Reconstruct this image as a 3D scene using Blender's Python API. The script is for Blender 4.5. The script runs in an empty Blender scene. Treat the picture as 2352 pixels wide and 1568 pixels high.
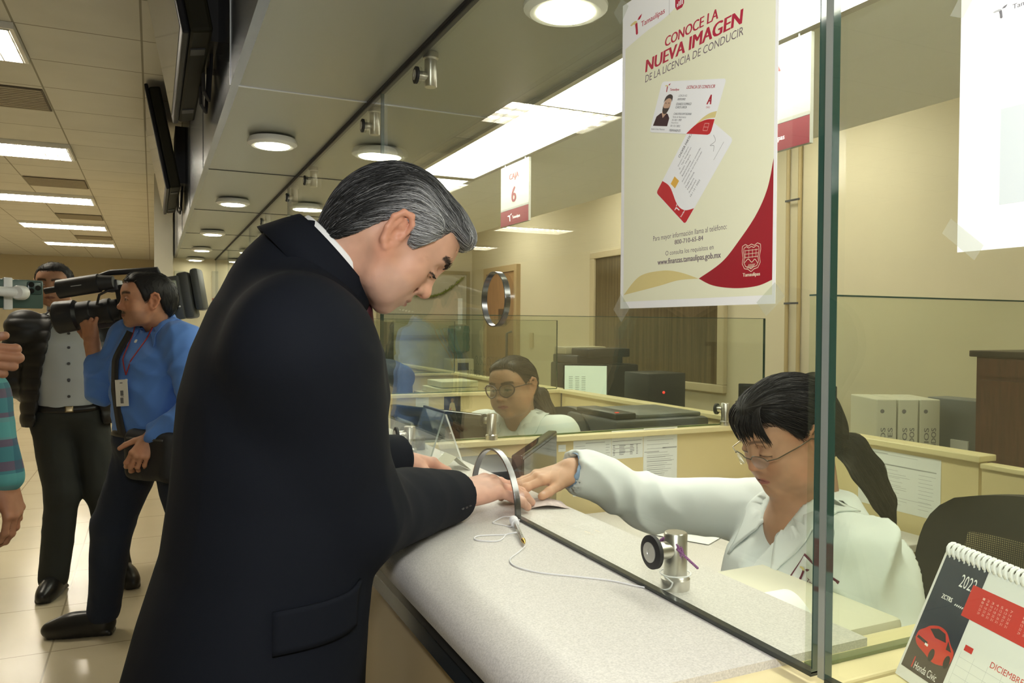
import bpy, bmesh, math, random
import numpy as np
from mathutils import Vector, Matrix

SC = bpy.context.scene
COL = SC.collection

# ------------------------------------------------------------------ camera
FPX, CX, CY, CAMH = 1780.0, 1176.0, 784.0, 1.40
YAW = math.atan((CX - 350.0) / FPX)
PITCH = math.atan(35.0 / FPX)
ROLL = 0.006
_f = Vector((math.sin(YAW) * math.cos(PITCH), math.cos(YAW) * math.cos(PITCH), -math.sin(PITCH)))
_r0 = Vector((math.cos(YAW), -math.sin(YAW), 0.0))
_u0 = _r0.cross(_f)
_r = _r0 * math.cos(ROLL) + _u0 * math.sin(ROLL)
_u = _u0 * math.cos(ROLL) - _r0 * math.sin(ROLL)
cam = bpy.data.objects.new('camera', bpy.data.cameras.new('camera'))
COL.objects.link(cam)
cam.data.sensor_width = 36.0
cam.data.lens = 36.0 * FPX / 2352.0
cam.data.clip_start = 0.05
cam.matrix_world = Matrix(((_r.x, _u.x, -_f.x, 0), (_r.y, _u.y, -_f.y, 0), (_r.z, _u.z, -_f.z, CAMH), (0, 0, 0, 1)))
SC.camera = cam

# ------------------------------------------------------------------ world, flash, exposure
SC.view_settings.view_transform = 'Standard'
SC.view_settings.look = 'None'
SC.view_settings.gamma = 1.0
SC.view_settings.use_curve_mapping = False
SC.view_settings.exposure = 0.18
W = bpy.data.worlds.new('world'); SC.world = W
W.use_nodes = True
W.node_tree.nodes['Background'].inputs[0].default_value = (1.0, 0.86, 0.62, 1)
W.node_tree.nodes['Background'].inputs[1].default_value = 0.22

# the photographer's flash with its diffuser cap, held a hand above the camera
fd = bpy.data.lights.new('camera_flash', 'POINT'); fd.energy = 38.0; fd.shadow_soft_size = 0.07; fd.color = (1.0, 0.99, 0.96)
flash = bpy.data.objects.new('camera_flash', fd); COL.objects.link(flash); flash.location = (0.0, -0.05, 1.75)
# strengths of the lamps the place has
LED_PANEL, DOWNLIGHT, TROFFER, BACK_PANEL = 10.5, 20.0, 80.0, 17.0

# ------------------------------------------------------------------ helpers
def at(px, py, axis, val):
    """point of the place seen at a photograph pixel, on the plane coordinate[axis] = val"""
    d = _f + _r * ((px - CX) / FPX) - _u * ((py - CY) / FPX)
    o = Vector((0, 0, CAMH))
    return o + d * ((val - o[axis]) / d[axis])
def deep(px, py, t):
    return Vector((0, 0, CAMH)) + (_f + _r * ((px - CX) / FPX) - _u * ((py - CY) / FPX)) * t

def lin(c):
    return tuple((x / 12.92 if x <= 0.04045 else ((x + 0.055) / 1.055) ** 2.4) for x in c)

MATS = {}
def M(name, color=(0.8, 0.8, 0.8), rough=0.5, metal=0.0, spec=0.5, emit=None, strength=0.0,
      noise=None, bump=None, attr=False, sheen=0.0, coat=0.0, sss=0.0, alpha=1.0):
    """procedural material; noise = (scale, amount, stretch); bump = (scale, strength, stretch)"""
    if name in MATS: return MATS[name]
    m = bpy.data.materials.new(name); m.use_nodes = True
    nt = m.node_tree; b = nt.nodes['Principled BSDF']
    b.inputs['Base Color'].default_value = (*color, 1)
    b.inputs['Roughness'].default_value = rough
    b.inputs['Metallic'].default_value = metal
    b.inputs['Specular IOR Level'].default_value = spec
    if sheen: b.inputs['Sheen Weight'].default_value = sheen
    if coat: b.inputs['Coat Weight'].default_value = coat
    if alpha < 1: b.inputs['Alpha'].default_value = alpha
    if sss:
        b.inputs['Subsurface Weight'].default_value = sss
        b.inputs['Subsurface Radius'].default_value = (0.012, 0.005, 0.003)
        b.inputs['Subsurface Scale'].default_value = 0.6
    if emit:
        b.inputs['Emission Color'].default_value = (*emit, 1)
        b.inputs['Emission Strength'].default_value = strength
    src = None
    if attr:
        a = nt.nodes.new('ShaderNodeVertexColor'); a.layer_name = 'Col'; src = a.outputs['Color']
    tc = nt.nodes.new('ShaderNodeTexCoord')
    def tex(scale, stretch, detail=4):
        mp = nt.nodes.new('ShaderNodeMapping'); mp.inputs['Scale'].default_value = stretch or (1, 1, 1)
        nt.links.new(tc.outputs['Object'], mp.inputs['Vector'])
        n = nt.nodes.new('ShaderNodeTexNoise'); n.inputs['Scale'].default_value = scale
        n.inputs['Detail'].default_value = detail
        nt.links.new(mp.outputs['Vector'], n.inputs['Vector'])
        return n
    if noise:
        n = tex(noise[0], noise[2] if len(noise) > 2 else None)
        rmp = nt.nodes.new('ShaderNodeMapRange')
        rmp.inputs['From Min'].default_value = 0.3; rmp.inputs['From Max'].default_value = 0.7
        rmp.inputs['To Min'].default_value = 1 - noise[1]; rmp.inputs['To Max'].default_value = 1 + noise[1]
        nt.links.new(n.outputs['Fac'], rmp.inputs['Value'])
        mx = nt.nodes.new('ShaderNodeVectorMath'); mx.operation = 'SCALE'
        if src: nt.links.new(src, mx.inputs[0])
        else: mx.inputs[0].default_value = color
        nt.links.new(rmp.outputs['Result'], mx.inputs['Scale'])
        src = mx.outputs['Vector']
    if src: nt.links.new(src, b.inputs['Base Color'])
    if bump:
        n = tex(bump[0], bump[2] if len(bump) > 2 else None, 5)
        bp = nt.nodes.new('ShaderNodeBump'); bp.inputs['Strength'].default_value = bump[1]
        bp.inputs['Distance'].default_value = bump[3] if len(bump) > 3 else 0.01
        nt.links.new(n.outputs['Fac'], bp.inputs['Height']); nt.links.new(bp.outputs['Normal'], b.inputs['Normal'])
    MATS[name] = m
    return m

def glass_mat(name, tint, refl=1.0, haze=0.0, haze_col=(0.7, 0.75, 0.6)):
    if name in MATS: return MATS[name]
    m = bpy.data.materials.new(name); m.use_nodes = True
    nt = m.node_tree; nt.nodes.clear()
    out = nt.nodes.new('ShaderNodeOutputMaterial')
    tr = nt.nodes.new('ShaderNodeBsdfTransparent'); tr.inputs[0].default_value = (*tint, 1)
    gl = nt.nodes.new('ShaderNodeBsdfGlossy'); gl.inputs['Roughness'].default_value = 0.0
    gl.inputs['Color'].default_value = (refl, refl, refl, 1)
    # reflectance that is the same for both faces of the pane: f0 + (1 - f0) * (1 - |N.I|)^5
    ge = nt.nodes.new('ShaderNodeNewGeometry')
    dt = nt.nodes.new('ShaderNodeVectorMath'); dt.operation = 'DOT_PRODUCT'
    nt.links.new(ge.outputs['Normal'], dt.inputs[0]); nt.links.new(ge.outputs['Incoming'], dt.inputs[1])
    def mth(op, a, b_):
        n = nt.nodes.new('ShaderNodeMath'); n.operation = op
        for i, q in enumerate((a, b_)):
            if q is None: continue
            if isinstance(q, float): n.inputs[i].default_value = q
            else: nt.links.new(q, n.inputs[i])
        return n.outputs[0]
    ab = mth('ABSOLUTE', dt.outputs['Value'], None)
    pw = mth('POWER', mth('SUBTRACT', 1.0, ab), 5.0)
    fac = mth('ADD', mth('MULTIPLY', pw, 0.96), 0.035)
    mx = nt.nodes.new('ShaderNodeMixShader')
    nt.links.new(fac, mx.inputs[0]); nt.links.new(gl.outputs[0], mx.inputs[2])
    if haze:
        df = nt.nodes.new('ShaderNodeBsdfDiffuse'); df.inputs[0].default_value = (*haze_col, 1)
        m2 = nt.nodes.new('ShaderNodeMixShader'); m2.inputs[0].default_value = haze
        nt.links.new(tr.outputs[0], m2.inputs[1]); nt.links.new(df.outputs[0], m2.inputs[2])
        nt.links.new(m2.outputs[0], mx.inputs[1])
    else:
        nt.links.new(tr.outputs[0], mx.inputs[1])
    nt.links.new(mx.outputs[0], out.inputs[0])
    MATS[name] = m
    return m

def grid_mat(name, c1, c2, mortar, w, h, msize, off=(0, 0), rough=0.5, spec=0.5, bumpy=0.0, offset=0.0):
    """tiles laid on the XY plane of the object"""
    m = bpy.data.materials.new(name); m.use_nodes = True
    nt = m.node_tree; b = nt.nodes['Principled BSDF']
    b.inputs['Roughness'].default_value = rough; b.inputs['Specular IOR Level'].default_value = spec
    tc = nt.nodes.new('ShaderNodeTexCoord'); mp = nt.nodes.new('ShaderNodeMapping')
    mp.inputs['Location'].default_value = (-off[0], -off[1], 0)
    nt.links.new(tc.outputs['Object'], mp.inputs['Vector'])
    br = nt.nodes.new('ShaderNodeTexBrick'); br.offset = offset; br.squash = 1.0
    br.inputs['Color1'].default_value = (*c1, 1); br.inputs['Color2'].default_value = (*c2, 1)
    br.inputs['Mortar'].default_value = (*mortar, 1); br.inputs['Scale'].default_value = 1.0
    br.inputs['Mortar Size'].default_value = msize; br.inputs['Brick Width'].default_value = w; br.inputs['Row Height'].default_value = h
    nt.links.new(mp.outputs['Vector'], br.inputs['Vector'])
    n = nt.nodes.new('ShaderNodeTexNoise'); n.inputs['Scale'].default_value = 3.0
    nt.links.new(tc.outputs['Object'], n.inputs['Vector'])
    r = nt.nodes.new('ShaderNodeMapRange'); r.inputs['To Min'].default_value = 0.92; r.inputs['To Max'].default_value = 1.08
    nt.links.new(n.outputs['Fac'], r.inputs['Value'])
    v = nt.nodes.new('ShaderNodeVectorMath'); v.operation = 'SCALE'
    nt.links.new(br.outputs['Color'], v.inputs[0]); nt.links.new(r.outputs['Result'], v.inputs['Scale'])
    nt.links.new(v.outputs['Vector'], b.inputs['Base Color'])
    MATS[name] = m
    return m

MW = {}
def thing(name, label, cat, loc=(0, 0, 0), rz=0.0, group=None):
    o = bpy.data.objects.new(name, None); COL.objects.link(o)
    o.empty_display_size = 0.05
    o.location = loc; o.rotation_euler = (0, 0, rz)
    o['label'] = label; o['category'] = cat
    if group: o['group'] = group
    MW[o.name] = Matrix.Translation(Vector(loc)) @ Matrix.Rotation(rz, 4, 'Z')
    return o
def tag(o, label=None, cat=None, group=None, kind=None):
    if label: o['label'] = label
    if cat: o['category'] = cat
    if group: o['group'] = group
    if kind: o['kind'] = kind
    return o
def add_mesh(name, verts, faces, mat, parent=None, smooth=False, mats=None, fmat=None, col=None):
    """one mesh object; verts in world coordinates, brought into the parent's space"""
    me = bpy.data.meshes.new(name)
    o = bpy.data.objects.new(name, me); COL.objects.link(o)
    base = Matrix.Identity(4)
    if parent is not None:
        base = MW[parent.name]; o.parent = parent
    v = np.asarray([tuple(q) for q in verts] if not isinstance(verts, np.ndarray) else verts, dtype=float)
    if parent is None:
        # origin of a single-mesh thing: the middle of its base
        c = np.array([(v[:, 0].min() + v[:, 0].max()) / 2, (v[:, 1].min() + v[:, 1].max()) / 2, v[:, 2].min()])
        base = Matrix.Translation(Vector(c)); o.location = c
    inv = np.array(base.inverted())
    v = v @ inv[:3, :3].T + inv[:3, 3]
    MW[o.name] = base
    me.from_pydata(v.tolist(), [], faces if isinstance(faces, list) else faces.tolist())
    for mm in (mats or [mat]): me.materials.append(mm)
    if fmat is not None: me.polygons.foreach_set('material_index', np.asarray(fmat, dtype=np.int32))
    if smooth: me.polygons.foreach_set('use_smooth', np.ones(len(me.polygons), dtype=bool))
    if col is not None:
        a = me.color_attributes.new('Col', 'FLOAT_COLOR', 'POINT')
        a.data.foreach_set('color', np.asarray(col, dtype=np.float32).ravel())
    me.update()
    return o

class B:
    """collects shapes (world coordinates) that become ONE mesh object"""
    def __init__(s): s.v = []; s.f = []; s.m = []; s.mi = 0
    def add(s, vs, fs):
        k = len(s.v); s.v += [tuple(q) for q in vs]; s.f += [[i + k for i in f] for f in fs]; s.m += [s.mi] * len(fs)
        return s
    def mat(s, i): s.mi = i; return s
    def box(s, lo, hi, R=None, c=None, bev=0.0):
        (x0, y0, z0), (x1, y1, z1) = lo, hi
        if bev:
            bm = bmesh.new(); bmesh.ops.create_cube(bm, size=1.0)
            for q in bm.verts: q.co = Vector(((x0 + x1) / 2 + q.co.x * (x1 - x0), (y0 + y1) / 2 + q.co.y * (y1 - y0), (z0 + z1) / 2 + q.co.z * (z1 - z0)))
            bmesh.ops.bevel(bm, geom=bm.edges[:], offset=bev, segments=2, profile=0.5, affect='EDGES')
            bm.verts.index_update()
            vs = [q.co.copy() for q in bm.verts]; fs = [[q.index for q in f.verts] for f in bm.faces]; bm.free()
        else:
            vs = [Vector(p) for p in ((x0, y0, z0), (x1, y0, z0), (x1, y1, z0), (x0, y1, z0), (x0, y0, z1), (x1, y0, z1), (x1, y1, z1), (x0, y1, z1))]
            fs = [[0, 3, 2, 1], [4, 5, 6, 7], [0, 1, 5, 4], [1, 2, 6, 5], [2, 3, 7, 6], [3, 0, 4, 7]]
        if R is not None:
            vs = [R @ q + (Vector(c) if c is not None else Vector()) for q in vs]
        return s.add(vs, fs)
    def cyl(s, a, b, r, r2=None, n=24, cap=True):
        a, b = Vector(a), Vector(b); r2 = r if r2 is None else r2
        d = (b - a).normalized(); t = Vector((0, 0, 1)) if abs(d.z) < 0.9 else Vector((1, 0, 0))
        p = d.cross(t).normalized(); q = d.cross(p)
        vs = []; fs = []
        for (c, rr) in ((a, r), (b, r2)):
            for i in range(n):
                w = 2 * math.pi * i / n; vs.append(c + (p * math.cos(w) + q * math.sin(w)) * rr)
        for i in range(n): fs.append([i, (i + 1) % n, n + (i + 1) % n, n + i])
        if cap: fs += [list(range(n - 1, -1, -1)), list(range(n, 2 * n))]
        return s.add(vs, fs)
    def tube(s, pts, r, n=8, closed=False):
        pts = [Vector(p) for p in pts]; N = len(pts); vs = []; fs = []; up = None
        rr = r if isinstance(r, (list, tuple)) else [r] * N
        for i, p in enumerate(pts):
            d = (pts[(i + 1) % N] - pts[i - 1]) if closed else (pts[min(i + 1, N - 1)] - pts[max(i - 1, 0)])
            d = d.normalized() if d.length > 1e-9 else Vector((0, 0, 1))
            if up is None: up = Vector((0, 0, 1)) if abs(d.z) < 0.9 else Vector((1, 0, 0))
            a = d.cross(up)
            a = a.normalized() if a.length > 1e-6 else d.orthogonal().normalized()
            b = a.cross(d); up = b
            for k in range(n):
                w = 2 * math.pi * k / n; vs.append(p + (a * math.cos(w) + b * math.sin(w)) * rr[i])
        for i in range(N if closed else N - 1):
            j = (i + 1) % N
            for k in range(n): fs.append([i * n + k, i * n + (k + 1) % n, j * n + (k + 1) % n, j * n + k])
        if not closed: fs += [list(range(n - 1, -1, -1)), [(N - 1) * n + k for k in range(n)]]
        return s.add(vs, fs)
    def lathe(s, prof, c, axis=(0, 0, 1), n=32):
        """prof: (radius, height) along axis from c"""
        ax = Vector(axis).normalized(); t = Vector((0, 0, 1)) if abs(ax.z) < 0.9 else Vector((1, 0, 0))
        p = ax.cross(t).normalized(); q = ax.cross(p); c = Vector(c); vs = []; fs = []; N = len(prof)
        for (r, h) in prof:
            for i in range(n):
                w = 2 * math.pi * i / n; vs.append(c + ax * h + (p * math.cos(w) + q * math.sin(w)) * r)
        for j in range(N - 1):
            for i in range(n): fs.append([j * n + i, j * n + (i + 1) % n, (j + 1) * n + (i + 1) % n, (j + 1) * n + i])
        fs += [list(range(n - 1, -1, -1)), [(N - 1) * n + i for i in range(n)]]
        return s.add(vs, fs)
    def prism(s, poly, vec):
        poly = [Vector(p) for p in poly]; n = len(poly); vec = Vector(vec)
        return s.add(poly + [p + vec for p in poly], [list(range(n - 1, -1, -1)), list(range(n, 2 * n))] + [[i, (i + 1) % n, n + (i + 1) % n, n + i] for i in range(n)])
    def ball(s, c, r, n=16, scale=(1, 1, 1), R=None):
        c = Vector(c); vs = []; fs = []; m = max(4, n // 2)
        for j in range(m + 1):
            t = math.pi * j / m
            for i in range(n):
                w = 2 * math.pi * i / n
                q = Vector((r * scale[0] * math.sin(t) * math.cos(w), r * scale[1] * math.sin(t) * math.sin(w), r * scale[2] * math.cos(t)))
                vs.append(c + (R @ q if R is not None else q))
        for j in range(m):
            for i in range(n): fs.append([j * n + i, (j + 1) * n + i, (j + 1) * n + (i + 1) % n, j * n + (i + 1) % n])
        return s.add(vs, fs)
    def build(s, name, mat, parent=None, smooth=False, mats=None):
        o = add_mesh(name, s.v, s.f, mat, parent, False, mats, s.m if mats else None)
        if smooth:
            me = o.data; me.polygons.foreach_set('use_smooth', np.ones(len(me.polygons), dtype=bool))
            try: me.set_sharp_from_angle(angle=math.radians(smooth if smooth is not True else 40))
            except Exception: pass
        return o
def struct(name, b, mat, smooth=False, mats=None):
    o = b.build(name, mat, None, smooth, mats); o['kind'] = 'structure'
    return o
def bx(lo, hi, bev=0.0): return B().box(lo, hi, bev=bev)

def dup(root, loc=None, rz=None, label=None, group=None):
    r = root.copy(); COL.objects.link(r); base = MW[root.name]
    if loc is not None: r.location = loc
    if rz is not None: r.rotation_euler = (0, 0, rz)
    MW[r.name] = Matrix.Translation(Vector(r.location)) @ Matrix.Rotation(r.rotation_euler.z, 4, 'Z')
    if label: r['label'] = label
    if group: r['group'] = group
    for ch in list(root.children):
        c = ch.copy(); COL.objects.link(c); c.parent = r
        for g in list(ch.children):
            d = g.copy(); COL.objects.link(d); d.parent = c
    return r

# ---- lettering: real letter outlines, fitted into boxes on a sheet
_TXT = {}
def text_mesh(s, bold=0.0, shear=0.0):
    key = (s, bold, shear)
    if key not in _TXT:
        c = bpy.data.curves.new('txt', 'FONT'); c.body = s; c.size = 1.0; c.resolution_u = 3
        c.offset = bold; c.shear = shear; c.fill_mode = 'BOTH'
        o = bpy.data.objects.new('txt', c)
        me = bpy.data.meshes.new_from_object(o)
        v = np.array([q.co[:2] for q in me.vertices]) if len(me.vertices) else np.zeros((1, 2))
        f = [list(p.vertices) for p in me.polygons]
        bpy.data.objects.remove(o); bpy.data.curves.remove(c); bpy.data.meshes.remove(me)
        _TXT[key] = (v, f)
    return _TXT[key]
class Sheet:
    """a flat sheet: o = lower-left corner, ux / uy = unit vectors on it, n = towards the reader; millimetres"""
    def __init__(s, o, ux, uy, n):
        s.o, s.ux, s.uy, s.n = Vector(o), Vector(ux), Vector(uy), Vector(n)
    def p(s, u, v, h=0.0): return s.o + s.ux * (u / 1000) + s.uy * (v / 1000) + s.n * (h / 1000)
    def text(s, b, string, u0, v0, u1, v1, bold=0.0, shear=0.0, h=0.4, ang=0.0):
        """string filling the box (u0,v0)-(u1,v1), turned by ang about its lower-left corner"""
        v, f = text_mesh(string, 0.0, shear)
        lo, hi = v.min(0), v.max(0); sz = np.maximum(hi - lo, 1e-6)
        d = bold * (v1 - v0) * 1.5
        for i, dx in enumerate((0.0, -d, d) if d > 0 else (0.0,)):
            q = (v - lo) / sz * np.array([u1 - u0 - 2 * d, v1 - v0]) + np.array([d + dx, 0])
            ca, sa = math.cos(ang), math.sin(ang)
            q = np.stack([u0 + q[:, 0] * ca - q[:, 1] * sa, v0 + q[:, 0] * sa + q[:, 1] * ca], 1)
            b.add([s.p(a, c, h + 0.012 * i) for a, c in q], f)
        return b
    def poly(s, b, pts, h=0.3):
        b.add([s.p(u, v, h) for u, v in pts], [list(range(len(pts)))]); return b
    def rect(s, b, u0, v0, u1, v1, h=0.3): return s.poly(b, [(u0, v0), (u1, v0), (u1, v1), (u0, v1)], h)
    def line(s, b, pts, w, h=0.4):
        for (a, c) in zip(pts[:-1], pts[1:]):
            d = Vector((c[0] - a[0], c[1] - a[1])); L = d.length
            if L < 1e-6: continue
            nx, ny = -d.y / L * w / 2, d.x / L * w / 2
            s.poly(b, [(a[0] + nx, a[1] + ny), (a[0] - nx, a[1] - ny), (c[0] - nx, c[1] - ny), (c[0] + nx, c[1] + ny)], h)
        return b
    def card(s, b, u0, v0, u1, v1, h0=0.0, h1=0.25):
        P = [(u0, v0), (u1, v0), (u1, v1), (u0, v1)]
        b.add([s.p(u, v, h0) for u, v in P] + [s.p(u, v, h1) for u, v in P], [[3, 2, 1, 0], [4, 5, 6, 7], [0, 1, 5, 4], [1, 2, 6, 5], [2, 3, 7, 6], [3, 0, 4, 7]])
        return b
R_ = random.Random(7)
# ================================================================== materials
cream = M('cream_laminate', (0.72, 0.60, 0.33), 0.42, noise=(2.5, 0.05))
cream_cap = M('cream_cap', (0.76, 0.66, 0.38), 0.35)
counter_m = M('speckled_laminate', (0.61, 0.585, 0.555), 0.38, noise=(420, 0.16))
wall_m = M('cream_wall', (0.60, 0.55, 0.40), 0.75, noise=(1.2, 0.05), bump=(60, 0.05))
ceil_m = M('plain_ceiling', (0.84, 0.85, 0.78), 0.6)
acm_m = M('grey_panel', (0.30, 0.31, 0.27), 0.32, metal=0.25, spec=0.5)
fascia_m = M('fascia_metal', (0.16, 0.18, 0.22), 0.2, metal=0.7)
seam_m = M('seam', (0.62, 0.66, 0.72), 0.3, metal=0.6)
dark_seam = M('dark_seam', (0.05, 0.05, 0.045), 0.6)
steel = M('brushed_steel', (0.62, 0.60, 0.55), 0.28, metal=1.0, bump=(90, 0.06, (1, 1, 30)))
chrome = M('chrome', (0.75, 0.75, 0.75), 0.1, metal=1.0)
alu = M('aluminium', (0.55, 0.55, 0.52), 0.35, metal=0.8)
black_pl = M('black_plastic', (0.012, 0.012, 0.014), 0.42)
black_gloss = M('black_gloss', (0.008, 0.009, 0.011), 0.06)
black_rub = M('black_rubber', (0.015, 0.015, 0.016), 0.55)
dark_grey = M('dark_grey_plastic', (0.05, 0.05, 0.052), 0.45)
white_pl = M('white_plastic', (0.78, 0.78, 0.75), 0.4)
paper = M('paper', (0.82, 0.84, 0.82), 0.6)
ink = M('grey_ink', (0.16, 0.16, 0.17), 0.7)
inkf = M('faint_ink', (0.42, 0.43, 0.43), 0.7)
maroon = M('maroon_print', (0.40, 0.012, 0.030), 0.5)
red_pr = M('red_print', (0.52, 0.012, 0.02), 0.5)
gold_pr = M('gold_print', (0.70, 0.60, 0.26), 0.55)
cream_pr = M('cream_print', (0.80, 0.81, 0.60), 0.55)
white_pr = M('white_print', (0.86, 0.87, 0.86), 0.5)
rim_dark = M('rim_dark', (0.16, 0.165, 0.17), 0.22, metal=0.9)
led_m = M('led_diffuser', (0.9, 0.9, 0.85), 0.4, emit=(1.0, 0.975, 0.86), strength=LED_PANEL)
down_m = M('downlight_diffuser', (0.9, 0.9, 0.85), 0.4, emit=(1.0, 0.97, 0.72), strength=DOWNLIGHT)
trof_m = M('tube_light', (0.9, 0.9, 0.9), 0.4, emit=(1.0, 0.92, 0.76), strength=TROFFER)
wood_m = M('dark_wood', (0.10, 0.035, 0.022), 0.4, noise=(6, 0.35, (1, 12, 1)))
door_m = M('door_wood', (0.30, 0.17, 0.075), 0.5, noise=(5, 0.15, (6, 6, 0.6)))
glass = glass_mat('screen_glass', (0.965, 0.985, 0.955), 1.0)
glass_div = glass_mat('divider_glass', (0.925, 0.945, 0.895), 0.9, 0.02, (0.6, 0.65, 0.5))
glass_edge = M('glass_edge', (0.015, 0.05, 0.04), 0.08, spec=0.8, coat=0.5)
acrylic = glass_mat('acrylic', (0.93, 0.95, 0.94), 1.0, 0.06, (0.8, 0.85, 0.85))

# ================================================================== shell
fl = bx((-7, -3, -0.1), (3.7, 21, 0)); 
floor_m = grid_mat('floor_tiles', (0.66, 0.58, 0.41), (0.63, 0.555, 0.39), (0.40, 0.34, 0.23), 0.6, 0.6, 0.004, off=(0.05, 0.2), rough=0.19, spec=0.32)
struct('floor', fl, floor_m)
# hall ceiling of 0.61 m tiles, lines at x = -0.66 + k*0.61, y = 5.44 + k*0.61
hc = bx((-7, -3, 2.98), (0.24, 21, 3.05))
cxm, cym = -3.38, 9.0
hall_ceil = grid_mat('ceiling_tiles', (0.66, 0.645, 0.58), (0.64, 0.625, 0.56), (0.30, 0.28, 0.22), 0.61, 0.61, 0.006,
                     off=(-0.66 - cxm, 5.44 - cym), rough=0.8, spec=0.2)
struct('ceiling', hc, hall_ceil)
# soffit over the counter: grey panels on the customers' side, plain towards the back
struct('ceiling', B().box((0.24, -3, 2.12), (1.10, 9.6, 2.16)), acm_m)
struct('ceiling', B().box((1.10, -3, 2.12), (2.28, 9.2, 2.16)), ceil_m)
struct('wall_fascia', B().box((0.215, -3, 2.12), (0.24, 9.6, 2.98)), fascia_m)
struct('trim_1', B().box((2.26, -3, 2.16), (2.28, 9.2, 2.76)), wall_m)
struct('ceiling', B().box((2.28, -3, 2.75), (3.7, 9.2, 2.80)), ceil_m)
k = 2
for yy in (2.48, 3.86, 5.24, 6.62, 8.0):
    struct('trim_%d' % k, B().box((0.238, yy - 0.004, 2.1175), (1.09, yy + 0.004, 2.12)), seam_m if k == 2 else dark_seam); k += 1
    struct('trim_%d' % k, B().box((0.2125, yy - 0.004, 2.12), (0.215, yy + 0.004, 2.98)), seam_m if yy < 3 else dark_seam); k += 1
struct('trim_%d' % k, B().box((0.628, -3, 2.112), (0.646, 9.6, 2.12)), black_rub); k += 1
struct('wall_right', bx((3.7, -3, 0), (3.8, 9.3, 2.98)), wall_m)
struct('wall_back', bx((0.10, 9.2, 0), (3.7, 9.3, 2.98)), wall_m)
struct('wall_hall', bx((0.10, 9.6, 0), (0.2, 21, 2.98)), M('hall_wall', (0.66, 0.57, 0.38), 0.7))
struct('wall_end', bx((-7, 21, 0), (0.2, 21.1, 2.98)), M('end_wall', (0.50, 0.44, 0.30), 0.7))
struct('wall_left', bx((-7.1, -3, 0), (-7, 21.1, 2.98)), MATS['hall_wall'])
struct('wall_front', bx((-7, -3.1, 0), (3.7, -3, 2.98)), MATS['hall_wall'])
# round column-like edge of the far block beside the hall
struct('trim_%d' % k, bx((0.02, 9.0, 0), (0.20, 9.6, 2.98)), M('white_wall', (0.62, 0.60, 0.50), 0.6)); k += 1

# ---- window and door on the wall behind the clerks
wn = thing('window_1', '', ''); del wn['label']; del wn['category']; wn['kind'] = 'structure'
wb = B()
for lo, hi in (((3.66, 4.34, 0.93), (3.70, 6.20, 0.99)), ((3.66, 4.34, 2.02), (3.70, 6.20, 2.08)), ((3.66, 4.34, 0.99), (3.70, 4.41, 2.02)), ((3.66, 6.12, 0.99), (3.70, 6.20, 2.02))):
    wb.box(lo, hi, bev=0.006)
wb.build('window_frame', M('window_frame', (0.50, 0.43, 0.28), 0.45), wn)
bx((3.68, 4.41, 0.99), (3.69, 6.12, 2.02)).build('pane', M('brown_pane', (0.10, 0.075, 0.04), 0.12, noise=(3, 0.3, (1, 14, 0.4))), wn)
dr = thing('door_1', '', ''); del dr['label']; del dr['category']; dr['kind'] = 'structure'
bx((3.665, 7.83, 0.01), (3.70, 8.63, 2.02)).build('door_leaf', door_m, dr)
db = B()
for lo, hi in (((3.65, 7.76, 0), (3.70, 7.83, 2.09)), ((3.65, 8.63, 0), (3.70, 8.70, 2.09)), ((3.65, 7.83, 2.02), (3.70, 8.63, 2.09))): db.box(lo, hi)
db.build('door_frame', M('door_frame', (0.42, 0.31, 0.17), 0.5), dr)
B().tube([(3.66, 7.90, 0.98), (3.60, 7.90, 1.0), (3.60, 7.90, 1.32), (3.66, 7.90, 1.34)], 0.014).build('door_handle', dark_grey, dr, True)
bx((3.655, 8.05, 1.42), (3.665, 8.26, 1.60)).build('door_plate', M('brown_plate', (0.09, 0.05, 0.02), 0.4), dr)

tag(bx((3.685, 7.42, 1.17), (3.70, 7.50, 1.33), 0.004).build('wall_switch', M('switch_beige', (0.5, 0.42, 0.25), 0.4)), 'beige switch plate on the cream wall right of the brown door', 'switch')
for i, (y, lab) in enumerate(((3.76, 'left one of two thin painted conduits running up the back wall'), (3.66, 'right one of two thin painted conduits running up the back wall'))):
    b = B().cyl((3.68, y, 0.5), (3.68, y, 2.74), 0.013, n=12)
    o = b.build('conduit', M('conduit_paint', (0.42, 0.33, 0.17), 0.5), smooth=True); tag(o, lab, 'pipe', 'conduits on the back wall')
for z, lab in ((1.55, 'lower small dark clip on the pair of wall conduits'), (2.2, 'upper small dark clip on the pair of wall conduits')):
    tag(bx((3.664, 3.65, z), (3.667, 3.77, z + 0.012)).build('pipe_clip', dark_grey), lab, 'clip', 'clips on the wall conduits')

# ---- whiteboard with tinsel on the end wall, water cooler
wbd = thing('whiteboard', 'grey-white notice board in aluminium frame on the end wall', 'board', (3.08, 9.2, 1.26))
bx((2.50, 9.175, 1.27), (3.62, 9.195, 2.06)).build('board_face', M('board_face', (0.50, 0.47, 0.36), 0.35), wbd)
b = B()
for lo, hi in (((2.46, 9.165, 1.24), (3.66, 9.197, 1.285)), ((2.46, 9.165, 2.045), (3.66, 9.197, 2.09)), ((2.46, 9.165, 1.285), (2.505, 9.197, 2.045)), ((3.615, 9.165, 1.285), (3.66, 9.197, 2.045))): b.box(lo, hi)
b.build('board_frame', M('board_frame', (0.36, 0.31, 0.19), 0.4, metal=0.3), wbd)
bx((3.50, 9.166, 1.35), (3.56, 9.174, 1.75)).build('note', paper, wbd)
b = B(); gp = []
for i in range(41):
    t = i / 40; x = 2.62 + t * 0.93; z = 1.96 - 0.9 * t * (1 - t) + 0.05 * t; gp.append(Vector((x, 9.14, z)))
b.tube(gp, 0.008, 6)
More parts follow.
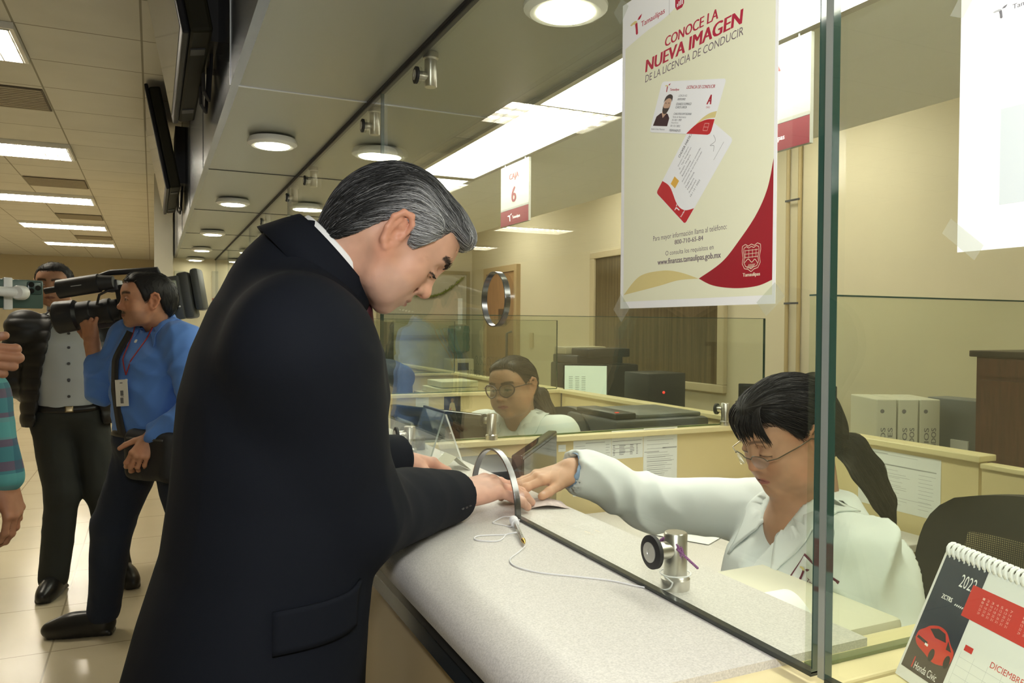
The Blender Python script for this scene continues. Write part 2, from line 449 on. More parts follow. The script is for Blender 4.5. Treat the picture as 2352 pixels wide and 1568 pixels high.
for p in gp:
    for j in range(16):
        d = Vector((R_.uniform(-1, 1), R_.uniform(-0.5, 0.5), R_.uniform(-1, 1))).normalized() * R_.uniform(0.015, 0.03)
        q = p + Vector((R_.uniform(-0.012, 0.012), 0, 0)); s = d.orthogonal().normalized() * 0.003
        b.add([q - s, q + s, q + d + s, q + d - s], [[0, 1, 2, 3]])
tag(b.build('tinsel_garland', M('tinsel', (0.22, 0.26, 0.04), 0.35, metal=0.3)), 'green-gold tinsel garland looped across the notice board', 'garland')
wc = thing('water_cooler', 'white water cooler with an upturned blue-green bottle in the far corner', 'water cooler', (3.44, 8.98, 0))
bx((3.29, 8.83, 0), (3.59, 9.13, 1.0), 0.02).build('body', M('cooler_white', (0.62, 0.58, 0.44), 0.4), wc)
bx((3.37, 8.82, 0.86), (3.51, 8.832, 0.95)).build('tap_panel', dark_grey, wc)
B().lathe([(0.05, 0), (0.05, 0.05), (0.13, 0.09), (0.14, 0.14), (0.132, 0.19), (0.14, 0.24), (0.132, 0.30), (0.14, 0.34), (0.125, 0.40), (0.06, 0.42)], (3.44, 8.98, 1.0)).build('bottle', M('teal_bottle', (0.05, 0.15, 0.13), 0.15, coat=0.5), wc, True)

# ================================================================== lamps
def led_panel(y0, y1, label):
    t = thing('panel_light', label, 'ceiling light', (1.25, (y0 + y1) / 2, 2.105), group='long panel lights over the clerks')
    b = B(); x0, x1 = 1.10, 1.42
    for lo, hi in (((x0, y0, 2.104), (x0 + 0.02, y1, 2.119)), ((x1 - 0.025, y0, 2.104), (x1, y1, 2.119)), ((x0 + 0.02, y0, 2.104), (x1 - 0.025, y0 + 0.03, 2.119)), ((x0 + 0.02, y1 - 0.03, 2.104), (x1 - 0.025, y1, 2.119))): b.box(lo, hi)
    b.build('frame', alu, t)
    bx((x0 + 0.02, y0 + 0.03, 2.110), (x1 - 0.025, y1 - 0.03, 2.118)).build('diffuser', led_m, t)
labs = ['long panel light nearest the camera, mostly outside the top of the photo', 'panel light behind the big licence poster, its end showing beside it', 'long bright panel light above the man in the dark suit and the counter 6 sign',
        'panel light whose corner shows just over the grey-haired man\'s forehead', 'panel light showing left of the man\'s nape, second to last of the row', 'far end panel light of the row, low over the man\'s shoulder']
for i in range(6):
    y0 = -0.24 + 1.245 * i
    led_panel(y0, y0 + 1.235, labs[i])
led_panel(7.23, 8.465, 'farthest panel light of the row, next to the end wall')
# square panels of the clerks' room proper, above the drop of the soffit
back_m = M('square_diffuser', (0.9, 0.9, 0.85), 0.4, emit=(1.0, 0.95, 0.80), strength=BACK_PANEL)
for y_, lb_ in ((0.9, 'square panel light of the clerks\' room nearest the camera, hidden above the soffit edge'), (3.3, 'square panel light of the clerks\' room above the wall conduits, hidden above the soffit edge'),
                (5.4, 'square panel light of the clerks\' room above the wall window, hidden above the soffit edge'), (7.6, 'square panel light of the clerks\' room near the brown door, hidden above the soffit edge')):
    t = thing('square_panel', lb_, 'ceiling light', (2.95, y_, 2.735), group='square panel lights of the clerks\' room')
    b = B()
    for lo, hi in (((2.65, y_ - 0.30, 2.733), (2.67, y_ + 0.30, 2.749)), ((3.23, y_ - 0.30, 2.733), (3.25, y_ + 0.30, 2.749)), ((2.67, y_ - 0.30, 2.733), (3.23, y_ - 0.28, 2.749)), ((2.67, y_ + 0.28, 2.733), (3.23, y_ + 0.30, 2.749))): b.box(lo, hi)
    b.build('frame', alu, t); bx((2.67, y_ - 0.28, 2.738), (3.23, y_ + 0.28, 2.748)).build('diffuser', back_m, t)
def downlight(x, y, label):
    t = thing('downlight', label, 'downlight', (x, y, 2.10), group='round downlights in the grey soffit')
    B().lathe([(0.066, -0.0155), (0.078, -0.017), (0.092, -0.008), (0.093, 0.0), (0.086, 0.013), (0.05, 0.018)], (x, y, 2.10)).build('rim', white_pl, t, True)
    B().lathe([(0.03, -0.0185), (0.061, -0.0185), (0.064, -0.0165), (0.060, -0.010)], (x, y, 2.10)).build('diffuser', down_m, t, True)
ys = (1.50, 3.10, 4.71, 6.36, 7.80, 9.0)
dn = ('first', 'second', 'third', 'fourth', 'fifth', 'sixth')
for i, y in enumerate(ys):
    if i: downlight(0.42, y, {1: 'largest whole round downlight over the customers, left of the glass', 2: 'second nearest downlight on the customer side, above the suited man\'s collar', 3: 'third nearest downlight on the customer side of the glass line',
                              4: 'fourth nearest downlight on the customer side, small', 5: 'farthest downlight on the customer side, above the video camera'}[i])
    downlight(0.82, y, {0: 'round downlight cut by the top of the photo, left of the poster', 1: 'round downlight behind the glass joint above the grey-haired man', 2: 'second whole downlight on the clerks\' side of the glass',
                        3: 'third whole downlight on the clerks\' side of the glass', 4: 'fourth whole downlight behind the glass, small', 5: 'farthest downlight behind the glass, near the end wall'}[i])
def troffer(x0, y0, label):
    x1, y1 = x0 + 1.22, y0 + 0.61
    t = thing('ceiling_troffer', label, 'ceiling light', ((x0 + x1) / 2, (y0 + y1) / 2, 2.96), group='louvred lights in the hall ceiling')
    bx((x0 + 0.02, y0 + 0.02, 2.975), (x1 - 0.02, y1 - 0.02, 2.98)).build('reflector', M('troffer_white', (0.7, 0.7, 0.68), 0.3, emit=(1.0, 0.92, 0.76), strength=TROFFER * 0.12), t)
    b = B()
    for q in (0.2, 0.41): b.cyl((x0 + 0.04, y0 + q, 2.968), (x1 - 0.04, y0 + q, 2.968), 0.013, n=8)
    b.build('tube', trof_m, t)
    b = B()
    for i in range(13): b.box((x0 + 0.02 + i * 0.0975, y0 + 0.02, 2.94), (x0 + 0.026 + i * 0.0975, y1 - 0.02, 2.962))
    for j in range(4): b.box((x0 + 0.02, y0 + 0.02 + j * 0.188, 2.94), (x1 - 0.02, y0 + 0.026 + j * 0.188, 2.962))
    b.build('louvre', alu, t)
    b = B()
    for lo, hi in (((x0, y0, 2.945), (x0 + 0.02, y1, 2.98)), ((x1 - 0.02, y0, 2.945), (x1, y1, 2.98)), ((x0 + 0.02, y0, 2.945), (x1 - 0.02, y0 + 0.02, 2.98)), ((x0 + 0.02, y1 - 0.02, 2.945), (x1 - 0.02, y1, 2.98))): b.box(lo, hi)
    b.build('frame', white_pl, t)
nth = ['nearest', 'second nearest', 'third', 'fourth', 'fifth', 'sixth']
for i in range(5):
    troffer(-1.88, 4.83 + 3.05 * i, nth[i] + ' louvred light in the row beside the soffit, counting from the camera')
for i in range(2, 5):
    troffer(-4.93, 4.83 + 3.05 * i, nth[i - 2] + ' louvred light of the far-left row, near the left edge of the photo')
def vent(x0, y0, label):
    t = thing('ceiling_vent', label, 'vent', (x0 + 0.305, y0 + 0.305, 2.97), group='square vents in the hall ceiling')
    bx((x0 + 0.01, y0 + 0.01, 2.974), (x0 + 0.60, y0 + 0.60, 2.98)).build('backing', M('vent_dark', (0.12, 0.10, 0.07), 0.7), t)
    b = B()
    for i in range(12): b.box((x0 + 0.02, y0 + 0.02 + i * 0.048, 2.966), (x0 + 0.59, y0 + 0.05 + i * 0.048, 2.972))
    b.build('slat', M('vent_slat', (0.34, 0.30, 0.22), 0.6), t)
for i, y in enumerate((6.10, 9.75, 12.8, 15.85)): vent(-1.27, y, nth[i] + ' brown slatted air vent between the lights of the soffit-side row')

# ================================================================== televisions under the soffit edge
def television(y0, y1, label):
    t = thing('television', label, 'television', (0.1, (y0 + y1) / 2, 2.27), group='televisions hung on the soffit front')
    a = math.radians(11); h = 0.68
    R = Matrix.Rotation(-a, 3, 'Y'); c = (0.085, 0, 2.28)
    def bb(lo, hi, bev=0): return B().box(lo, hi, R, c, bev)
    bb((0, y0, 0), (0.022, y1, h), 0.006).build('bezel', M('tv_bezel', (0.010, 0.010, 0.012), 0.5, spec=0.15), t)
    bb((-0.002, y0 + 0.03, 0.03), (0, y1 - 0.03, h - 0.03)).build('screen', M('tv_screen', (0.25, 0.26, 0.28), 0.08, spec=0.9), t)
    bb((0.022, y0 + 0.005, 0.004), (0.092, y1 - 0.005, h - 0.02), 0.012).build('back_housing', M('tv_back', (0.016, 0.015, 0.008), 0.6, spec=0.12), t)
    for q in (0.14, 0.80): bb((0.030, y0 + (y1 - y0) * q, -0.001), (0.075, y0 + (y1 - y0) * (q + 0.05), 0.004)).build('speaker_slot', black_rub, t)
    b = B().box((0.15, (y0 + y1) / 2 - 0.2, 2.40), (0.215, (y0 + y1) / 2 + 0.2, 2.80)); b.build('wall_bracket', black_pl, t)
    b = B()
    for q in (0.35, 0.5):
        yy = y0 + (y1 - y0) * q
        b.tube([(0.17, yy, 2.62), (0.165, yy + 0.02, 2.40), (0.17, yy + 0.05, 2.24), (0.19, yy + 0.09, 2.22), (0.20, yy + 0.12, 2.36), (0.205, yy + 0.12, 2.55)], 0.007, 6)
    b.build('cable', black_rub, t, True)
television(2.56, 3.74, 'black flat television tilted off the soffit, nearer of the two')
television(5.55, 6.85, 'black flat television tilted off the soffit, farther of the two')

# ================================================================== counter, glass screen and booths
YD = (0.64, 2.40, 4.16, 5.92, 7.68)          # partitions between the booths
cnt_lab = {-1: 'plain cream worktop of the nearest booth, under the desk calendar', 0: 'grey speckled counter worktop with a rolled front edge, under the customer\'s hands', 1: 'speckled counter worktop of the second booth, behind the suited man', 2: 'speckled counter worktop of the third booth', 3: 'speckled counter worktop of the farthest booth'}
def counter(y0, y1, i):
    t = thing('counter', cnt_lab[i], 'counter', (0.55, (y0 + y1) / 2, 0), group='service counters of the booths')
    prof = [(0.775, 1.0), (0.775, 1.03), (0.43, 1.03)]
    for j in range(1, 9):
        a = j / 8 * math.pi / 2; prof.append((0.43 - 0.075 * math.sin(a), 1.03 - 0.042 * (1 - math.cos(a))))
    prof += [(0.358, 0.975), (0.43, 0.975), (0.43, 1.0)]
    dz = -0.011 if i < 0 else 0.0
    B().prism([(x, y0, z + dz) for x, z in prof], (0, y1 - y0, 0)).build('worktop', counter_m if i >= 0 else cream_cap, t, 30)
    bx((0.362, y0, 0.955), (0.42, y1, 0.975)).build('edge_rail', M('rail_dark', (0.02, 0.022, 0.024), 0.35), t)
    bx((0.364, y0, 0.925), (0.42, y1, 0.955)).build('edge_channel', M('rail_blue', (0.06, 0.075, 0.09), 0.25, metal=0.6), t)
    bx((0.372, y0, 0.08), (0.41, y1, 0.925)).build('front_panel', M('front_cream', (0.55, 0.43, 0.24), 0.45), t)
    bx((0.385, y0, 0.0), (0.41, y1, 0.08)).build('kickboard', black_pl, t)
for i, (a, b_) in enumerate(((-1.1, 0.59), (0.655, 2.375), (2.425, 4.135), (4.185, 5.895), (5.945, 9.15))): counter(a, b_, i - 1)

div_lab = ['cream partition under the nearest divider glass, beside the desk calendar', 'cream partition with the pinned PGJ lists, between the two clerks', 'cream partition behind the clerk in dark glasses, with a small picture card', 'cream partition of the fourth booth', 'farthest cream partition']
dg_lab = ['low divider glass right of the screen joint, in front of the reaching clerk\'s shoulder', 'low divider glass standing over the PGJ lists', 'low divider glass behind the clerk in dark glasses', 'low divider glass of the fourth booth, far back', 'low divider glass farthest back']
def standoff_parts(t, p, up, arm, L=0.075, r=0.0165, gap=0.03, disc=0.024):
    """steel post on p, a short arm holding the pane"""
    p = Vector(p); up = Vector(up); arm = Vector(arm).normalized()
    B().lathe([(r * 1.22, 0), (r * 1.25, 0.003), (r * 1.25, 0.015), (r, 0.019), (r, L), (r * 0.9, L + 0.002)], p, up).build('post', steel, t, True)
    q = p + up * (L * 0.72)
    B().cyl(q, q + arm * gap, r * 0.75).build('arm', steel, t, True)
    e = q + arm * gap
    o = B().lathe([(disc * 0.9, 0), (disc, 0.001), (disc, 0.007), (disc * 0.85, 0.0085)], e, arm).build('washer', black_rub, t, True)
    B().lathe([(disc * 0.6, 0), (disc * 0.6, 0.0015), (disc * 0.22, 0.0016), (disc * 0.2, 0.0006)], e + arm * 0.008, arm).build('bolt', alu, o, True)
for i, y in enumerate(YD):
    x1 = 2.24
    t = thing('booth_partition', div_lab[i], 'partition', (1.45, y, 0), group='cream partitions between the booths')
    bx((0.79, y - 0.02, 0.0), (x1, y + 0.02, 1.0)).build('panel', cream, t)
    bx((0.42, y - 0.02, 0.0), (0.79, y + 0.02, 0.97)).build('panel', cream, t)
    bx((0.42 if i == 0 else 0.66, y - 0.042, 1.0), (x1 + 0.03, y + 0.042, 1.02), 0.003).build('cap', cream_cap, t)
    g = thing('divider_glass', dg_lab[i], 'glass divider', (1.45, y, 1.02), group='low glass dividers on the partitions')
    gy = y - 0.005
    bx((0.665, gy, 1.025), (x1 - 0.01, gy + 0.010, 1.435)).build('pane', glass_div, g)
    e = 0.0012
    b = B().box((0.665, gy - 0.0005, 1.4355), (x1 - 0.01, gy + 0.0105, 1.4375)).box((x1 - 0.0095, gy - 0.0005, 1.025), (x1 - 0.0075, gy + 0.0105, 1.4375))
    b.build('polished_edge', glass_edge, g)
    bx((0.665, gy - 0.001, 1.0205), (x1 - 0.01, gy + 0.011, 1.0245)).build('seal', M('seal_green', (0.10, 0.14, 0.05), 0.3), g)
sol = {1: ['steel glass clamp on the partition beside the tent card', 'steel glass clamp on the partition above the PGJ lists, near the reaching clerk\'s fringe'], 3: ['tiny steel glass clamp far back on the fourth booth\'s partition']}
for i, xs in ((1, (1.03, 2.02)), (3, (1.62,))):
    for j, x in enumerate(xs):
        y = YD[i] - 0.022
        t = thing('glass_clamp', sol[i][j], 'clamp', (x, y, 1.02), group='steel clamps holding glass')
        standoff_parts(t, (x, y, 1.02), (0, 0, 1), (-0.35, 1, 0), 0.085, 0.0165, 0.034, 0.022)

# the screen: panes with a round talk hole and an arched pass-through
def pane_outline(y0, y1, z0, z1, yc):
    pts = [(y0, z0)]
    n = 24; r = 0.114
    for k_ in range(n + 1):
        a = math.pi - math.pi * k_ / n; pts.append((yc + r * math.cos(a), z0 + r * math.sin(a)))
    pts += [(y1, z0), (y1, z1), (y0, z1)]
    return pts
pl = {-1: 'clear screen pane right of the joint, with a white notice taped on it', 0: 'clear screen pane with the big licence poster, round talk hole and arched pass-through', 1: 'clear screen pane of the second booth, from the suited man\'s crown on', 2: 'clear screen pane of the third booth', 3: 'clear screen pane of the fourth booth', 4: 'farthest clear screen pane'}
def screen_pane(y0, y1, i):
    t = thing('screen_pane', pl[i], 'glass screen', (0.637, (y0 + y1) / 2, 1.033), group='glass screen panes along the counter')
    x0, x1, z0, z1 = 0.632, 0.642, 1.034, 2.108
    yc = y0 + 0.85 if i >= 0 else -0.4
    bm = bmesh.new()
    out = pane_outline(y0, y1, z0, z1, yc)
    hole = [(yc + 0.060 * math.cos(2 * math.pi * k_ / 40), 1.455 + 0.056 * math.sin(2 * math.pi * k_ / 40)) for k_ in range(40)]
    es = []
    for lp in (out, hole):
        vs = [bm.verts.new((0, p[0], p[1])) for p in lp]
        es += [bm.edges.new((vs[q], vs[(q + 1) % len(vs)])) for q in range(len(vs))]
    bmesh.ops.triangle_fill(bm, use_beauty=True, use_dissolve=False, edges=es)
    bm.verts.index_update()
    fv = [q.co.copy() for q in bm.verts]; ff = [[q.index for q in f.verts] for f in bm.faces]; bm.free()
    b = B(); b.add([(x0, q.y, q.z) for q in fv], ff); b.add([(x1, q.y, q.z) for q in fv], [f[::-1] for f in ff])
    b.build('pane', glass, t)
    b = B()
    n = len(out)
    b.add([(x0, p[0], p[1]) for p in out] + [(x1, p[0], p[1]) for p in out], [[q, (q + 1) % n, n + (q + 1) % n, n + q] for q in range(n)])
    b.build('polished_edge', glass_edge, t)
    if i == -1: bx((x0 - 0.0002, y1 + 0.001, z0), (x1 + 0.0005, y1 + 0.0095, z1)).build('joint_strip', M('edge_light', (0.22, 0.24, 0.22), 0.08, spec=0.9, coat=0.6), t)
    b = B(); n = len(hole)
    for (ri, ro) in ((1.0, 0.985),):
        ins = [(1.455, yc)]
        ring = []
        for x in (x0 - 0.001, x1 + 0.001):
            for s_ in (1.012, 0.968):
                ring.append([(x, yc + (p[0] - yc) * s_, 1.455 + (p[1] - 1.455) * s_) for p in hole])
        vs = ring[0] + ring[1] + ring[3] + ring[2]; N = n; fs = []
        for a in range(4):
            c = (a + 1) % 4
            for q in range(N): fs.append([a * N + q, a * N + (q + 1) % N, c * N + (q + 1) % N, c * N + q])
        b.add(vs, fs)
    b.build('talk_hole_rim', rim_dark, t, 30, mats=None)
    b = B(); arc = []
    for k_ in range(33):
        a = math.pi - math.pi * k_ / 32; arc.append((yc + 0.114 * math.cos(a), z0 + 0.114 * math.sin(a)))
    vs = []
    for x, s_ in ((x0 - 0.001, 1.008), (x0 - 0.001, 0.976), (x1 + 0.001, 0.976), (x1 + 0.001, 1.008)):
        vs += [(x, yc + (p[0] - yc) * s_, z0 + (p[1] - z0) * s_) for p in arc]
    fs = []
    for a in range(4):
        c = (a + 1) % 4
        for q in range(32): fs.append([a * 33 + q, a * 33 + q + 1, c * 33 + q + 1, c * 33 + q])
    b.add(vs, fs)
    b.build('arch_rim', rim_dark, t, 30)
    bx((x0 - 0.0015, y0, z1 - 0.004), (x1 + 0.0015, y1, z1 + 0.006)).build('top_seal', black_rub, t)
    if i <= 0:
        lo2 = B().box((x0 - 0.0008, y0, z0 - 0.0032), (x1 + 0.0008, yc - 0.115, z0 + 0.0015))
        lo2.box((x0 - 0.0008, yc + 0.115, z0 - 0.0032), (x1 + 0.0008, y1, z0 + 0.0015))
        lo2.build('bottom_seal', M('seal_dark', (0.02, 0.025, 0.022), 0.15), t)
edges = [-1.15, 0.592, 2.318, 4.115, 5.86, 7.6, 9.15]
for i in range(6): screen_pane(edges[i] + (0.012 if i == 1 else 0.002), edges[i + 1] + (-0.006 if i == 0 else -0.002), i - 1)
# ceiling and counter clamps of the screen
cl = {1.96: 'glass clamp hanging from the soffit, the nearest and clearest one', 2.53: 'glass clamp hanging from the soffit just left of the pane joint', 3.60: 'third glass clamp from the camera along the soffit', 4.12: 'fourth glass clamp from the camera along the soffit', 5.15: 'fifth glass clamp from the camera along the soffit', 0.88: 'glass clamp of the soffit above the photo\'s top edge, behind the poster'}
for y in sorted(cl):
    t = thing('ceiling_clamp', cl[y], 'clamp', (0.668, y, 2.119), group='steel clamps hanging from the soffit')
    standoff_parts(t, (0.668, y, 2.119), (0, 0, -1), (-1, 0, 0), 0.088, 0.0165, 0.036, 0.022)
cc = {0.893: 'steel counter clamp wrapped with purple beads, in front of the receipt printer', 2.145: 'steel counter clamp with black washer beside the man\'s left hand'}
for y in cc:
    t = thing('counter_clamp', cc[y], 'clamp', (0.672, y, 1.03), group='steel clamps on the counter')
    standoff_parts(t, (0.672, y, 1.03), (0, 0, 1), (-1, 0, 0), 0.078, 0.0165, 0.036, 0.0235)

# back partition of the booths, with a gate
t = thing('back_partition', 'cream partition behind the reaching clerk, with a taped form', 'partition', (2.28, 2.0, 0), group='cream partitions behind the booths')
bx((2.26, 1.52, 0), (2.30, 2.355, 1.0)).build('panel', cream, t); bx((2.24, 1.505, 1.0), (2.32, 2.355, 1.02), 0.003).build('cap', cream_cap, t)
t = thing('booth_gate', 'cream swing gate with a barrel bolt at the right edge', 'gate', (2.26, 1.2, 0))
bx((2.245, 0.80, 0.06), (2.275, 1.50, 0.985)).build('gate_leaf', cream, t); bx((2.235, 0.80, 0.985), (2.285, 1.50, 1.0), 0.003).build('gate_cap', cream_cap, t)
b = B().box((2.235, 1.40, 0.855), (2.246, 1.495, 0.890)).cyl((2.230, 1.36, 0.872), (2.230, 1.515, 0.872), 0.011, n=12).box((2.212, 1.37, 0.862), (2.236, 1.39, 0.882))
b.build('barrel_bolt', M('bolt_brass', (0.30, 0.24, 0.12), 0.35, metal=0.9), t)
for (y0, y1, lab) in ((2.445, 4.115, 'cream partition behind the clerk in dark glasses'), (4.205, 5.875, 'cream partition at the back of the third booth'), (5.965, 7.635, 'cream partition at the back of the fourth booth')):
    t = thing('back_partition', lab, 'partition', (2.28, (y0 + y1) / 2, 0), group='cream partitions behind the booths')
    bx((2.245, y0, 0), (2.285, y1, 1.0)).build('panel', cream, t); bx((2.225, y0, 1.0), (2.305, y1, 1.02), 0.003).build('cap', cream_cap, t)
# ================================================================== emblem used on the notices
def emblem(sh, gold, mar, u, v, w, h, hh=0.5, ang=0.0):
    ca, sa = math.cos(ang), math.sin(ang)
    def tr(pts): return [(u + (a * w) * ca - (c * h) * sa, v + (a * w) * sa + (c * h) * ca) for a, c in pts]
    sh.poly(mar, tr([(0.42, 0.64), (0.50, 0.68), (0.62, 0.66), (0.66, 0.30), (0.68, 0.06), (0.60, 0.0), (0.50, 0.08), (0.48, 0.35)]), hh)
    sh.poly(gold, tr([(0.0, 0.74), (0.14, 0.80), (0.40, 0.83), (0.56, 0.78), (0.62, 0.66), (0.52, 0.70), (0.44, 0.62), (0.30, 0.68), (0.12, 0.66)]), hh + 0.05)
    sh.poly(mar, tr([(0.62, 0.80), (0.74, 0.92), (1.0, 1.0), (0.93, 0.86), (0.82, 0.76)]), hh)

def curve_pts(P, n=10):
    """smooth curve through P"""
    out = []
    Q = [P[0]] + list(P) + [P[-1]]
    for i in range(1, len(Q) - 2):
        p0, p1, p2, p3 = [np.array(q, float) for q in Q[i - 1:i + 3]]
        for k_ in range(n):
            t = k_ / n
            out.append(tuple(0.5 * ((2 * p1) + (-p0 + p2) * t + (2 * p0 - 5 * p1 + 4 * p2 - p3) * t * t + (-p0 + 3 * p1 - 3 * p2 + p3) * t ** 3)))
    out.append(tuple(P[-1])); return out

# ================================================================== big licence poster on the screen
def licence_poster():
    sh = Sheet((0.6312, 0.978, 1.427), (0, -1, 0), (0, 0, 1), (-1, 0, 0))
    t = thing('poster', 'tall cream and maroon driving licence poster taped to the glass', 'poster', (0.631, 0.82, 1.427))
    W_, H_ = 316, 446
    b = B(); sh.card(b, 0, 0, W_, H_, 0, 0.3); b.build('sheet', white_pr, t)
    b = B(); sh.rect(b, 8, 10, W_ - 5, H_ - 3, 0.35); b.build('printed_ground', cream_pr, t)
    b = B(); sh.poly(b, curve_pts([(8, 425), (60, 437), (140, 400), (200, 415), (311, 443)], 8) + [(311, 443), (8, 443)], 0.37)
    sh.poly(b, [(8, 380)] + curve_pts([(8, 380), (60, 388), (120, 395), (210, 430)], 8) + [(210, 443), (8, 443)], 0.38); b.build('pale_header', white_pr, t)
    rc = curve_pts([(311, 163), (302, 131), (285, 104), (257, 77), (226, 53), (182, 35)], 8)
    lo = curve_pts([(182, 35), (210, 25), (250, 20), (287, 21), (311, 27)], 8)
    b = B(); sh.poly(b, rc + lo[1:], 0.42); b.build('maroon_swoosh', M('maroon_flat', (0.33, 0.010, 0.022), 0.5), t)
    b = B(); sh.poly(b, curve_pts([(9, 20), (49, 45), (101, 50), (140, 46), (182, 35)], 8) + curve_pts([(182, 35), (140, 35), (92, 29), (9, 20)], 8)[1:-1], 0.41); b.build('gold_swoosh', gold_pr, t)
    hm = M('heading_maroon', (0.46, 0.02, 0.055), 0.5); pg = M('print_grey', (0.17, 0.13, 0.15), 0.6)
    g, m_ = B(), B()
    emblem(sh, g, m_, 20, 391, 30, 26); m_.build('maroon_emblem', hm, t); g.build('gold_emblem', gold_pr, t)
    def words(nm, mat, *a, **k):
        q = B(); sh.text(q, *a, **k); q.build(nm, mat, t)
    words('logo_lettering', hm, 'Tamaulipas', 48, 396, 104, 406, 0.012)
    q = B(); sh.poly(q, [(127, 398), (131, 392), (142, 392), (146, 396), (146, 414), (127, 414)], 0.45); q.build('maroon_icon', hm, t)
    w_ = B()
    for q in range(4): sh.rect(w_, 131 + q * 3.4, 396, 133 + q * 3.4, 400 + q * 2.2, 0.5)
    words('heading', hm, 'CONOCE LA', 105, 352, 214, 365, 0.03, 0.12); words('heading', hm, 'NUEVA IMAGEN', 59, 331, 259, 348, 0.045, 0.12)
    words('subheading', pg, 'DE LA LICENCIA DE CONDUCIR', 59, 317, 259, 327, 0.0, 0.12)
    q = B(); sh.line(q, [(114, 392), (114, 440)], 0.5); q.build('divider_line', pg, t)
    words('phone_note', pg, 'Para mayor información llama al teléfono:', 82, 90, 234, 99); words('phone_number', pg, '800-710-65-84', 131, 83, 190, 89, 0.02)
    words('web_note', pg, 'O consulta los requisitos en', 111, 68, 210, 76); words('web_address', pg, 'www.finanzas.tamaulipas.gob.mx', 93, 56, 224, 66, 0.02)
    # coat of arms drawn in fine lines
    ca = B()
    for s_ in (1.0, 0.82):
        o = [(0, 15), (5, 13), (10, 15.5), (15, 13.5), (15.5, 8), (13.5, 0), (15, -7), (11, -13), (5, -14), (0, -17), (-5, -14), (-11, -13), (-15, -7), (-13.5, 0), (-15.5, 8), (-15, 13.5), (-10, 15.5), (-5, 13), (0, 15)]
        sh.line(ca, [(277 + x * s_, 55 + y * s_) for x, y in o], 0.8, 0.5)
    for q in range(3): sh.line(ca, [(266, 55 + q * 4), (288, 55 + q * 4)], 0.6, 0.5)
    for q in range(4): sh.line(ca, [(267 + q * 6, 54), (267 + q * 6, 64)], 0.6, 0.5)
    sh.line(ca, curve_pts([(266, 49), (272, 53), (278, 49), (283, 52), (288, 47)]), 0.9, 0.5)
    for q in range(5): sh.line(ca, [(270 + q * 2, 42), (274 + q * 2.4, 47)], 0.7, 0.5)
    sh.text(ca, 'Tamaulipas', 263, 31.5, 292, 37, 0.03, h=0.5); ca.build('coat_of_arms', M('arms_cream', (0.78, 0.66, 0.50), 0.5), t)
    w_.build('white_bars', white_pr, t)
    # the two printed licence cards
    def frame(o, ang):
        return Sheet(sh.p(*o), sh.ux * math.cos(ang) + sh.uy * math.sin(ang), -sh.ux * math.sin(ang) + sh.uy * math.cos(ang), sh.n)
    def rr(w, h, r=5):
        P = []
        for cx_, cy_, a0 in ((w - r, r, -90), (w - r, h - r, 0), (r, h - r, 90), (r, r, 180)):
            for q in range(5): P.append((cx_ + r * math.cos(math.radians(a0 + q * 22.5)), cy_ + r * math.sin(math.radians(a0 + q * 22.5))))
        return P
    # back card
    # it is turned: long side runs up to the right
    c2 = Sheet(sh.p(153, 107), (sh.ux * 91 + sh.uy * 91) / 128, (sh.ux * -65 + sh.uy * 51) / 80, sh.n)
    b = B(); c2.poly(b, rr(128, 80), 0.48); k_ = b.build('licence_back_card', M('card_white', (0.84, 0.86, 0.87), 0.5), t)
    b = B(); c2.poly(b, [(0.5, 4), (1.5, 1.5), (4, 0.5), (26, 0.3)] + curve_pts([(26, 0.3), (14, 14), (12, 32), (22, 60), (20, 79.6)], 6)[1:] + [(4, 79.6), (1.5, 78.5), (0.5, 76)], 0.55); b.build('red_corner', red_pr, k_)
    b, g, tx = B(), B(), B()
    emblem(c2, b, b, 3, 22, 9, 11, 0.6); c2.text(b, 'Tamaulipas', 2.5, 12, 14, 15, 0.02, h=0.6, ang=0); b.build('white_emblem', white_pr, k_)
    c2.poly(g, [(26, 50), (26, 62), (38, 62), (38, 50)], 0.58)
    g.build('gold_chip', M('chip_gold', (0.72, 0.42, 0.06), 0.4), k_)
    c2.text(tx, 'CHOFER PARTICULAR', 62, 70, 108, 74, 0.02, h=0.58)
    for i, (s_, x0, x1) in enumerate((('Donador de Órganos', 52, 82), ('Sí   Tipo Sanguíneo', 50, 84), ('Alergias  Ninguna', 46, 76), ('Restricciones', 46, 70), ('Autorizado para conducir automóviles', 40, 92), ('camionetas de servicio particular', 40, 90), ('Ciudad Victoria', 38, 62), ('Ninguna', 38, 56), ('Antigüedad', 36, 56), ('10 / 12 / 2022', 34, 60))):
        c2.text(tx, s_, x0, 64 - i * 5.4, x1, 66.6 - i * 5.4, 0.01, h=0.58)
    c2.line(tx, curve_pts([(100, 20), (106, 24), (103, 30), (112, 26), (116, 34)]), 0.5, 0.58); c2.line(tx, [(92, 12), (118, 12)], 0.4, 0.58)
    tx.build('card_print', ink, k_)
    # front card
    c1 = Sheet(sh.p(71, 245), (sh.ux * 131 - sh.uy * 33) / 140, (sh.ux * 29 + sh.uy * 62) / 76, sh.n)
    b = B(); c1.poly(b, rr(140, 76), 0.7); f_ = b.build('licence_front_card', MATS['card_white'], t)
    g, m_ = B(), B(); emblem(c1, g, m_, 10, 60, 12, 13, 0.8); c1.text(m_, 'Tamaulipas', 24, 61, 46, 65.5, 0.02, h=0.8)
    c1.text(m_, 'LICENCIA DE CONDUCIR', 62, 64, 122, 68.5, 0.02, h=0.8); c1.text(m_, 'A', 114, 42, 124, 55, 0.04, h=0.8); c1.text(m_, 'TIPO', 115, 36.5, 123, 39, h=0.8)
    g.build('gold_emblem', gold_pr, f_); m_.build('maroon_print', maroon, f_)
    tx = B()
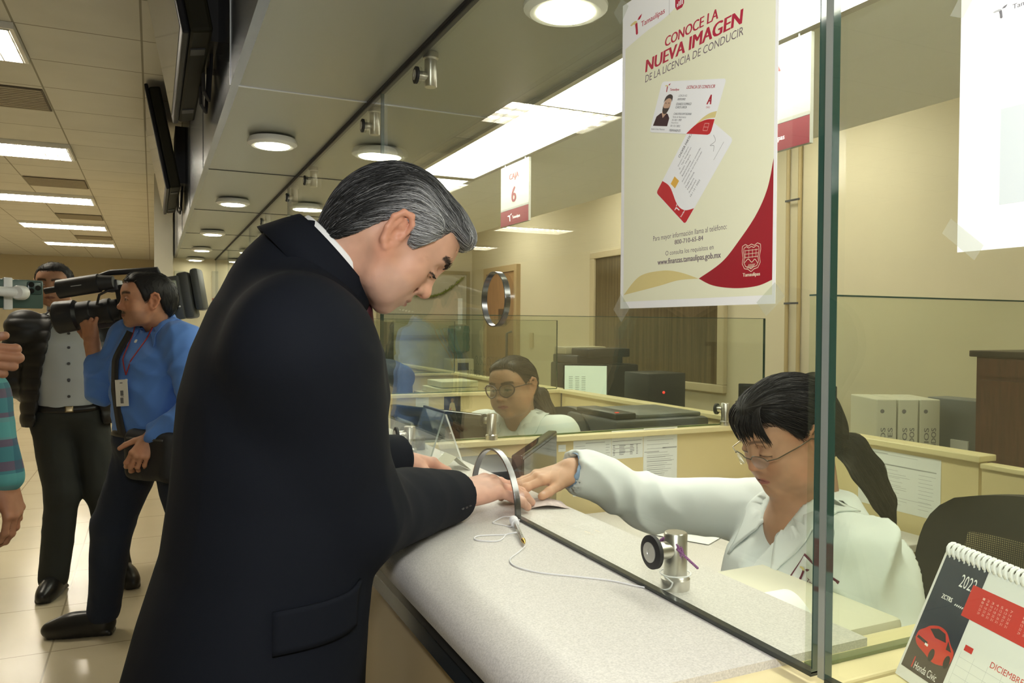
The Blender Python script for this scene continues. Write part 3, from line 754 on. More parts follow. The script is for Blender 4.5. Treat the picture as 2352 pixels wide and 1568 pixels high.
    for s_, u0, v0, u1, v1, bo in (('LICENCIA NO.', 48, 53, 68, 56, 0), ('180920982', 48, 48, 66, 51, 0.02), ('EDUARDO DOMINGO', 48, 41, 82, 44.4, 0.02), ('CLARCK GARCIA', 48, 36.4, 74, 39.8, 0.02), ('CARL970315MTSSDR00', 48, 27, 88, 30, 0.02), ('Fecha de Nacimiento', 48, 22.6, 78, 25.4, 0), ('15 / 03 / 1997', 48, 18, 70, 21, 0.02), ('Expedición', 48, 14, 64, 16.6, 0), ('10 / 12 / 2022', 48, 9.6, 70, 12.4, 0.02), ('PERMANENTE', 48, 2.6, 74, 6, 0.02), ('Estados Unidos Mexicanos', 3, 4, 36, 6.6, 0)):
        c1.text(tx, s_, u0, v0, u1, v1, bo, h=0.8)
    tx.build('card_print', ink, f_)
    p1, p2, p3 = B(), B(), B()
    c1.poly(p1, [(5, 10), (40, 10), (40, 22), (34, 28), (27, 30), (16, 29), (8, 24)], 0.78)                    # shirt
    c1.poly(p2, curve_pts([(20, 28), (18, 38), (20, 48), (26, 52), (33, 50), (35, 42), (33, 34), (29, 27)], 4) + [(24, 22)], 0.82)  # face
    c1.poly(p3, curve_pts([(17, 44), (19, 53), (27, 57), (35, 54), (36, 46), (33, 50), (26, 51), (20, 48), (17, 44)], 4), 0.86)     # hair
    c1.poly(p3, curve_pts([(18, 40), (19, 33), (24, 28), (31, 30), (35, 40), (32, 37), (26, 36.5), (21, 37), (18, 40)], 4), 0.86)   # beard
    for q in (23, 30): c1.line(p3, [(q - 1.8, 44), (q + 1.8, 44)], 0.9, 0.86)
    p1.build('portrait_shirt', M('portrait_dark', (0.05, 0.02, 0.025), 0.6), f_); p2.build('portrait_face', M('portrait_skin', (0.55, 0.36, 0.25), 0.6), f_); p3.build('portrait_hair', M('portrait_hair', (0.06, 0.045, 0.04), 0.6), f_)
    b = B(); c1.poly(b, [(88, 0.5)] + curve_pts([(88, 0.5), (104, 14), (122, 21), (139.5, 22)], 6)[1:] + [(139.5, 6), (138, 2), (134, 0.5)], 0.76); b.build('red_corner', red_pr, f_)
    b = B(); c1.poly(b, curve_pts([(100, 10), (112, 22), (126, 30), (139.5, 33)], 6) + curve_pts([(139.5, 24), (122, 22), (108, 16), (100, 10)], 6), 0.74); b.build('gold_edge', gold_pr, f_)
    b = B(); c1.line(b, [(122, 6), (122, 16), (131, 16), (131, 6), (122, 6)], 0.8, 0.82); c1.line(b, [(122, 11), (131, 11)], 0.8, 0.82); b.build('white_arms', M('arms_pink', (0.75, 0.4, 0.35), 0.5), f_)
    # sticky tape at the corners
    tape = glass_mat('sticky_tape', (0.90, 0.92, 0.88), 1.0, 0.16, (0.85, 0.88, 0.82))
    for q in ([(2, 22), (-18, -1), (4, -20), (26, 0)], [(287, 2), (303, -14), (331, 8), (316, 24)], [(-2, 458), (-24, 444), (-5, 420), (16, 440)]):
        b = B(); sh.poly(b, q, 0.9); b.build('tape', tape, t)
licence_poster()

def near_notice():
    sh = Sheet((0.6312, 0.447, 1.466), (0, -1, 0), (0, 0, 1), (-1, 0, 0))
    t = thing('notice', 'bright white notice taped to the near pane at the right edge of the photo', 'notice', (0.631, 0.34, 1.466))
    b = B(); sh.card(b, 0, 0, 216, 279, 0, 0.3); b.build('sheet', white_pr, t)
    g, m_ = B(), B(); emblem(sh, g, m_, 28, 188, 12, 10, 0.5); sh.text(m_, 'Tamaulipas', 44, 191, 72, 196, 0.01)
    g.build('gold_emblem', inkf, t); m_.build('grey_print', ink, t)
    b = B(); sh.rect(b, 36, 36, 180, 114, 0.4); b.build('grey_panel', M('pale_grey_print', (0.60, 0.66, 0.66), 0.5), t)
    tape = MATS['sticky_tape']
    for q in ([(-10, 206), (2, 200), (14, 218), (2, 224)], [(-14, 18), (16, -8), (24, 4), (-6, 30)]):
        b = B(); sh.poly(b, q, 0.9); b.build('tape', tape, t)
near_notice()
# faint etched wording on the pane
sh = Sheet((0.6315, 1.606, 1.285), (0, -1, 0), (0, 0, 1), (-1, 0, 0))
b = B(); sh.text(b, 'SUS DOCUMENTOS', 60, 32, 252, 52, 0.0); sh.text(b, 'antes de', 14, 8, 130, 26, 0.0)
tag(b.build('etched_wording', glass_mat('etched', (0.80, 0.82, 0.76), 1.0, 0.10, (0.7, 0.72, 0.6))), 'two faint lines of lettering on the glass below the talk hole', 'lettering')

# ================================================================== hanging counter signs
def caja_sign(yc, num, label):
    t = thing('counter_sign', label, 'sign', (1.405, yc, 1.83), group='hanging counter signs')
    sign_w = M('sign_white', (0.44, 0.44, 0.38), 0.5); sign_r = M('sign_maroon', (0.17, 0.008, 0.018), 0.5)
    x, w, z0, z1 = 1.405, 0.28, 1.835, 2.095
    bx((x - 0.004, yc - w / 2, z0), (x + 0.006, yc + w / 2, z1)).build('board', sign_w, t)
    sh = Sheet((x - 0.0045, yc + w / 2, z0), (0, -1, 0), (0, 0, 1), (-1, 0, 0))
    b = B(); sh.rect(b, 1, 1, 279, 66, 0.3); b.build('maroon_band', sign_r, t)
    b = B(); sh.rect(b, 1, 67, 279, 76, 0.3); b.build('grey_band', M('sign_grey', (0.30, 0.30, 0.27), 0.5), t)
    b = B(); sh.text(b, 'CAJA', 88, 188, 184, 220, 0.03)
    if num: sh.text(b, num, 112, 96, 160, 162, 0.03)
    b.build('lettering', sign_r, t)
    g, b = B(), B(); emblem(sh, b, b, 72, 16, 46, 34, 0.5); sh.text(b, 'Tamaulipas', 122, 22, 200, 38, 0.02); b.build('white_emblem', white_pr, t)
    b = B()
    for q in (-0.1, 0.1): b.cyl((x, yc + q, z1), (x, yc + q, 2.104), 0.003, n=8)
    b.build('hanger', alu, t)
caja_sign(3.005, '6', 'white and maroon hanging sign reading CAJA 6')
caja_sign(1.505, '', 'white and maroon hanging sign half hidden behind the big poster')

# ================================================================== things pinned in the booths
def sheet_on(o, ux, n, w, h, name, label, cat, group, lines, title=None, tw=0.5, m=None):
    """a printed sheet w x h mm, lines = (v, u0, u1, weight)"""
    sh = Sheet(o, ux, (0, 0, 1), n)
    t = thing(name, label, cat, sh.o, group=group)
    b = B(); sh.card(b, 0, 0, w, h, 0.3, 0.6); b.build('sheet', m or paper, t)
    b = B()
    if title: sh.text(b, title, w * (0.5 - tw / 2), h - 16, w * (0.5 + tw / 2), h - 8, 0.02, h=0.8)
    for v, u0, u1, wt in lines: sh.line(b, [(u0, v), (u1, v)], wt, 0.8)
    if b.v: b.build('print', inkf if not title else ink, t)
    return t
rr_ = random.Random(3)
def rows(n, h, w, top=22, wt=1.0, cols=((0.06, 0.5),)):
    L = []
    for i in range(n):
        v = h - top - i * (h - top - 10) / n
        for a, c in cols: L.append((v, w * a, w * (a + (c - a) * rr_.uniform(0.6, 1.0)), wt))
    return L
g_ = 'printed lists on the partition between the clerks'
sheet_on((1.345, 2.380, 0.80), (1, 0, 0), (0, -1, 0), 157, 196, 'price_list', 'white list left of the three sheets on the partition, two columns', 'paper', g_, rows(17, 196, 157, 20, 1.6, ((0.05, 0.42), (0.85, 0.97))) + [(186, 50, 130, 2.4)])
sheet_on((1.503, 2.380, 0.921), (1, 0, 0), (0, -1, 0), 136, 103, 'list_sheet', 'small sheet headed PGJ in the middle of the three sheets', 'paper', g_, rows(5, 82, 136, 4, 1.4, ((0.03, 0.98),)) + rows(7, 52, 136, 4, 1.8, ((0.05, 0.12), (0.24, 0.44), (0.58, 0.72), (0.78, 0.84))), 'PGJ', 0.26)
sheet_on((1.641, 2.380, 0.83), (1, 0, 0), (0, -1, 0), 152, 196, 'requirement_sheet', 'long printed sheet right of the three sheets on the partition', 'paper', g_, rows(11, 184, 152, 2, 1.5, ((0.10, 0.95),)) + [(190, 4, 140, 2.6), (182, 4, 30, 2.6), (172, 4, 60, 3), (120, 85, 150, 5), (108, 4, 70, 3)] + rows(11, 96, 152, 2, 1.5, ((0.10, 0.85),)))
sheet_on((1.285, 2.380, 0.962), (1, 0, 0), (0, -1, 0), 30, 24, 'small_label', 'tiny white label on the partition beside the monitor\'s corner', 'label', None, [(12, 4, 26, 1)])
sheet_on((2.2595, 1.957, 0.79), (0, -1, 0), (-1, 0, 0), 315, 195, 'wall_form', 'large printed form taped to the cream partition behind the ponytail', 'paper', None, rows(5, 195, 315, 12, 1.2, ((0.06, 0.95),)) + [(150, 10, 300, 3.4)] + rows(10, 140, 315, 6, 1.2, ((0.2, 0.62), (0.75, 0.95))) + [(186, 60, 120, 2.2)])
sheet_on((1.331, 4.139, 0.925), (1, 0, 0), (0, -1, 0), 76, 78, 'memo_sheet', 'pale memo sheet on the far partition left of the picture card', 'paper', None, rows(6, 78, 76, 10, 1.0, ((0.1, 0.9),)))
# small picture card: a plain robed figure
sh = Sheet((1.498, 4.139, 0.885), (1, 0, 0), (0, 0, 1), (0, -1, 0))
t = thing('picture_card', 'small dark picture card with a pale robed figure on the far partition', 'picture', (1.548, 4.139, 0.885))
b = B(); sh.card(b, 0, 0, 100, 122, 0.3, 0.8); b.build('card', M('picture_dark', (0.05, 0.045, 0.07), 0.35), t)
b = B(); sh.poly(b, [(36, 0), (30, 40), (36, 74), (48, 82), (62, 76), (70, 40), (72, 0)], 1.0); b.build('figure_robe', M('robe_pale', (0.5, 0.42, 0.25), 0.5), t)
b = B(); sh.poly(b, [(50 + 9 * math.cos(a * 0.5), 92 + 12 * math.sin(a * 0.5)) for a in range(13)], 1.1); b.build('figure_head', M('head_tone', (0.3, 0.17, 0.09), 0.5), t)
b = B(); sh.poly(b, [(44, 56), (36, 0), (20, 0), (30, 30)], 1.1); b.build('red_fold', M('red_fold', (0.45, 0.08, 0.06), 0.5), t)

# ================================================================== desks
for i, y0, y1 in ((0, 0.69, 2.35), (1, 2.45, 4.11), (2, 4.21, 5.87)):
    lb = ('under-counter desk in front of the reaching clerk', 'under-counter desk of the clerk in dark glasses', 'under-counter desk of the third booth')[i]
    t = thing('desk', lb, 'desk', (0.92, (y0 + y1) / 2, 0), group='desks of the booths')
    bx((0.80, y0, 0.715), (1.06, y1, 0.74), 0.003).build('desk_top', counter_m, t)
    for y in (y0 + 0.02, y1 - 0.05): bx((0.82, y, 0), (1.04, y + 0.03, 0.715)).build('leg', cream, t)
for i, y0, y1 in ((0, 1.62, 2.36), (1, 3.35, 4.11)):
    lb = ('grey side desk under the PGJ lists, with loose papers on it', 'grey side desk against the far partition of the second booth')[i]
    t = thing('side_desk', lb, 'desk', (1.8, (y0 + y1) / 2, 0), group='side desks of the booths')
    bx((1.38, y0, 0.715), (2.22, y1, 0.74), 0.003).build('desk_top', counter_m, t)
    for x in (1.40, 2.17): bx((x, y0 + 0.02, 0), (x + 0.03, y1 - 0.02, 0.715)).build('leg', cream, t)
for i, (x, y, rz, lab) in enumerate(((1.60, 2.02, 0.5, 'lower white paper sheet on the grey side desk'), (1.68, 2.10, 0.15, 'crumpled upper paper sheet on the grey side desk'))):
    b = B(); n = 8; vs = []
    for a in range(n + 1):
        for c in range(n + 1):
            u, v = (a / n - 0.5) * 0.28, (c / n - 0.5) * 0.2
            z = 0.7425 + 0.006 * i + i * (0.012 * abs(math.sin(a * 1.1 + c * 0.7)))
            vs.append((x + u * math.cos(rz) - v * math.sin(rz), y + u * math.sin(rz) + v * math.cos(rz), z))
    fs = [[a * (n + 1) + c, (a + 1) * (n + 1) + c, (a + 1) * (n + 1) + c + 1, a * (n + 1) + c + 1] for a in range(n) for c in range(n)]
    top = [(p[0], p[1], p[2] + 0.0008) for p in vs]; N = len(vs)
    b.add(vs, [f[::-1] for f in fs]); b.add(top, fs)
    tag(b.build('paper_sheet', paper, smooth=True), lab, 'paper', 'loose papers on the side desk')

# ---- monitors
def monitor(name, label, p0, d, nrm, w, ztop, h, front_scr, group='monitors at the counters', zb=0.74):
    """p0 = top corner, d = direction along the top edge, nrm = direction the screen faces"""
    p0, d, nrm = Vector(p0), Vector(d).normalized(), Vector(nrm).normalized(); up = Vector((0, 0, 1))
    c = p0 + d * (w / 2)
    t = thing(name, label, 'monitor', (c.x, c.y, zb), group=group)
    R = Matrix((d, nrm, up)).transposed()
    def q(lo, hi, bev=0): return B().box(lo, hi, R, Vector((c.x, c.y, ztop - h)), bev)
    q((-w / 2, -0.028, 0), (w / 2, 0.0, h), 0.004).build('casing', black_gloss, t)
    q((-w / 2 + 0.012, 0.0, 0.016), (w / 2 - 0.012, 0.0012, h - 0.012)).build('screen', front_scr, t)
    q((-0.07, -0.05, 0.08), (0.07, -0.028, 0.22), 0.01).build('back_hub', black_pl, t)
    q((-0.025, -0.06, -(ztop - h - zb)), (0.025, -0.035, 0.14)).build('stand', black_pl, t)
    q((-0.11, -0.11, -(ztop - h - zb)), (0.11, 0.06, -(ztop - h - zb) + 0.012), 0.004).build('foot', black_pl, t)
scr_dark = M('screen_dark', (0.05, 0.042, 0.035), 0.08, spec=0.6)
monitor('monitor', 'dark monitor seen edge-on beside the reaching clerk\'s hand', (0.80, 1.66, 0), (0.62, 0.78, 0), (0.78, -0.62, 0), 0.46, 1.092, 0.29, scr_dark)
monitor('monitor', 'glossy black monitor back in front of the clerk in dark glasses', (1.115, 2.53, 0), (-0.397, 0.918, 0), (0.918, 0.397, 0), 0.56, 1.082, 0.33, scr_dark)

def black_box(name, label, cat, lo, hi, m=black_pl, bev=0.008, group=None):
    return tag(bx(lo, hi, bev).build(name, m, smooth=30), label, cat, group)

# ---- label printer and curled receipt in front of the reaching clerk
t = thing('receipt_printer', 'cream receipt printer at the near end of the clerk\'s desk', 'printer', (0.935, 0.97, 0.74))
bx((0.83, 0.80, 0.742), (1.045, 1.13, 0.93), 0.012).build('body', M('printer_cream', (0.70, 0.68, 0.54), 0.45), t, 30)
bx((0.90, 0.82, 0.93), (1.05, 1.125, 0.955), 0.01).build('lid', MATS['printer_cream'], t, 30)
bx((0.845, 0.98, 0.93), (0.895, 1.12, 0.936)).build('tear_slot', dark_grey, t)
b = B(); vs = []; n = 40
pth = []
for i in range(n + 1):
    s = i / n; y = 1.10 - 0.30 * s; z = 0.945 + 0.010 * math.sin(s * 3)
    if 0.45 < s < 0.85: z += 0.036 * math.sin((s - 0.45) / 0.4 * math.pi) ** 1.0
    pth.append((y, z))
for y, z in pth: vs += [(0.848, y, z), (0.902, y, z)]
b.add(vs, [[2 * i, 2 * i + 1, 2 * i + 3, 2 * i + 2] for i in range(n)]); b.add([(x, y, z + 0.0006) for x, y, z in vs], [[2 * i, 2 * i + 2, 2 * i + 3, 2 * i + 1] for i in range(n)])
rc_ = b.build('receipt', paper, smooth=True); tag(rc_, 'white receipt strip curling up behind the counter\'s back edge', 'receipt')
black_box('cash_drawer', 'black box on the desk behind the clerk\'s monitor foot', 'box', (0.82, 1.42, 0.742), (1.02, 1.62, 0.86))
black_box('card_terminal', 'flat black device beside the seen-edge-on monitor', 'device', (0.84, 2.02, 0.742), (1.03, 2.30, 0.985), dark_grey)

# ---- black laser printer in the second booth
t = thing('laser_printer', 'wide black printer beyond the PGJ lists in the second booth', 'printer', (1.78, 2.66, 0.74))
tb = thing('printer_stand', 'low dark cabinet carrying the wide black printer', 'cabinet', (1.72, 2.66, 0)); bx((1.58, 2.47, 0), (2.02, 2.86, 0.738)).build('body', cream, tb); bx((1.60, 2.462, 0.06), (2.00, 2.47, 0.70)).build('door', cream_cap, tb)
bx((1.58, 2.47, 0.74), (2.02, 2.86, 1.045), 0.015).build('body', dark_grey, t, 30)
bx((1.70, 2.50, 1.045), (2.00, 2.82, 1.062), 0.006).build('lid', M('printer_lid', (0.13, 0.135, 0.13), 0.35), t, 30)
bx((1.595, 2.50, 1.045), (1.69, 2.80, 1.07), 0.006).build('control_panel', black_pl, t, 30)
bx((1.61, 2.52, 1.07), (1.625, 2.53, 1.072)).build('red_light', M('red_light', (0.8, 0.05, 0.03), 0.4, emit=(1, 0.05, 0.02), strength=0.6), t)

# ---- office chairs
def office_chair(x, y, face, label, w=0.46, seat=0.46, top=1.0, mesh=False, tilt=0.12, arms=False):
    """face = direction the sitter looks, radians"""
    t = thing('office_chair', label, 'chair', (x, y, 0), group='black office chairs')
    R = Matrix.Rotation(face - math.pi / 2, 3, 'Z'); c = Vector((x, y, 0))
    def w_(p): return R @ Vector(p) + c
    b = B()
    b.box((-w / 2, -0.22, seat - 0.05), (w / 2, 0.24, seat + 0.02), R, c, 0.03); b.build('seat', M('chair_fabric', (0.014, 0.014, 0.016), 0.8), t, 30)
    # backrest: a curved shell with a rounded outline
    h0, h1 = seat + 0.10, top; n, m = 14, 14; vs = []; fs = []
    for k_ in range(2):
        for i in range(n + 1):
            for j in range(m + 1):
                u, v = i / n * 2 - 1, j / m
                rnd = 1.0
                vv = v * 2 - 1
                ex = (abs(vv) ** 5)
                sx = u * w / 2 * (0.86 + 0.14 * (1 - vv * vv)) * (1 - 0.22 * ex)
                yy = -0.24 - tilt * v - 0.05 * (1 - u * u) + (0.02 if k_ else -0.02)
                vs.append(w_((sx, yy, h0 + (h1 - h0) * v - 0.03 * (u * u) * max(vv, 0) ** 2)))
    N = (n + 1) * (m + 1)
    idx = lambda k_, i, j: k_ * N + i * (m + 1) + j
    rim, net = [], []
    for i in range(n):
        for j in range(m):
            edge = i < 2 or i > n - 3 or j < 2 or j > m - 4
            for k_ in range(2):
                f = [idx(k_, i, j), idx(k_, i + 1, j), idx(k_, i + 1, j + 1), idx(k_, i, j + 1)]
                f = f if k_ else f[::-1]
                (rim if (edge or not mesh) else net).append(f)
    for i in range(n):
        rim += [[idx(0, i, 0), idx(0, i + 1, 0), idx(1, i + 1, 0), idx(1, i, 0)], [idx(1, i, m), idx(1, i + 1, m), idx(0, i + 1, m), idx(0, i, m)]]
    for j in range(m):
        rim += [[idx(1, 0, j), idx(1, 0, j + 1), idx(0, 0, j + 1), idx(0, 0, j)], [idx(0, n, j), idx(0, n, j + 1), idx(1, n, j + 1), idx(1, n, j)]]
    b = B().add(vs, rim); b.build('backrest', M('chair_shell', (0.012, 0.012, 0.014), 0.5), t, 50)
    if net:
        mm = M('chair_net', (0.02, 0.02, 0.02), 0.6)
        if not mm.node_tree.nodes.get('net'):
            nt = mm.node_tree; bs = nt.nodes['Principled BSDF']; tc = nt.nodes.new('ShaderNodeTexCoord')
            mp = nt.nodes.new('ShaderNodeMapping'); mp.name = 'net'; mp.inputs['Rotation'].default_value = (0, 0, 0)
            nt.links.new(tc.outputs['Object'], mp.inputs['Vector'])
            sep = nt.nodes.new('ShaderNodeSeparateXYZ'); nt.links.new(mp.outputs['Vector'], sep.inputs[0])
            outs = []
            for sgn in (1, -1):
                a = nt.nodes.new('ShaderNodeMath'); a.operation = 'MULTIPLY_ADD'; nt.links.new(sep.outputs['Y'], a.inputs[0]); a.inputs[1].default_value = sgn; nt.links.new(sep.outputs['Z'], a.inputs[2])
                m1 = nt.nodes.new('ShaderNodeMath'); m1.operation = 'MULTIPLY'; nt.links.new(a.outputs[0], m1.inputs[0]); m1.inputs[1].default_value = 2 * math.pi / 0.0095
                sn = nt.nodes.new('ShaderNodeMath'); sn.operation = 'SINE'; nt.links.new(m1.outputs[0], sn.inputs[0]); outs.append(sn)
            pr_ = nt.nodes.new('ShaderNodeMath'); pr_.operation = 'MULTIPLY'; nt.links.new(outs[0].outputs[0], pr_.inputs[0]); nt.links.new(outs[1].outputs[0], pr_.inputs[1])
            lt = nt.nodes.new('ShaderNodeMath'); lt.operation = 'LESS_THAN'; nt.links.new(pr_.outputs[0], lt.inputs[0]); lt.inputs[1].default_value = 0.22
            nt.links.new(lt.outputs[0], bs.inputs['Alpha'])
        B().add(vs, net).build('mesh_panel', mm, t)
    b = B().tube([w_((0, -0.10, seat - 0.06)), w_((0, -0.25, seat - 0.05)), w_((0, -0.31, seat + 0.08)), w_((0, -0.32, seat + 0.22))], 0.022); b.build('back_bracket', black_pl, t, True)
    b = B().cyl(w_((0, 0, 0.10)), w_((0, 0, seat - 0.05)), 0.028); b.build('gas_column', dark_grey, t, 30)
    for k_ in range(5):
        a = k_ * 2 * math.pi / 5
        p = w_((0.28 * math.cos(a), 0.28 * math.sin(a), 0.06))
        f_ = B().tube([w_((0.02 * math.cos(a), 0.02 * math.sin(a), 0.10)), p + Vector((0, 0, 0.015))], [0.03, 0.018]).build('base_leg', black_pl, t, True)
        B().cyl(p + Vector((-0.012, 0, -0.03)), p + Vector((0.012, 0, -0.03)), 0.03, n=16).build('caster', black_pl, f_, 30)
    return t
office_chair(1.47, 1.09, math.pi - 0.1, 'black mesh-backed office chair behind the reaching clerk', 0.56, 0.44, 1.02, True, 0.06)
office_chair(1.25, 2.82, math.pi + 0.15, 'black office chair behind the clerk in dark glasses', 0.50, 0.44, 1.06, False, 0.08)
office_chair(2.98, 3.36, math.pi * 0.8, 'empty black high-backed chair near the wall window, above the partition', 0.46, 0.46, 1.16, False, 0.10)
office_chair(1.56, 5.06, math.pi, 'black office chair of the hunched clerk in the third booth', 0.46, 0.42, 0.92, False, 0.05)

# ================================================================== desks and machines along the back wall
def back_desk(lo, hi, label):
    t = thing('back_desk', label, 'desk', ((lo[0] + hi[0]) / 2, (lo[1] + hi[1]) / 2, 0), group='desks behind the booths')
    z = hi[2]
    bx((lo[0], lo[1], z - 0.03), hi, 0.003).build('desk_top', cream_cap, t)
    bx((hi[0] - 0.03, lo[1] + 0.02, 0), (hi[0] - 0.01, hi[1] - 0.02, z - 0.03)).build('back_panel', cream, t)
    for y in (lo[1] + 0.03, hi[1] - 0.06): bx((lo[0] + 0.03, y, 0), (hi[0] - 0.03, y + 0.03, z - 0.03)).build('side_panel', cream, t)
back_desk((2.42, 2.10, 0), (3.35, 2.98, 0.78), 'cream desk carrying the three white binders')
back_desk((2.46, 3.70, 0), (3.15, 5.20, 0.78), 'cream desk below the brown window, with the copier')
# binders
bl = ('left', 'middle', 'right'); wd = (('OFICIOS', 'CORTES'), ('OFICIOS', 'ENVIADOS'), ('OFICIOS', 'RECIBIDOS'))
for i in range(3):
    c = Vector((2.78, 2.32, 0.78)) + Vector((0.0825, -0.0395, 0)) * i
    d = Vector((0.90, -0.43, 0)).normalized(); nr = Vector((-0.43, -0.90, 0)).normalized()
    t = thing('binder', bl[i] + ' white ring binder of the three, spine reading ' + ' '.join(wd[i]), 'binder', c, group='white ring binders')
    R = Matrix((d, -nr, Vector((0, 0, 1)))).transposed()
    B().box((0, 0, 0), (0.085, 0.26, 0.32), R, c, 0.004).build('cover', M('binder_white', (0.60, 0.60, 0.50), 0.4), t)
    sh = Sheet(c + nr * 0.0005, Vector((0, 0, 1)), -d, nr)
    b = B(); sh.text(b, wd[i][0], 40, -38, 200, -18, 0.02, h=0.6); sh.text(b, wd[i][1], 40, -68, 200, -48, 0.02, h=0.6); b.build('lettering', ink, t)
    b = B(); sh.poly(b, [(270 + 9 * math.cos(a * 0.6), -24 + 9 * math.sin(a * 0.6)) for a in range(10)], 0.6); b.build('emblem', ink, t)
t = thing('box_file', 'grey box file standing right of the white binders', 'box file', (3.22, 2.25, 0.78))
bx((3.16, 2.13, 0.78), (3.29, 2.37, 1.095), 0.004).build('case', M('file_grey', (0.16, 0.17, 0.17), 0.5), t); bx((3.152, 2.17, 0.86), (3.16, 2.25, 0.92)).build('label_patch', paper, t)
t = thing('tape_dispenser', 'small dark tape dispenser left of the white binders', 'dispenser', (2.68, 2.26, 0.78))
B().prism([(2.62, 2.24, 0.78), (2.76, 2.24, 0.78), (2.76, 2.24, 0.88), (2.72, 2.24, 0.93), (2.66, 2.24, 0.92), (2.62, 2.24, 0.86)], (0, 0.05, 0)).build('body', M('dispenser', (0.05, 0.045, 0.06), 0.4), t)
B().cyl((2.70, 2.235, 0.885), (2.70, 2.295, 0.885), 0.028).build('roll', M('tape_roll', (0.20, 0.12, 0.2), 0.4), t, 30)
t = thing('wooden_cabinet', 'tall dark brown wooden cabinet at the right edge behind the gate', 'cabinet', (3.15, 1.55, 0))
bx((2.98, 1.15, 0), (3.42, 2.02, 1.29)).build('carcass', wood_m, t); bx((2.96, 1.13, 1.29), (3.44, 2.04, 1.315), 0.004).build('top', M('wood_top', (0.035, 0.02, 0.016), 0.4), t)
for a in (0, 1):
    d_ = bx((2.965, 1.17 + a * 0.42, 0.06), (2.98, 1.575 + a * 0.42, 1.20)).build('door', wood_m, t)
    B().ball((2.955, 1.54 + a * 0.09, 0.70), 0.012).build('knob', chrome, d_, True)
bx((2.972, 1.16, 1.215), (2.98, 2.01, 1.285)).build('frieze', wood_m, t)
monitor('monitor', 'black monitor behind the reaching clerk\'s head', (2.33, 2.66, 0), (0.72, -0.69, 0), (-0.69, -0.72, 0), 0.40, 1.155, 0.27, black_pl, 'monitors behind the booths', 0.78)
# copier group under the window
t = thing('copier', 'black copier with raised feeder at the wall window', 'copier', (2.85, 4.75, 0.78))
bx((2.68, 4.56, 0.78), (3.10, 5.10, 1.14), 0.015).build('body', black_pl, t, 30)
bx((2.68, 4.70, 1.14), (3.06, 5.06, 1.20), 0.01).build('scanner_lid', dark_grey, t, 30)
bx((2.70, 4.58, 1.19), (3.04, 4.82, 1.25), 0.01).build('document_feeder', black_pl, t, 30)
bx((2.68, 4.86, 1.20), (3.02, 5.04, 1.255), 0.01).build('side_tray', M('tray_beige', (0.42, 0.39, 0.28), 0.4), t, 30)
monitor('monitor', 'lit monitor showing a pale spreadsheet below the copier', (2.46, 4.50, 0), (0.85, -0.52, 0), (-0.52, -0.85, 0), 0.30, 1.155, 0.225, M('lit_screen', (0.5, 0.55, 0.5), 0.2, emit=(0.72, 0.86, 0.66), strength=0.55), 'monitors behind the booths', 0.78)
sh = Sheet(Vector((2.46, 4.50, 0.93)) + Vector((-0.52, -0.85, 0)) * 0.0022, (0.85, -0.52, 0), (0, 0, 1), (-0.52, -0.85, 0))
b = B()
for c in range(3):
    for r_ in range(9): sh.line(b, [(40 + c * 42, 140 - r_ * 12), (66 + c * 42, 140 - r_ * 12)], 3.0, 0.4)
tag(b.build('spreadsheet_rows', M('sheet_rows', (0.25, 0.30, 0.25), 0.5)), 'grey rows of the spreadsheet on the lit monitor', 'screen text')
t = thing('computer_tower', 'black computer tower with a red light, right of the lit monitor', 'computer', (2.72, 3.86, 0.78))
bx((2.60, 3.72, 0.78), (2.86, 3.98, 1.13), 0.006).build('case', black_pl, t, 30)
B().ball((2.70, 3.715, 1.02), 0.008).build('power_light', M('red_light2', (0.8, 0.05, 0.03), 0.4, emit=(1, 0.04, 0.03), strength=1.0), t, True)
t = thing('pen_cup', 'grey pen cup with coloured pens between lit monitor and tower', 'pen cup', (2.66, 4.16, 0.78))
B().lathe([(0.045, 0), (0.05, 0.12), (0.044, 0.12), (0.04, 0.01)], (2.66, 4.16, 0.78)).build('cup', M('cup_grey', (0.2, 0.2, 0.19), 0.4), t, True)
for i, c in enumerate(((0.7, 0.6, 0.05), (0.5, 0.08, 0.3), (0.1, 0.3, 0.5))):
    B().cyl((2.66 + 0.02 * (i - 1), 4.16, 0.80), (2.66 + 0.05 * (i - 1), 4.15, 0.96 - 0.02 * i), 0.006, n=8).build('pen', M('pen_%s' % 'abc'[i], c, 0.4), t)
# trays of cream papers in the third booth
for i, (z, lab) in enumerate(((0.99, 'lower stack of cream papers beside the hunched clerk'), (1.03, 'upper stack of cream papers beside the hunched clerk'))):
    tag(bx((1.54 + 0.02 * i, 4.36, z), (1.80, 4.66 - 0.04 * i, z + 0.036), 0.004).build('paper_stack', M('cream_paper', (0.66, 0.62, 0.44), 0.6)), lab, 'papers', 'stacks of papers in the third booth')
t = thing('file_cabinet', 'cream cabinet under the paper stacks in the third booth', 'cabinet', (1.66, 4.62, 0)); bx((1.50, 4.30, 0), (1.84, 4.70, 0.989)).build('carcass', cream, t); bx((1.52, 4.292, 0.1), (1.82, 4.30, 0.5)).build('drawer', cream_cap, t); bx((1.52, 4.292, 0.52), (1.82, 4.30, 0.92)).build('drawer', cream_cap, t)
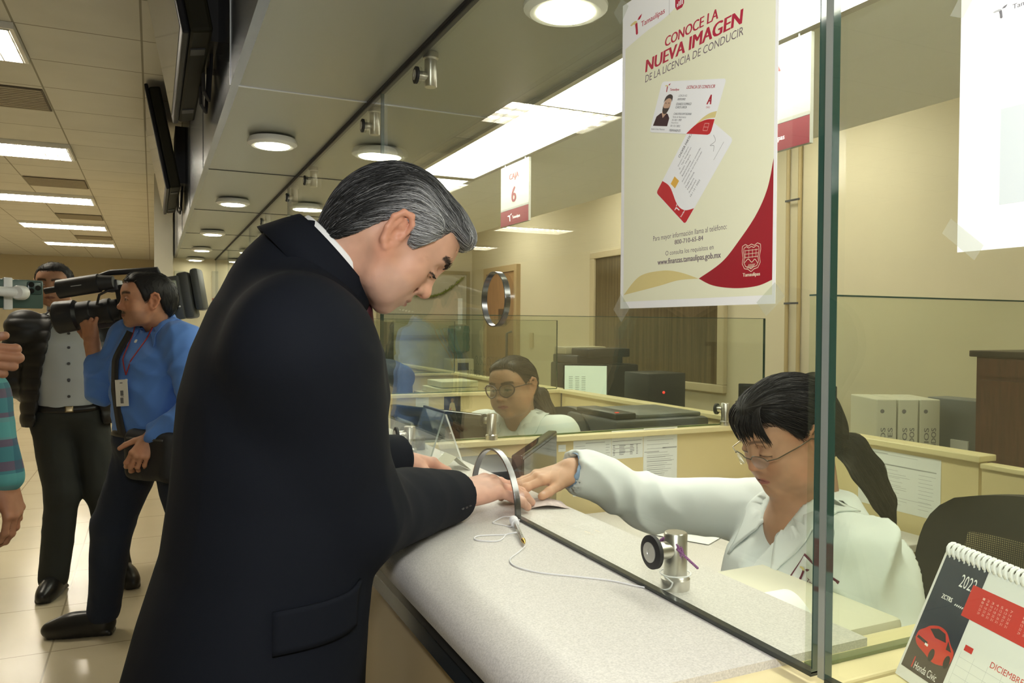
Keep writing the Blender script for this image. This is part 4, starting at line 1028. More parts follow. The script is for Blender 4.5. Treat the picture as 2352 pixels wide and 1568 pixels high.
# posters at the far end of the counter
for i, (x0, x1, z0, z1, lab) in enumerate(((0.60, 0.95, 1.62, 1.99, 'grey notice with a brown-red base on the far end wall'), (0.22, 0.44, 1.68, 1.98, 'faint grey notice on the far end wall behind the video camera'))):
    t = thing('end_notice', lab, 'notice', ((x0 + x1) / 2, 9.195, z0), group='notices on the end wall')
    bx((x0, 9.188, z0), (x1, 9.197, z1)).build('sheet', M('notice_grey', (0.42, 0.40, 0.30), 0.5), t)
    if i == 0:
        bx((x0, 9.184, z0), (x1, 9.188, z0 + 0.07)).build('red_base', M('notice_red', (0.25, 0.08, 0.05), 0.5), t)
        sh = Sheet((x0, 9.186, z0), (1, 0, 0), (0, 0, 1), (0, -1, 0)); b = B(); sh.text(b, 'CAJA', 90, 250, 250, 290, 0.02); b.build('lettering', inkf, t)

# ================================================================== on the counter
# ballpoint pen tied with white string
pen = thing('ballpoint_pen', 'clear ballpoint pen taped to white string, lying on the counter', 'pen', (0.595, 1.23, 1.03))
pa, pb = Vector((0.612, 1.308, 1.0385)), Vector((0.563, 1.156, 1.0365)); pd = (pb - pa).normalized()
B().cyl(pa, pa + pd * 0.135, 0.0042, n=6).build('barrel', glass_mat('pen_plastic', (0.80, 0.80, 0.78), 1.0, 0.2, (0.8, 0.8, 0.78)), pen)
B().cyl(pa + pd * 0.01, pa + pd * 0.14, 0.0014, n=8).build('refill', M('refill', (0.55, 0.5, 0.45), 0.4), pen)
B().lathe([(0.0042, 0), (0.0036, 0.006), (0.0014, 0.017), (0.0004, 0.019)], pa + pd * 0.135, pd, 12).build('tip', M('brass_tip', (0.75, 0.48, 0.12), 0.25, metal=1.0), pen, True)
b = B()
for q in range(7): b.lathe([(0.006, -0.003), (0.0085, 0), (0.006, 0.003)], pa + pd * (0.004 + q * 0.0035), (pd + Vector((0.2 * math.sin(q * 2), 0, 0.2 * math.cos(q * 3)))).normalized(), 12)
b.build('string_wrap', M('white_string', (0.80, 0.80, 0.82), 0.7), pen, True)
pts = [(0.563, 1.156, 1.034), (0.540, 1.135, 1.0315), (0.512, 1.106, 1.0315), (0.505, 1.072, 1.0315), (0.524, 1.030, 1.0315), (0.559, 0.997, 1.0315), (0.601, 0.957, 1.0315), (0.624, 0.920, 1.0315), (0.645, 0.893, 1.0318), (0.652, 0.880, 1.036), (0.655, 0.876, 1.045)]
sp = [tuple(p) for p in curve_pts(pts, 8)]
nb = [(0.672 + 0.0215 * math.cos(a), 0.893 + 0.0215 * math.sin(a), 1.052) for a in [math.pi + i * 2 * math.pi / 24 for i in range(25)]]
B().tube(sp + nb, 0.0011, 6).build('string', MATS['white_string'], pen, True)
lp = curve_pts([(0.586, 1.235, 1.036), (0.566, 1.242, 1.0315), (0.540, 1.250, 1.0315), (0.517, 1.253, 1.0315), (0.505, 1.238, 1.0315), (0.512, 1.222, 1.0315), (0.535, 1.210, 1.0315), (0.552, 1.222, 1.0315), (0.568, 1.240, 1.0325), (0.588, 1.226, 1.037)], 6)
B().tube(lp, 0.0011, 6).build('string_loop', MATS['white_string'], pen, True)
lp = curve_pts([(0.612, 1.30, 1.043), (0.604, 1.33, 1.040), (0.590, 1.340, 1.0315), (0.578, 1.325, 1.0315), (0.588, 1.305, 1.0315), (0.598, 1.285, 1.033), (0.604, 1.29, 1.043), (0.612, 1.28, 1.044)], 6)
B().tube(lp, 0.0009, 6).build('string_end', MATS['white_string'], pen, True)
# purple bead string on the near clamp
b = B()
for s_ in range(2):
    for i in range(22):
        a = math.pi * (0.05 + i / 21 * 1.1)
        p = Vector((0.652, 0.893, 1.086)) + Vector((0.004 * s_ + 0.018 * (i / 21), 0.0165 * math.cos(a), 0.0165 * math.sin(a)))
        b.ball(p, 0.0021, 8)
for i in range(16):
    t_ = i / 15; p = Vector((0.664, 0.878, 1.090)).lerp(Vector((0.686, 0.862, 1.066)), t_); b.ball(p, 0.0021, 8)
tag(b.build('bead_string', M('purple_bead', (0.25, 0.07, 0.26), 0.25, metal=0.3), smooth=True), 'string of purple beads wound on the nearest counter clamp', 'beads')
# identity slip under the fingers
b = B(); n = 10; vs = []
for i in range(n + 1):
    u = i / n; z = 1.0325 + 0.005 * math.sin(u * math.pi * 1.2)
    a = Vector((0.692, 1.395, z)).lerp(Vector((0.768, 1.372, z)), u); c = Vector((0.722, 1.466, z)).lerp(Vector((0.785, 1.440, z)), u)
    vs += [a, c]
b.add(vs, [[2 * i, 2 * i + 1, 2 * i + 3, 2 * i + 2] for i in range(n)][::-1]); b.add([v + Vector((0, 0, 0.0006)) for v in vs], [[2 * i, 2 * i + 2, 2 * i + 3, 2 * i + 1] for i in range(n)])
tag(b.build('banknote', M('note_pink', (0.60, 0.50, 0.50), 0.6, noise=(60, 0.25)), smooth=True), 'pinkish banknote on the counter under the two hands', 'banknote')
# acrylic tent card and holder behind the glass
t = thing('tent_card', 'clear acrylic tent display seen end-on, cream leaflet at its foot', 'display stand', (0.71, 1.96, 1.03))
A0, A1 = Vector((0.700, 2.02, 1.168)), Vector((0.712, 1.97, 1.170))
def leaf(a, b_, c, d, th, m, nm, par):
    a, b_, c, d = map(Vector, (a, b_, c, d)); nrm = (b_ - a).cross(d - a).normalized() * th
    P = [a, b_, c, d]; B().add(P + [p + nrm for p in P], [[3, 2, 1, 0], [4, 5, 6, 7], [0, 1, 5, 4], [1, 2, 6, 5], [2, 3, 7, 6], [3, 0, 4, 7]]).build(nm, m, par)
leaf((0.700, 1.93, 1.168), (0.700, 2.10, 1.168), (0.655, 2.10, 1.031), (0.655, 1.93, 1.031), 0.003, acrylic, 'acrylic_leaf', t)
leaf((0.703, 2.10, 1.168), (0.703, 1.93, 1.168), (0.752, 1.93, 1.031), (0.752, 2.10, 1.031), 0.003, acrylic, 'acrylic_leaf', t)
leaf((0.700, 1.9295, 1.170), (0.7045, 1.9295, 1.170), (0.755, 1.9295, 1.031), (0.7505, 1.9295, 1.031), 0.0015, white_pl, 'white_edge', t)
leaf((0.698, 1.9295, 1.170), (0.7025, 1.9295, 1.170), (0.6575, 1.9295, 1.031), (0.653, 1.9295, 1.031), 0.0015, M('edge_grey', (0.35, 0.40, 0.38), 0.3), 'grey_edge', t)
B().cyl((0.7015, 1.92, 1.171), (0.7015, 2.10, 1.171), 0.004, n=10).build('hinge', black_pl, t)
t = thing('folded_leaflet', 'folded cream leaflet standing like a little roof under the tent display', 'leaflet', (0.71, 1.88, 1.03))
leaf((0.700, 1.84, 1.066), (0.700, 1.925, 1.066), (0.662, 1.925, 1.031), (0.662, 1.84, 1.031), 0.0006, M('leaflet_cream', (0.74, 0.72, 0.56), 0.6), 'left_leaf', t)
leaf((0.7005, 1.925, 1.066), (0.7005, 1.84, 1.066), (0.740, 1.84, 1.031), (0.740, 1.925, 1.031), 0.0006, MATS['leaflet_cream'], 'right_leaf', t)
t = thing('leaflet_holder', 'clear acrylic holder with a white card, behind the man\'s left hand', 'display stand', (0.70, 2.22, 1.03))
leaf((0.668, 2.36, 1.030), (0.668, 2.20, 1.030), (0.695, 2.20, 1.112), (0.695, 2.36, 1.112), 0.003, acrylic, 'front_leaf', t)
leaf((0.745, 2.20, 1.030), (0.745, 2.36, 1.030), (0.697, 2.36, 1.112), (0.697, 2.20, 1.112), 0.003, acrylic, 'back_leaf', t)
leaf((0.672, 2.35, 1.034), (0.672, 2.21, 1.034), (0.697, 2.21, 1.108), (0.697, 2.35, 1.108), 0.0006, M('holder_card', (0.45, 0.48, 0.45), 0.5), 'card', t)
bx((0.70, 2.195, 1.031), (0.735, 2.205, 1.07)).build('end_block', dark_grey, t)
# white card between the fingers of the man's left hand
leaf_t = thing('held_card', 'cream card held flat under the man\'s left fingertips', 'card', (0.58, 1.72, 1.031))
bx((0.575, 1.63, 1.0308), (0.632, 1.72, 1.0322)).build('sheet', M('card_cream', (0.78, 0.72, 0.45), 0.5), leaf_t)
# desk calendar on the near counter
def calendar():
    bl_, dl = Vector((0.742, 0.590, 1.0205)), Vector((-0.291, -0.957, 0)).normalized()
    back = Vector((0.957, -0.291, 0)).normalized()           # leaning direction
    w, h, lean = 0.21, 0.150, math.radians(24)
    up = (Vector((0, 0, 1)) * math.cos(lean) + back * math.sin(lean)).normalized()
    n = dl.cross(up).normalized()
    t = thing('desk_calendar', 'spiral desk calendar for 2022 with a red car picture, lower right corner', 'calendar', bl_ + dl * w / 2)
    sh = Sheet(bl_, dl, up, n)
    if n.dot(Vector((-1, 0, 0))) < 0: sh.n = -n
    b = B(); sh.card(b, 0, 0, 210, 150, -1.5, 0); b.build('front_board', white_pl, t)
    bk = Vector((0, 0, 1)) * math.cos(lean) - back * math.sin(lean)
    tp = sh.p(0, 148); L = 0.15
    leaf(tp, tp + dl * w, tp + dl * w - bk * L * 0.985, tp - bk * L * 0.985, 0.0015, white_pl, 'rear_board', t)
    b = B(); sh.card(b, 4, 12, 204, 146, 0.1, 0.5); b.build('page', paper, t)
    b = B(); sh.rect(b, 4, 12, 66, 146, 0.6); b.build('picture_ground', M('night_blue', (0.012, 0.022, 0.045), 0.35), t)
    b = B(); sh.poly(b, [(4, 12), (66, 12), (66, 42), (40, 52), (4, 46)], 0.62); b.build('picture_road', M('road_brown', (0.07, 0.055, 0.05), 0.4), t)
    b = B(); sh.poly(b, curve_pts([(8, 46), (9, 54), (16, 60), (22, 65), (34, 69), (46, 67), (56, 58), (64, 52), (65, 42), (60, 36), (44, 32), (28, 36), (14, 40), (8, 46)], 4), 0.66); b.build('red_car', M('car_red', (0.60, 0.03, 0.02), 0.35), t)
    b = B(); sh.poly(b, [(23, 62), (34, 66.5), (45, 65), (50, 57), (34, 56)], 0.7); sh.poly(b, [(52, 60), (56, 56), (61, 51), (53, 51)], 0.7)
    for cx_, cy_ in ((38, 38), (60, 40)): sh.poly(b, [(cx_ + 4 * math.cos(a * 0.45), cy_ + 7 * math.sin(a * 0.45)) for a in range(14)], 0.7)
    sh.poly(b, [(10, 47), (26, 45), (27, 48), (11, 50)], 0.7); b.build('car_glass', M('car_dark', (0.012, 0.012, 0.014), 0.4), t)
    b = B(); sh.text(b, '2022', 36, 116, 58, 130, 0.0, h=0.7); sh.text(b, 'Honda Civic', 22, 16, 56, 24, 0.0, h=0.7); sh.text(b, 'ZCTRS', 20, 97, 36, 102, 0.03, h=0.7)
    for q in range(9): sh.line(b, [(41 + q * 2.6, 96), (42.6 + q * 2.6, 98)], 1.2, 0.7)
    sh.poly(b, [(24, 44), (29, 43.5), (29, 46), (24, 46.4)], 0.72); b.build('white_lettering', white_pr, t)
    b = B(); sh.rect(b, 18, 16, 19.6, 28, 0.7); sh.rect(b, 54, 90, 204, 124, 0.75); sh.rect(b, 74, 60, 85, 66, 0.7); sh.text(b, 'DICIEMBRE', 110, 58, 150, 64, 0.0, h=0.7)
    b.build('red_print', M('calendar_red', (0.62, 0.035, 0.03), 0.4), t)
    b = B()
    for c in range(2):
        for r_ in range(6):
            for k_ in range(7): sh.text(b, str(min(31, r_ * 7 + k_ + 1)), 72 + c * 52 + k_ * 6, 114 - r_ * 3.8, 75 + c * 52 + k_ * 6, 116.4 - r_ * 3.8, h=0.85) if r_ < 5 else None
    b.build('red_block_print', M('pink_print', (0.85, 0.5, 0.45), 0.5), t)
    b = B()
    for r_ in range(5): sh.line(b, [(72, 52 - r_ * 9), (200, 52 - r_ * 9)], 0.3, 0.7)
    for c in range(8): sh.line(b, [(72 + c * 18.2, 58), (72 + c * 18.2, 14)], 0.3, 0.7)
    b.build('month_grid', M('grid_grey', (0.55, 0.58, 0.58), 0.6), t)
    b = B()
    for q in range(28):
        c = sh.p(6 + q * 7.4, 150, -2)
        b.tube([c + (up * math.cos(a) + sh.n * math.sin(a)) * 0.0068 + dl * (0.0035 * a / 6.28) for a in [i * 2 * math.pi / 12 for i in range(13)]], 0.0021, 6)
    b.build('spiral_binding', M('spiral_white', (0.85, 0.86, 0.85), 0.35), t, True)
    b = B()
    for q in range(27): sh.poly(b, [(9 + q * 7.4 + 1.5 * math.cos(a), 141.5 + 1.5 * math.sin(a)) for a in range(6)], 0.8)
    b.build('punch_hole', M('hole_white', (0.75, 0.77, 0.77), 0.5), t)
calendar()
# ================================================================== soft-body modeller: distance shapes -> one continuous surface
def nrm(v):
    v = np.asarray(v, float); return v / max(np.linalg.norm(v), 1e-9)
def frame_from(fwd, up):
    """columns: right, forward, up (for a person: their right, their front, their crown)"""
    f = nrm(fwd); u = np.asarray(up, float); u = nrm(u - f * np.dot(u, f)); r = np.cross(f, u)
    return np.stack([r, f, u], 1)

class Sdf:
    def __init__(s): s.p = []
    def _add(s, fn, c, R, k, op): s.p.append((fn, np.asarray(c, float), float(R), float(k), op)); return s
    def cap(s, a, b, ra, rb=None, k=0.01, op='u'):
        a, b = np.asarray(a, float), np.asarray(b, float); rb = ra if rb is None else rb; ab = b - a; L2 = max(float(ab @ ab), 1e-12)
        def fn(P):
            q = P - a; h = np.clip(q @ ab / L2, 0, 1)
            q = q - h[:, None] * ab
            return np.sqrt(np.einsum('ij,ij->i', q, q)) - (ra + (rb - ra) * h)
        return s._add(fn, (a + b) / 2, np.linalg.norm(ab) / 2 + max(ra, rb), k, op)
    def chain(s, pts, rad, k=0.01, op='u'):
        for i in range(len(pts) - 1): s.cap(pts[i], pts[i + 1], rad[i], rad[i + 1], k, op)
        return s
    def ell(s, c, r, R=None, k=0.01, op='u'):
        c = np.asarray(c, float); r = np.asarray(r, float); R = np.eye(3) if R is None else np.asarray(R)
        def fn(P):
            q = (P - c) @ R; k0 = np.sqrt(((q / r) ** 2).sum(1)); k1 = np.sqrt(((q / (r * r)) ** 2).sum(1))
            return k0 * (k0 - 1) / np.maximum(k1, 1e-9)
        return s._add(fn, c, r.max(), k, op)
    def box(s, c, half, rad=0.01, R=None, k=0.01, op='u'):
        c = np.asarray(c, float); h = np.asarray(half, float) - rad; R = np.eye(3) if R is None else np.asarray(R)
        def fn(P):
            q = np.abs((P - c) @ R) - h
            return np.sqrt((np.maximum(q, 0) ** 2).sum(1)) + np.minimum(q.max(1), 0) - rad
        return s._add(fn, c, np.linalg.norm(np.asarray(half)), k, op)
    def loft(s, o, R, tab, k=0.02, op='u', pw=2.4):
        """rows (height, centre_x, centre_y, half_x, half_y) along the third axis of R"""
        T = np.asarray(tab, float); o = np.asarray(o, float); R = np.asarray(R)
        zc = (T[0, 0] + T[-1, 0]) / 2
        def fn(P):
            q = (P - o) @ R; z = q[:, 2]
            cx, cy, rx, ry = [np.interp(z, T[:, 0], T[:, i]) for i in (1, 2, 3, 4)]
            a, b = np.abs(q[:, 0] - cx) / rx, np.abs(q[:, 1] - cy) / ry
            w = (a ** pw + b ** pw) ** (1 / pw)
            d = (w - 1) * np.minimum(rx, ry) * np.where(w > 1, 1.0, 1.0)
            return np.maximum(d, np.maximum(T[0, 0] - z, z - T[-1, 0]))
        ext = max(np.abs(T[:, 1]).max() + T[:, 3].max(), np.abs(T[:, 2]).max() + T[:, 4].max())
        return s._add(fn, o + R @ np.array([0, 0, zc]), math.hypot(ext * 1.1, (T[-1, 0] - T[0, 0]) / 2), k, op)
    def fn(s, f, k=0.005, op='i', c=None, R=1e3): return s._add(f, (0, 0, 0) if c is None else c, R, k, op)
    def cut(s, p, n, k=0.003):
        """keep the side the normal points away from"""
        p, n = np.asarray(p, float), nrm(n)
        return s.fn(lambda P: (P - p) @ n, k, 'i')
    @staticmethod
    def _mix(d, e, k, op):
        if op == 'u':
            h = np.clip(0.5 + 0.5 * (d - e) / k, 0, 1); return d + (e - d) * h - k * h * (1 - h)
        if op == 's': e = -e
        h = np.clip(0.5 - 0.5 * (d - e) / k, 0, 1); return d + (e - d) * h + k * h * (1 - h)
    def at(s, P):
        P = np.asarray(P, float); d = np.full(len(P), 10.0)
        for f, c, R, k, op in s.p: d = s._mix(d, f(P), k, op)
        return d
    def grad(s, P, e=0.0015):
        g = np.stack([s.at(P + np.eye(3)[i] * e) - s.at(P - np.eye(3)[i] * e) for i in range(3)], 1)
        return g / np.maximum(np.linalg.norm(g, axis=1, keepdims=True), 1e-9)
    def snap(s, P, off=0.0, it=4):
        P = np.array(P, float)
        for _ in range(it): P = P - s.grad(P) * (s.at(P) - off)[:, None] * 0.9
        return P
    def mesh(s, h, nb=12, smooth=2):
        lo = np.min([c - R for f, c, R, k, op in s.p if op == 'u'], 0) - 3 * h
        hi = np.max([c + R for f, c, R, k, op in s.p if op == 'u'], 0) + 3 * h
        bs = nb * h; nB = np.ceil((hi - lo) / bs).astype(int)
        I = np.stack(np.meshgrid(*[np.arange(n) for n in nB], indexing='ij'), -1).reshape(-1, 3)
        cen = lo + (I + 0.5) * bs
        rad = bs * 0.87
        d = np.concatenate([s.at(q) for q in np.array_split(cen, max(1, len(cen) // 60000))])
        keep = np.abs(d) < rad * 1.6 + 0.01
        I, cen = I[keep], cen[keep]
        n1 = nb + 1
        g = np.stack(np.meshgrid(*[np.arange(n1)] * 3, indexing='ij'), -1).reshape(-1, 3) * h
        nblk = len(I); D = np.full((nblk, n1 ** 3), 10.0)
        base = lo + I * bs
        for f, c, R, k, op in s.p:
            if op == 'i' and R > 100: sel = np.arange(nblk)
            else: sel = np.where(np.linalg.norm(cen - c, axis=1) < R + rad + 3 * k + 0.012)[0]
            for part in np.array_split(sel, max(1, len(sel) * n1 ** 3 // 400000)):
                if not len(part): continue
                P = (base[part][:, None, :] + g[None]).reshape(-1, 3)
                D[part] = s._mix(D[part], f(P).reshape(len(part), -1), k, op)
        D = D.reshape(nblk, n1, n1, n1)
        S = D < 0
        cnt = sum(S[:, a:a + nb, b:b + nb, c:c + nb].astype(np.int8) for a in (0, 1) for b in (0, 1) for c in (0, 1))
        act = (cnt > 0) & (cnt < 8)
        bi, ci, cj, ck = np.nonzero(act)
        off = [(0, 0, 0), (1, 0, 0), (0, 1, 0), (1, 1, 0), (0, 0, 1), (1, 0, 1), (0, 1, 1), (1, 1, 1)]
        val = np.stack([D[bi, ci + o[0], cj + o[1], ck + o[2]] for o in off], 1)
        acc = np.zeros((len(bi), 3)); num = np.zeros(len(bi))
        for a in range(8):
            for ax in range(3):
                if off[a][ax]: continue
                b = a + (1 << ax)
                va, vb = val[:, a], val[:, b]; m = (va < 0) != (vb < 0)
                t = np.where(m, va / np.where(m, va - vb, 1), 0)
                p = np.tile(np.array(off[a], float), (len(bi), 1)); p[:, ax] += t
                acc += np.where(m[:, None], p, 0); num += m
        G = I[bi] * nb + np.stack([ci, cj, ck], 1)
        V = lo + (G + acc / np.maximum(num, 1)[:, None]) * h
        dim = nB * nb + 2
        key = lambda q: (q[:, 0] * dim[1] + q[:, 1]) * dim[2] + q[:, 2]
        K = key(G); order = np.argsort(K); Ks = K[order]
        def look(q):
            kk = key(q); pos = np.searchsorted(Ks, kk); pos = np.minimum(pos, len(Ks) - 1)
            return np.where(Ks[pos] == kk, order[pos], -1)
        F = []
        for ax in range(3):
            sl0 = [slice(0, nb)] * 3; sl1 = list(sl0); sl1[ax] = slice(1, nb + 1)
            A = S[(slice(None), *sl0)]; Bq = S[(slice(None), *sl1)]
            m = A != Bq; e = np.nonzero(m); fl = A[e]
            g0 = I[e[0]] * nb + np.stack(e[1:], 1)
            u, v = (ax + 1) % 3, (ax + 2) % 3
            du, dv = np.eye(3, dtype=int)[u], np.eye(3, dtype=int)[v]
            q = np.stack([look(g0 - du - dv), look(g0 - dv), look(g0), look(g0 - du)], 1)
            ok = (q >= 0).all(1); q, fl = q[ok], fl[ok]
            q[~fl] = q[~fl][:, ::-1]; F.append(q)
        F = np.concatenate(F)
        for _ in range(smooth):
            for lam in (0.5, -0.42):
                sm = np.zeros_like(V); ct = np.zeros(len(V))
                for a, b in ((0, 1), (1, 2), (2, 3), (3, 0)):
                    np.add.at(sm, F[:, a], V[F[:, b]]); np.add.at(ct, F[:, a], 1)
                V = V + lam * (sm / np.maximum(ct, 1)[:, None] - V)
        return V, F
    def build(s, name, h, mat, parent, smooth=2, colfn=None, disp=None):
        V, F = s.mesh(h, smooth=smooth)
        if disp is not None: V = V + s.grad(V) * disp(V)[:, None]
        col = None
        if colfn is not None:
            c = colfn(V); col = np.concatenate([c, np.ones((len(c), 1))], 1)
        return add_mesh(name, V, F, mat, parent, True, col=col)

# value noise for cloth folds
_rng = np.random.RandomState(5)
_LAT = _rng.rand(32, 32, 32) * 2 - 1
def vnoise(P, f):
    Q = np.asarray(P) * np.asarray(f); i = np.floor(Q).astype(int); t = Q - i; t = t * t * (3 - 2 * t); r = 0
    for a in (0, 1):
        for b in (0, 1):
            for c in (0, 1):
                w = (t[:, 0] if a else 1 - t[:, 0]) * (t[:, 1] if b else 1 - t[:, 1]) * (t[:, 2] if c else 1 - t[:, 2])
                r = r + w * _LAT[(i[:, 0] + a) % 32, (i[:, 1] + b) % 32, (i[:, 2] + c) % 32]
    return r
def dragfold(P, d, fr, wob=2.6, wf=7):
    """pulled creases across direction d, uneven in strength"""
    s = 1 - 1.9 * np.abs(np.sin((P @ nrm(d)) * fr + wob * vnoise(P, (wf, wf, wf))))
    return s * (0.3 + 1.0 * np.abs(vnoise(P, (6, 6, 6))))
def folds(*layers):
    """layers of (amplitude, (fx, fy, fz)); ridged, so that cloth gets creases"""
    def f(P):
        d = 0
        for a, fr in layers: d = d + a * (1 - 2 * np.abs(vnoise(P, fr))) * 0.7
        return d
    return f

def drape(S, o, ux, uy, w, h, name, mat, parent, off=0.0025, th=0.0015, n=14, m=8, shape=None):
    """a thin patch laid on the surface of S around the point o; shape(u, v) -> bool keeps quads"""
    o, ux, uy = np.asarray(o, float), nrm(ux), nrm(uy)
    P = np.array([o + ux * (i / n - 0.5) * w + uy * (j / m - 0.5) * h for i in range(n + 1) for j in range(m + 1)])
    A = S.snap(P, off); Bk = S.snap(A, off - th - 0.001, 2)
    f, bk = [], []
    N = len(A); idx = lambda i, j: i * (m + 1) + j
    q = [(i, j) for i in range(n) for j in range(m) if shape is None or shape((i + 0.5) / n, (j + 0.5) / m)]
    for i, j in q: f.append([idx(i, j), idx(i + 1, j), idx(i + 1, j + 1), idx(i, j + 1)])
    nn = np.cross(A[idx(n, 0)] - A[0], A[idx(0, m)] - A[0]); g = S.grad(A[:1])[0]
    if nn @ g < 0: f = [x[::-1] for x in f]
    ed = {}
    for x in f:
        for a, b in zip(x, x[1:] + x[:1]): ed[(a, b)] = 1
    side = [[b, a, a + N, b + N] for (a, b) in ed if (b, a) not in ed]
    return add_mesh(name, np.concatenate([A, Bk]), f + [[i + N for i in x[::-1]] for x in f] + side, mat, parent, True)

def drape4(S, A, Bq, Cq, D, name, mat, parent, off=0.006, th=0.0018, n=14, m=10):
    """a four-cornered leaf of cloth (A-B is its folded edge) laid on S"""
    A, Bq, Cq, D = [np.asarray(q, float) for q in (A, Bq, Cq, D)]
    P = np.array([(A * (1 - u) + Bq * u) * (1 - v) + (D * (1 - u) + Cq * u) * v for u in np.linspace(0, 1, n + 1) for v in np.linspace(0, 1, m + 1)])
    T = S.snap(P, off); Bk = S.snap(T, off - th - 0.001, 2); N = len(T); idx = lambda i, j: i * (m + 1) + j
    f = [[idx(i, j), idx(i + 1, j), idx(i + 1, j + 1), idx(i, j + 1)] for i in range(n) for j in range(m)]
    if np.cross(T[idx(n, 0)] - T[0], T[idx(0, m)] - T[0]) @ S.grad(T[:1])[0] < 0: f = [x[::-1] for x in f]
    ed = {(a, b) for x in f for a, b in zip(x, x[1:] + x[:1])}
    side = [[b, a, a + N, b + N] for (a, b) in ed if (b, a) not in ed]
    return add_mesh(name, np.concatenate([T, Bk]), f + [[i + N for i in x[::-1]] for x in f] + side, mat, parent, True)

def strap(S, pts, w, name, mat, parent, off=0.004, th=0.002, n=40):
    """a band following the surface of S through pts"""
    C = np.array(curve_pts([tuple(p) for p in pts], max(3, n // len(pts)))); C = S.snap(C, off)
    T = np.gradient(C, axis=0); T /= np.linalg.norm(T, axis=1, keepdims=True); N = S.grad(C); Bv = np.cross(N, T)
    Bv /= np.linalg.norm(Bv, axis=1, keepdims=True)
    V = np.concatenate([C + Bv * w / 2 + N * th, C - Bv * w / 2 + N * th, C - Bv * w / 2 - N * th, C + Bv * w / 2 - N * th]); L = len(C)
    F = [[a * L + i, a * L + i + 1, ((a + 1) % 4) * L + i + 1, ((a + 1) % 4) * L + i] for a in range(4) for i in range(L - 1)] + [[0, L, 2 * L, 3 * L], [L - 1, 4 * L - 1, 3 * L - 1, 2 * L - 1]]
    return add_mesh(name, V, F, mat, parent, True)

# ---------------------------------------------------------------- hair strands grown over a surface
def strands(S, roots, flow, steps, seg, r0, name, mat, parent, colfn, lift=0.0015, jit=0.25, seed=1, rise=0.0):
    rng = np.random.RandomState(seed); n = len(roots)
    P = S.snap(roots, lift); path = [P]
    jv = rng.randn(n, 3) * jit
    lf = lift + rng.rand(n) * 0.003
    for k_ in range(steps):
        d = flow(P) + jv * (0.6 + 0.4 * math.sin(k_ * 1.3)); g = S.grad(P); d = d - g * (d * g).sum(1)[:, None]
        d /= np.maximum(np.linalg.norm(d, axis=1, keepdims=True), 1e-6)
        P = P + d * seg; P = P - S.grad(P) * (S.at(P) - lf - rise * k_)[:, None] * 0.8; path.append(P)
    path = np.stack(path, 1); m = steps + 1                        # n, m, 3
    T = np.gradient(path, axis=1); T /= np.maximum(np.linalg.norm(T, axis=2, keepdims=True), 1e-9)
    A = np.cross(T, rng.randn(n, 1, 3) * np.ones((1, m, 1))); A /= np.maximum(np.linalg.norm(A, axis=2, keepdims=True), 1e-9); Bv = np.cross(T, A)
    prof = np.interp(np.linspace(0, 1, m), [0, 0.15, 0.7, 1], [0.5, 1, 0.9, 0.15]) * r0
    V = np.stack([path + (A * math.cos(a) + Bv * math.sin(a)) * prof[None, :, None] for a in (0, 2.094, 4.189)], 2).reshape(-1, 3)
    i = np.arange(n)[:, None, None] * m * 3 + np.arange(steps)[None, :, None] * 3
    F = np.concatenate([np.stack([i + a, i + (a + 1) % 3, i + 3 + (a + 1) % 3, i + 3 + a], -1).reshape(-1, 4) for a in range(3)])
    c = colfn(path[:, 0], rng); C = np.repeat(c, m * 3, axis=0)
    return add_mesh(name, V, F, mat, parent, True, col=np.concatenate([C, np.ones((len(C), 1))], 1))
def scatter(V, F, n, seed=2):
    rng = np.random.RandomState(seed)
    a, b, c, d = [V[F[:, i]] for i in range(4)]
    ar = np.linalg.norm(np.cross(c - a, d - b), axis=1); f = rng.choice(len(F), n, p=ar / ar.sum()); u, v = rng.rand(n, 1), rng.rand(n, 1)
    return (a[f] * (1 - u) + b[f] * u) * (1 - v) + (d[f] * (1 - u) + c[f] * u) * v

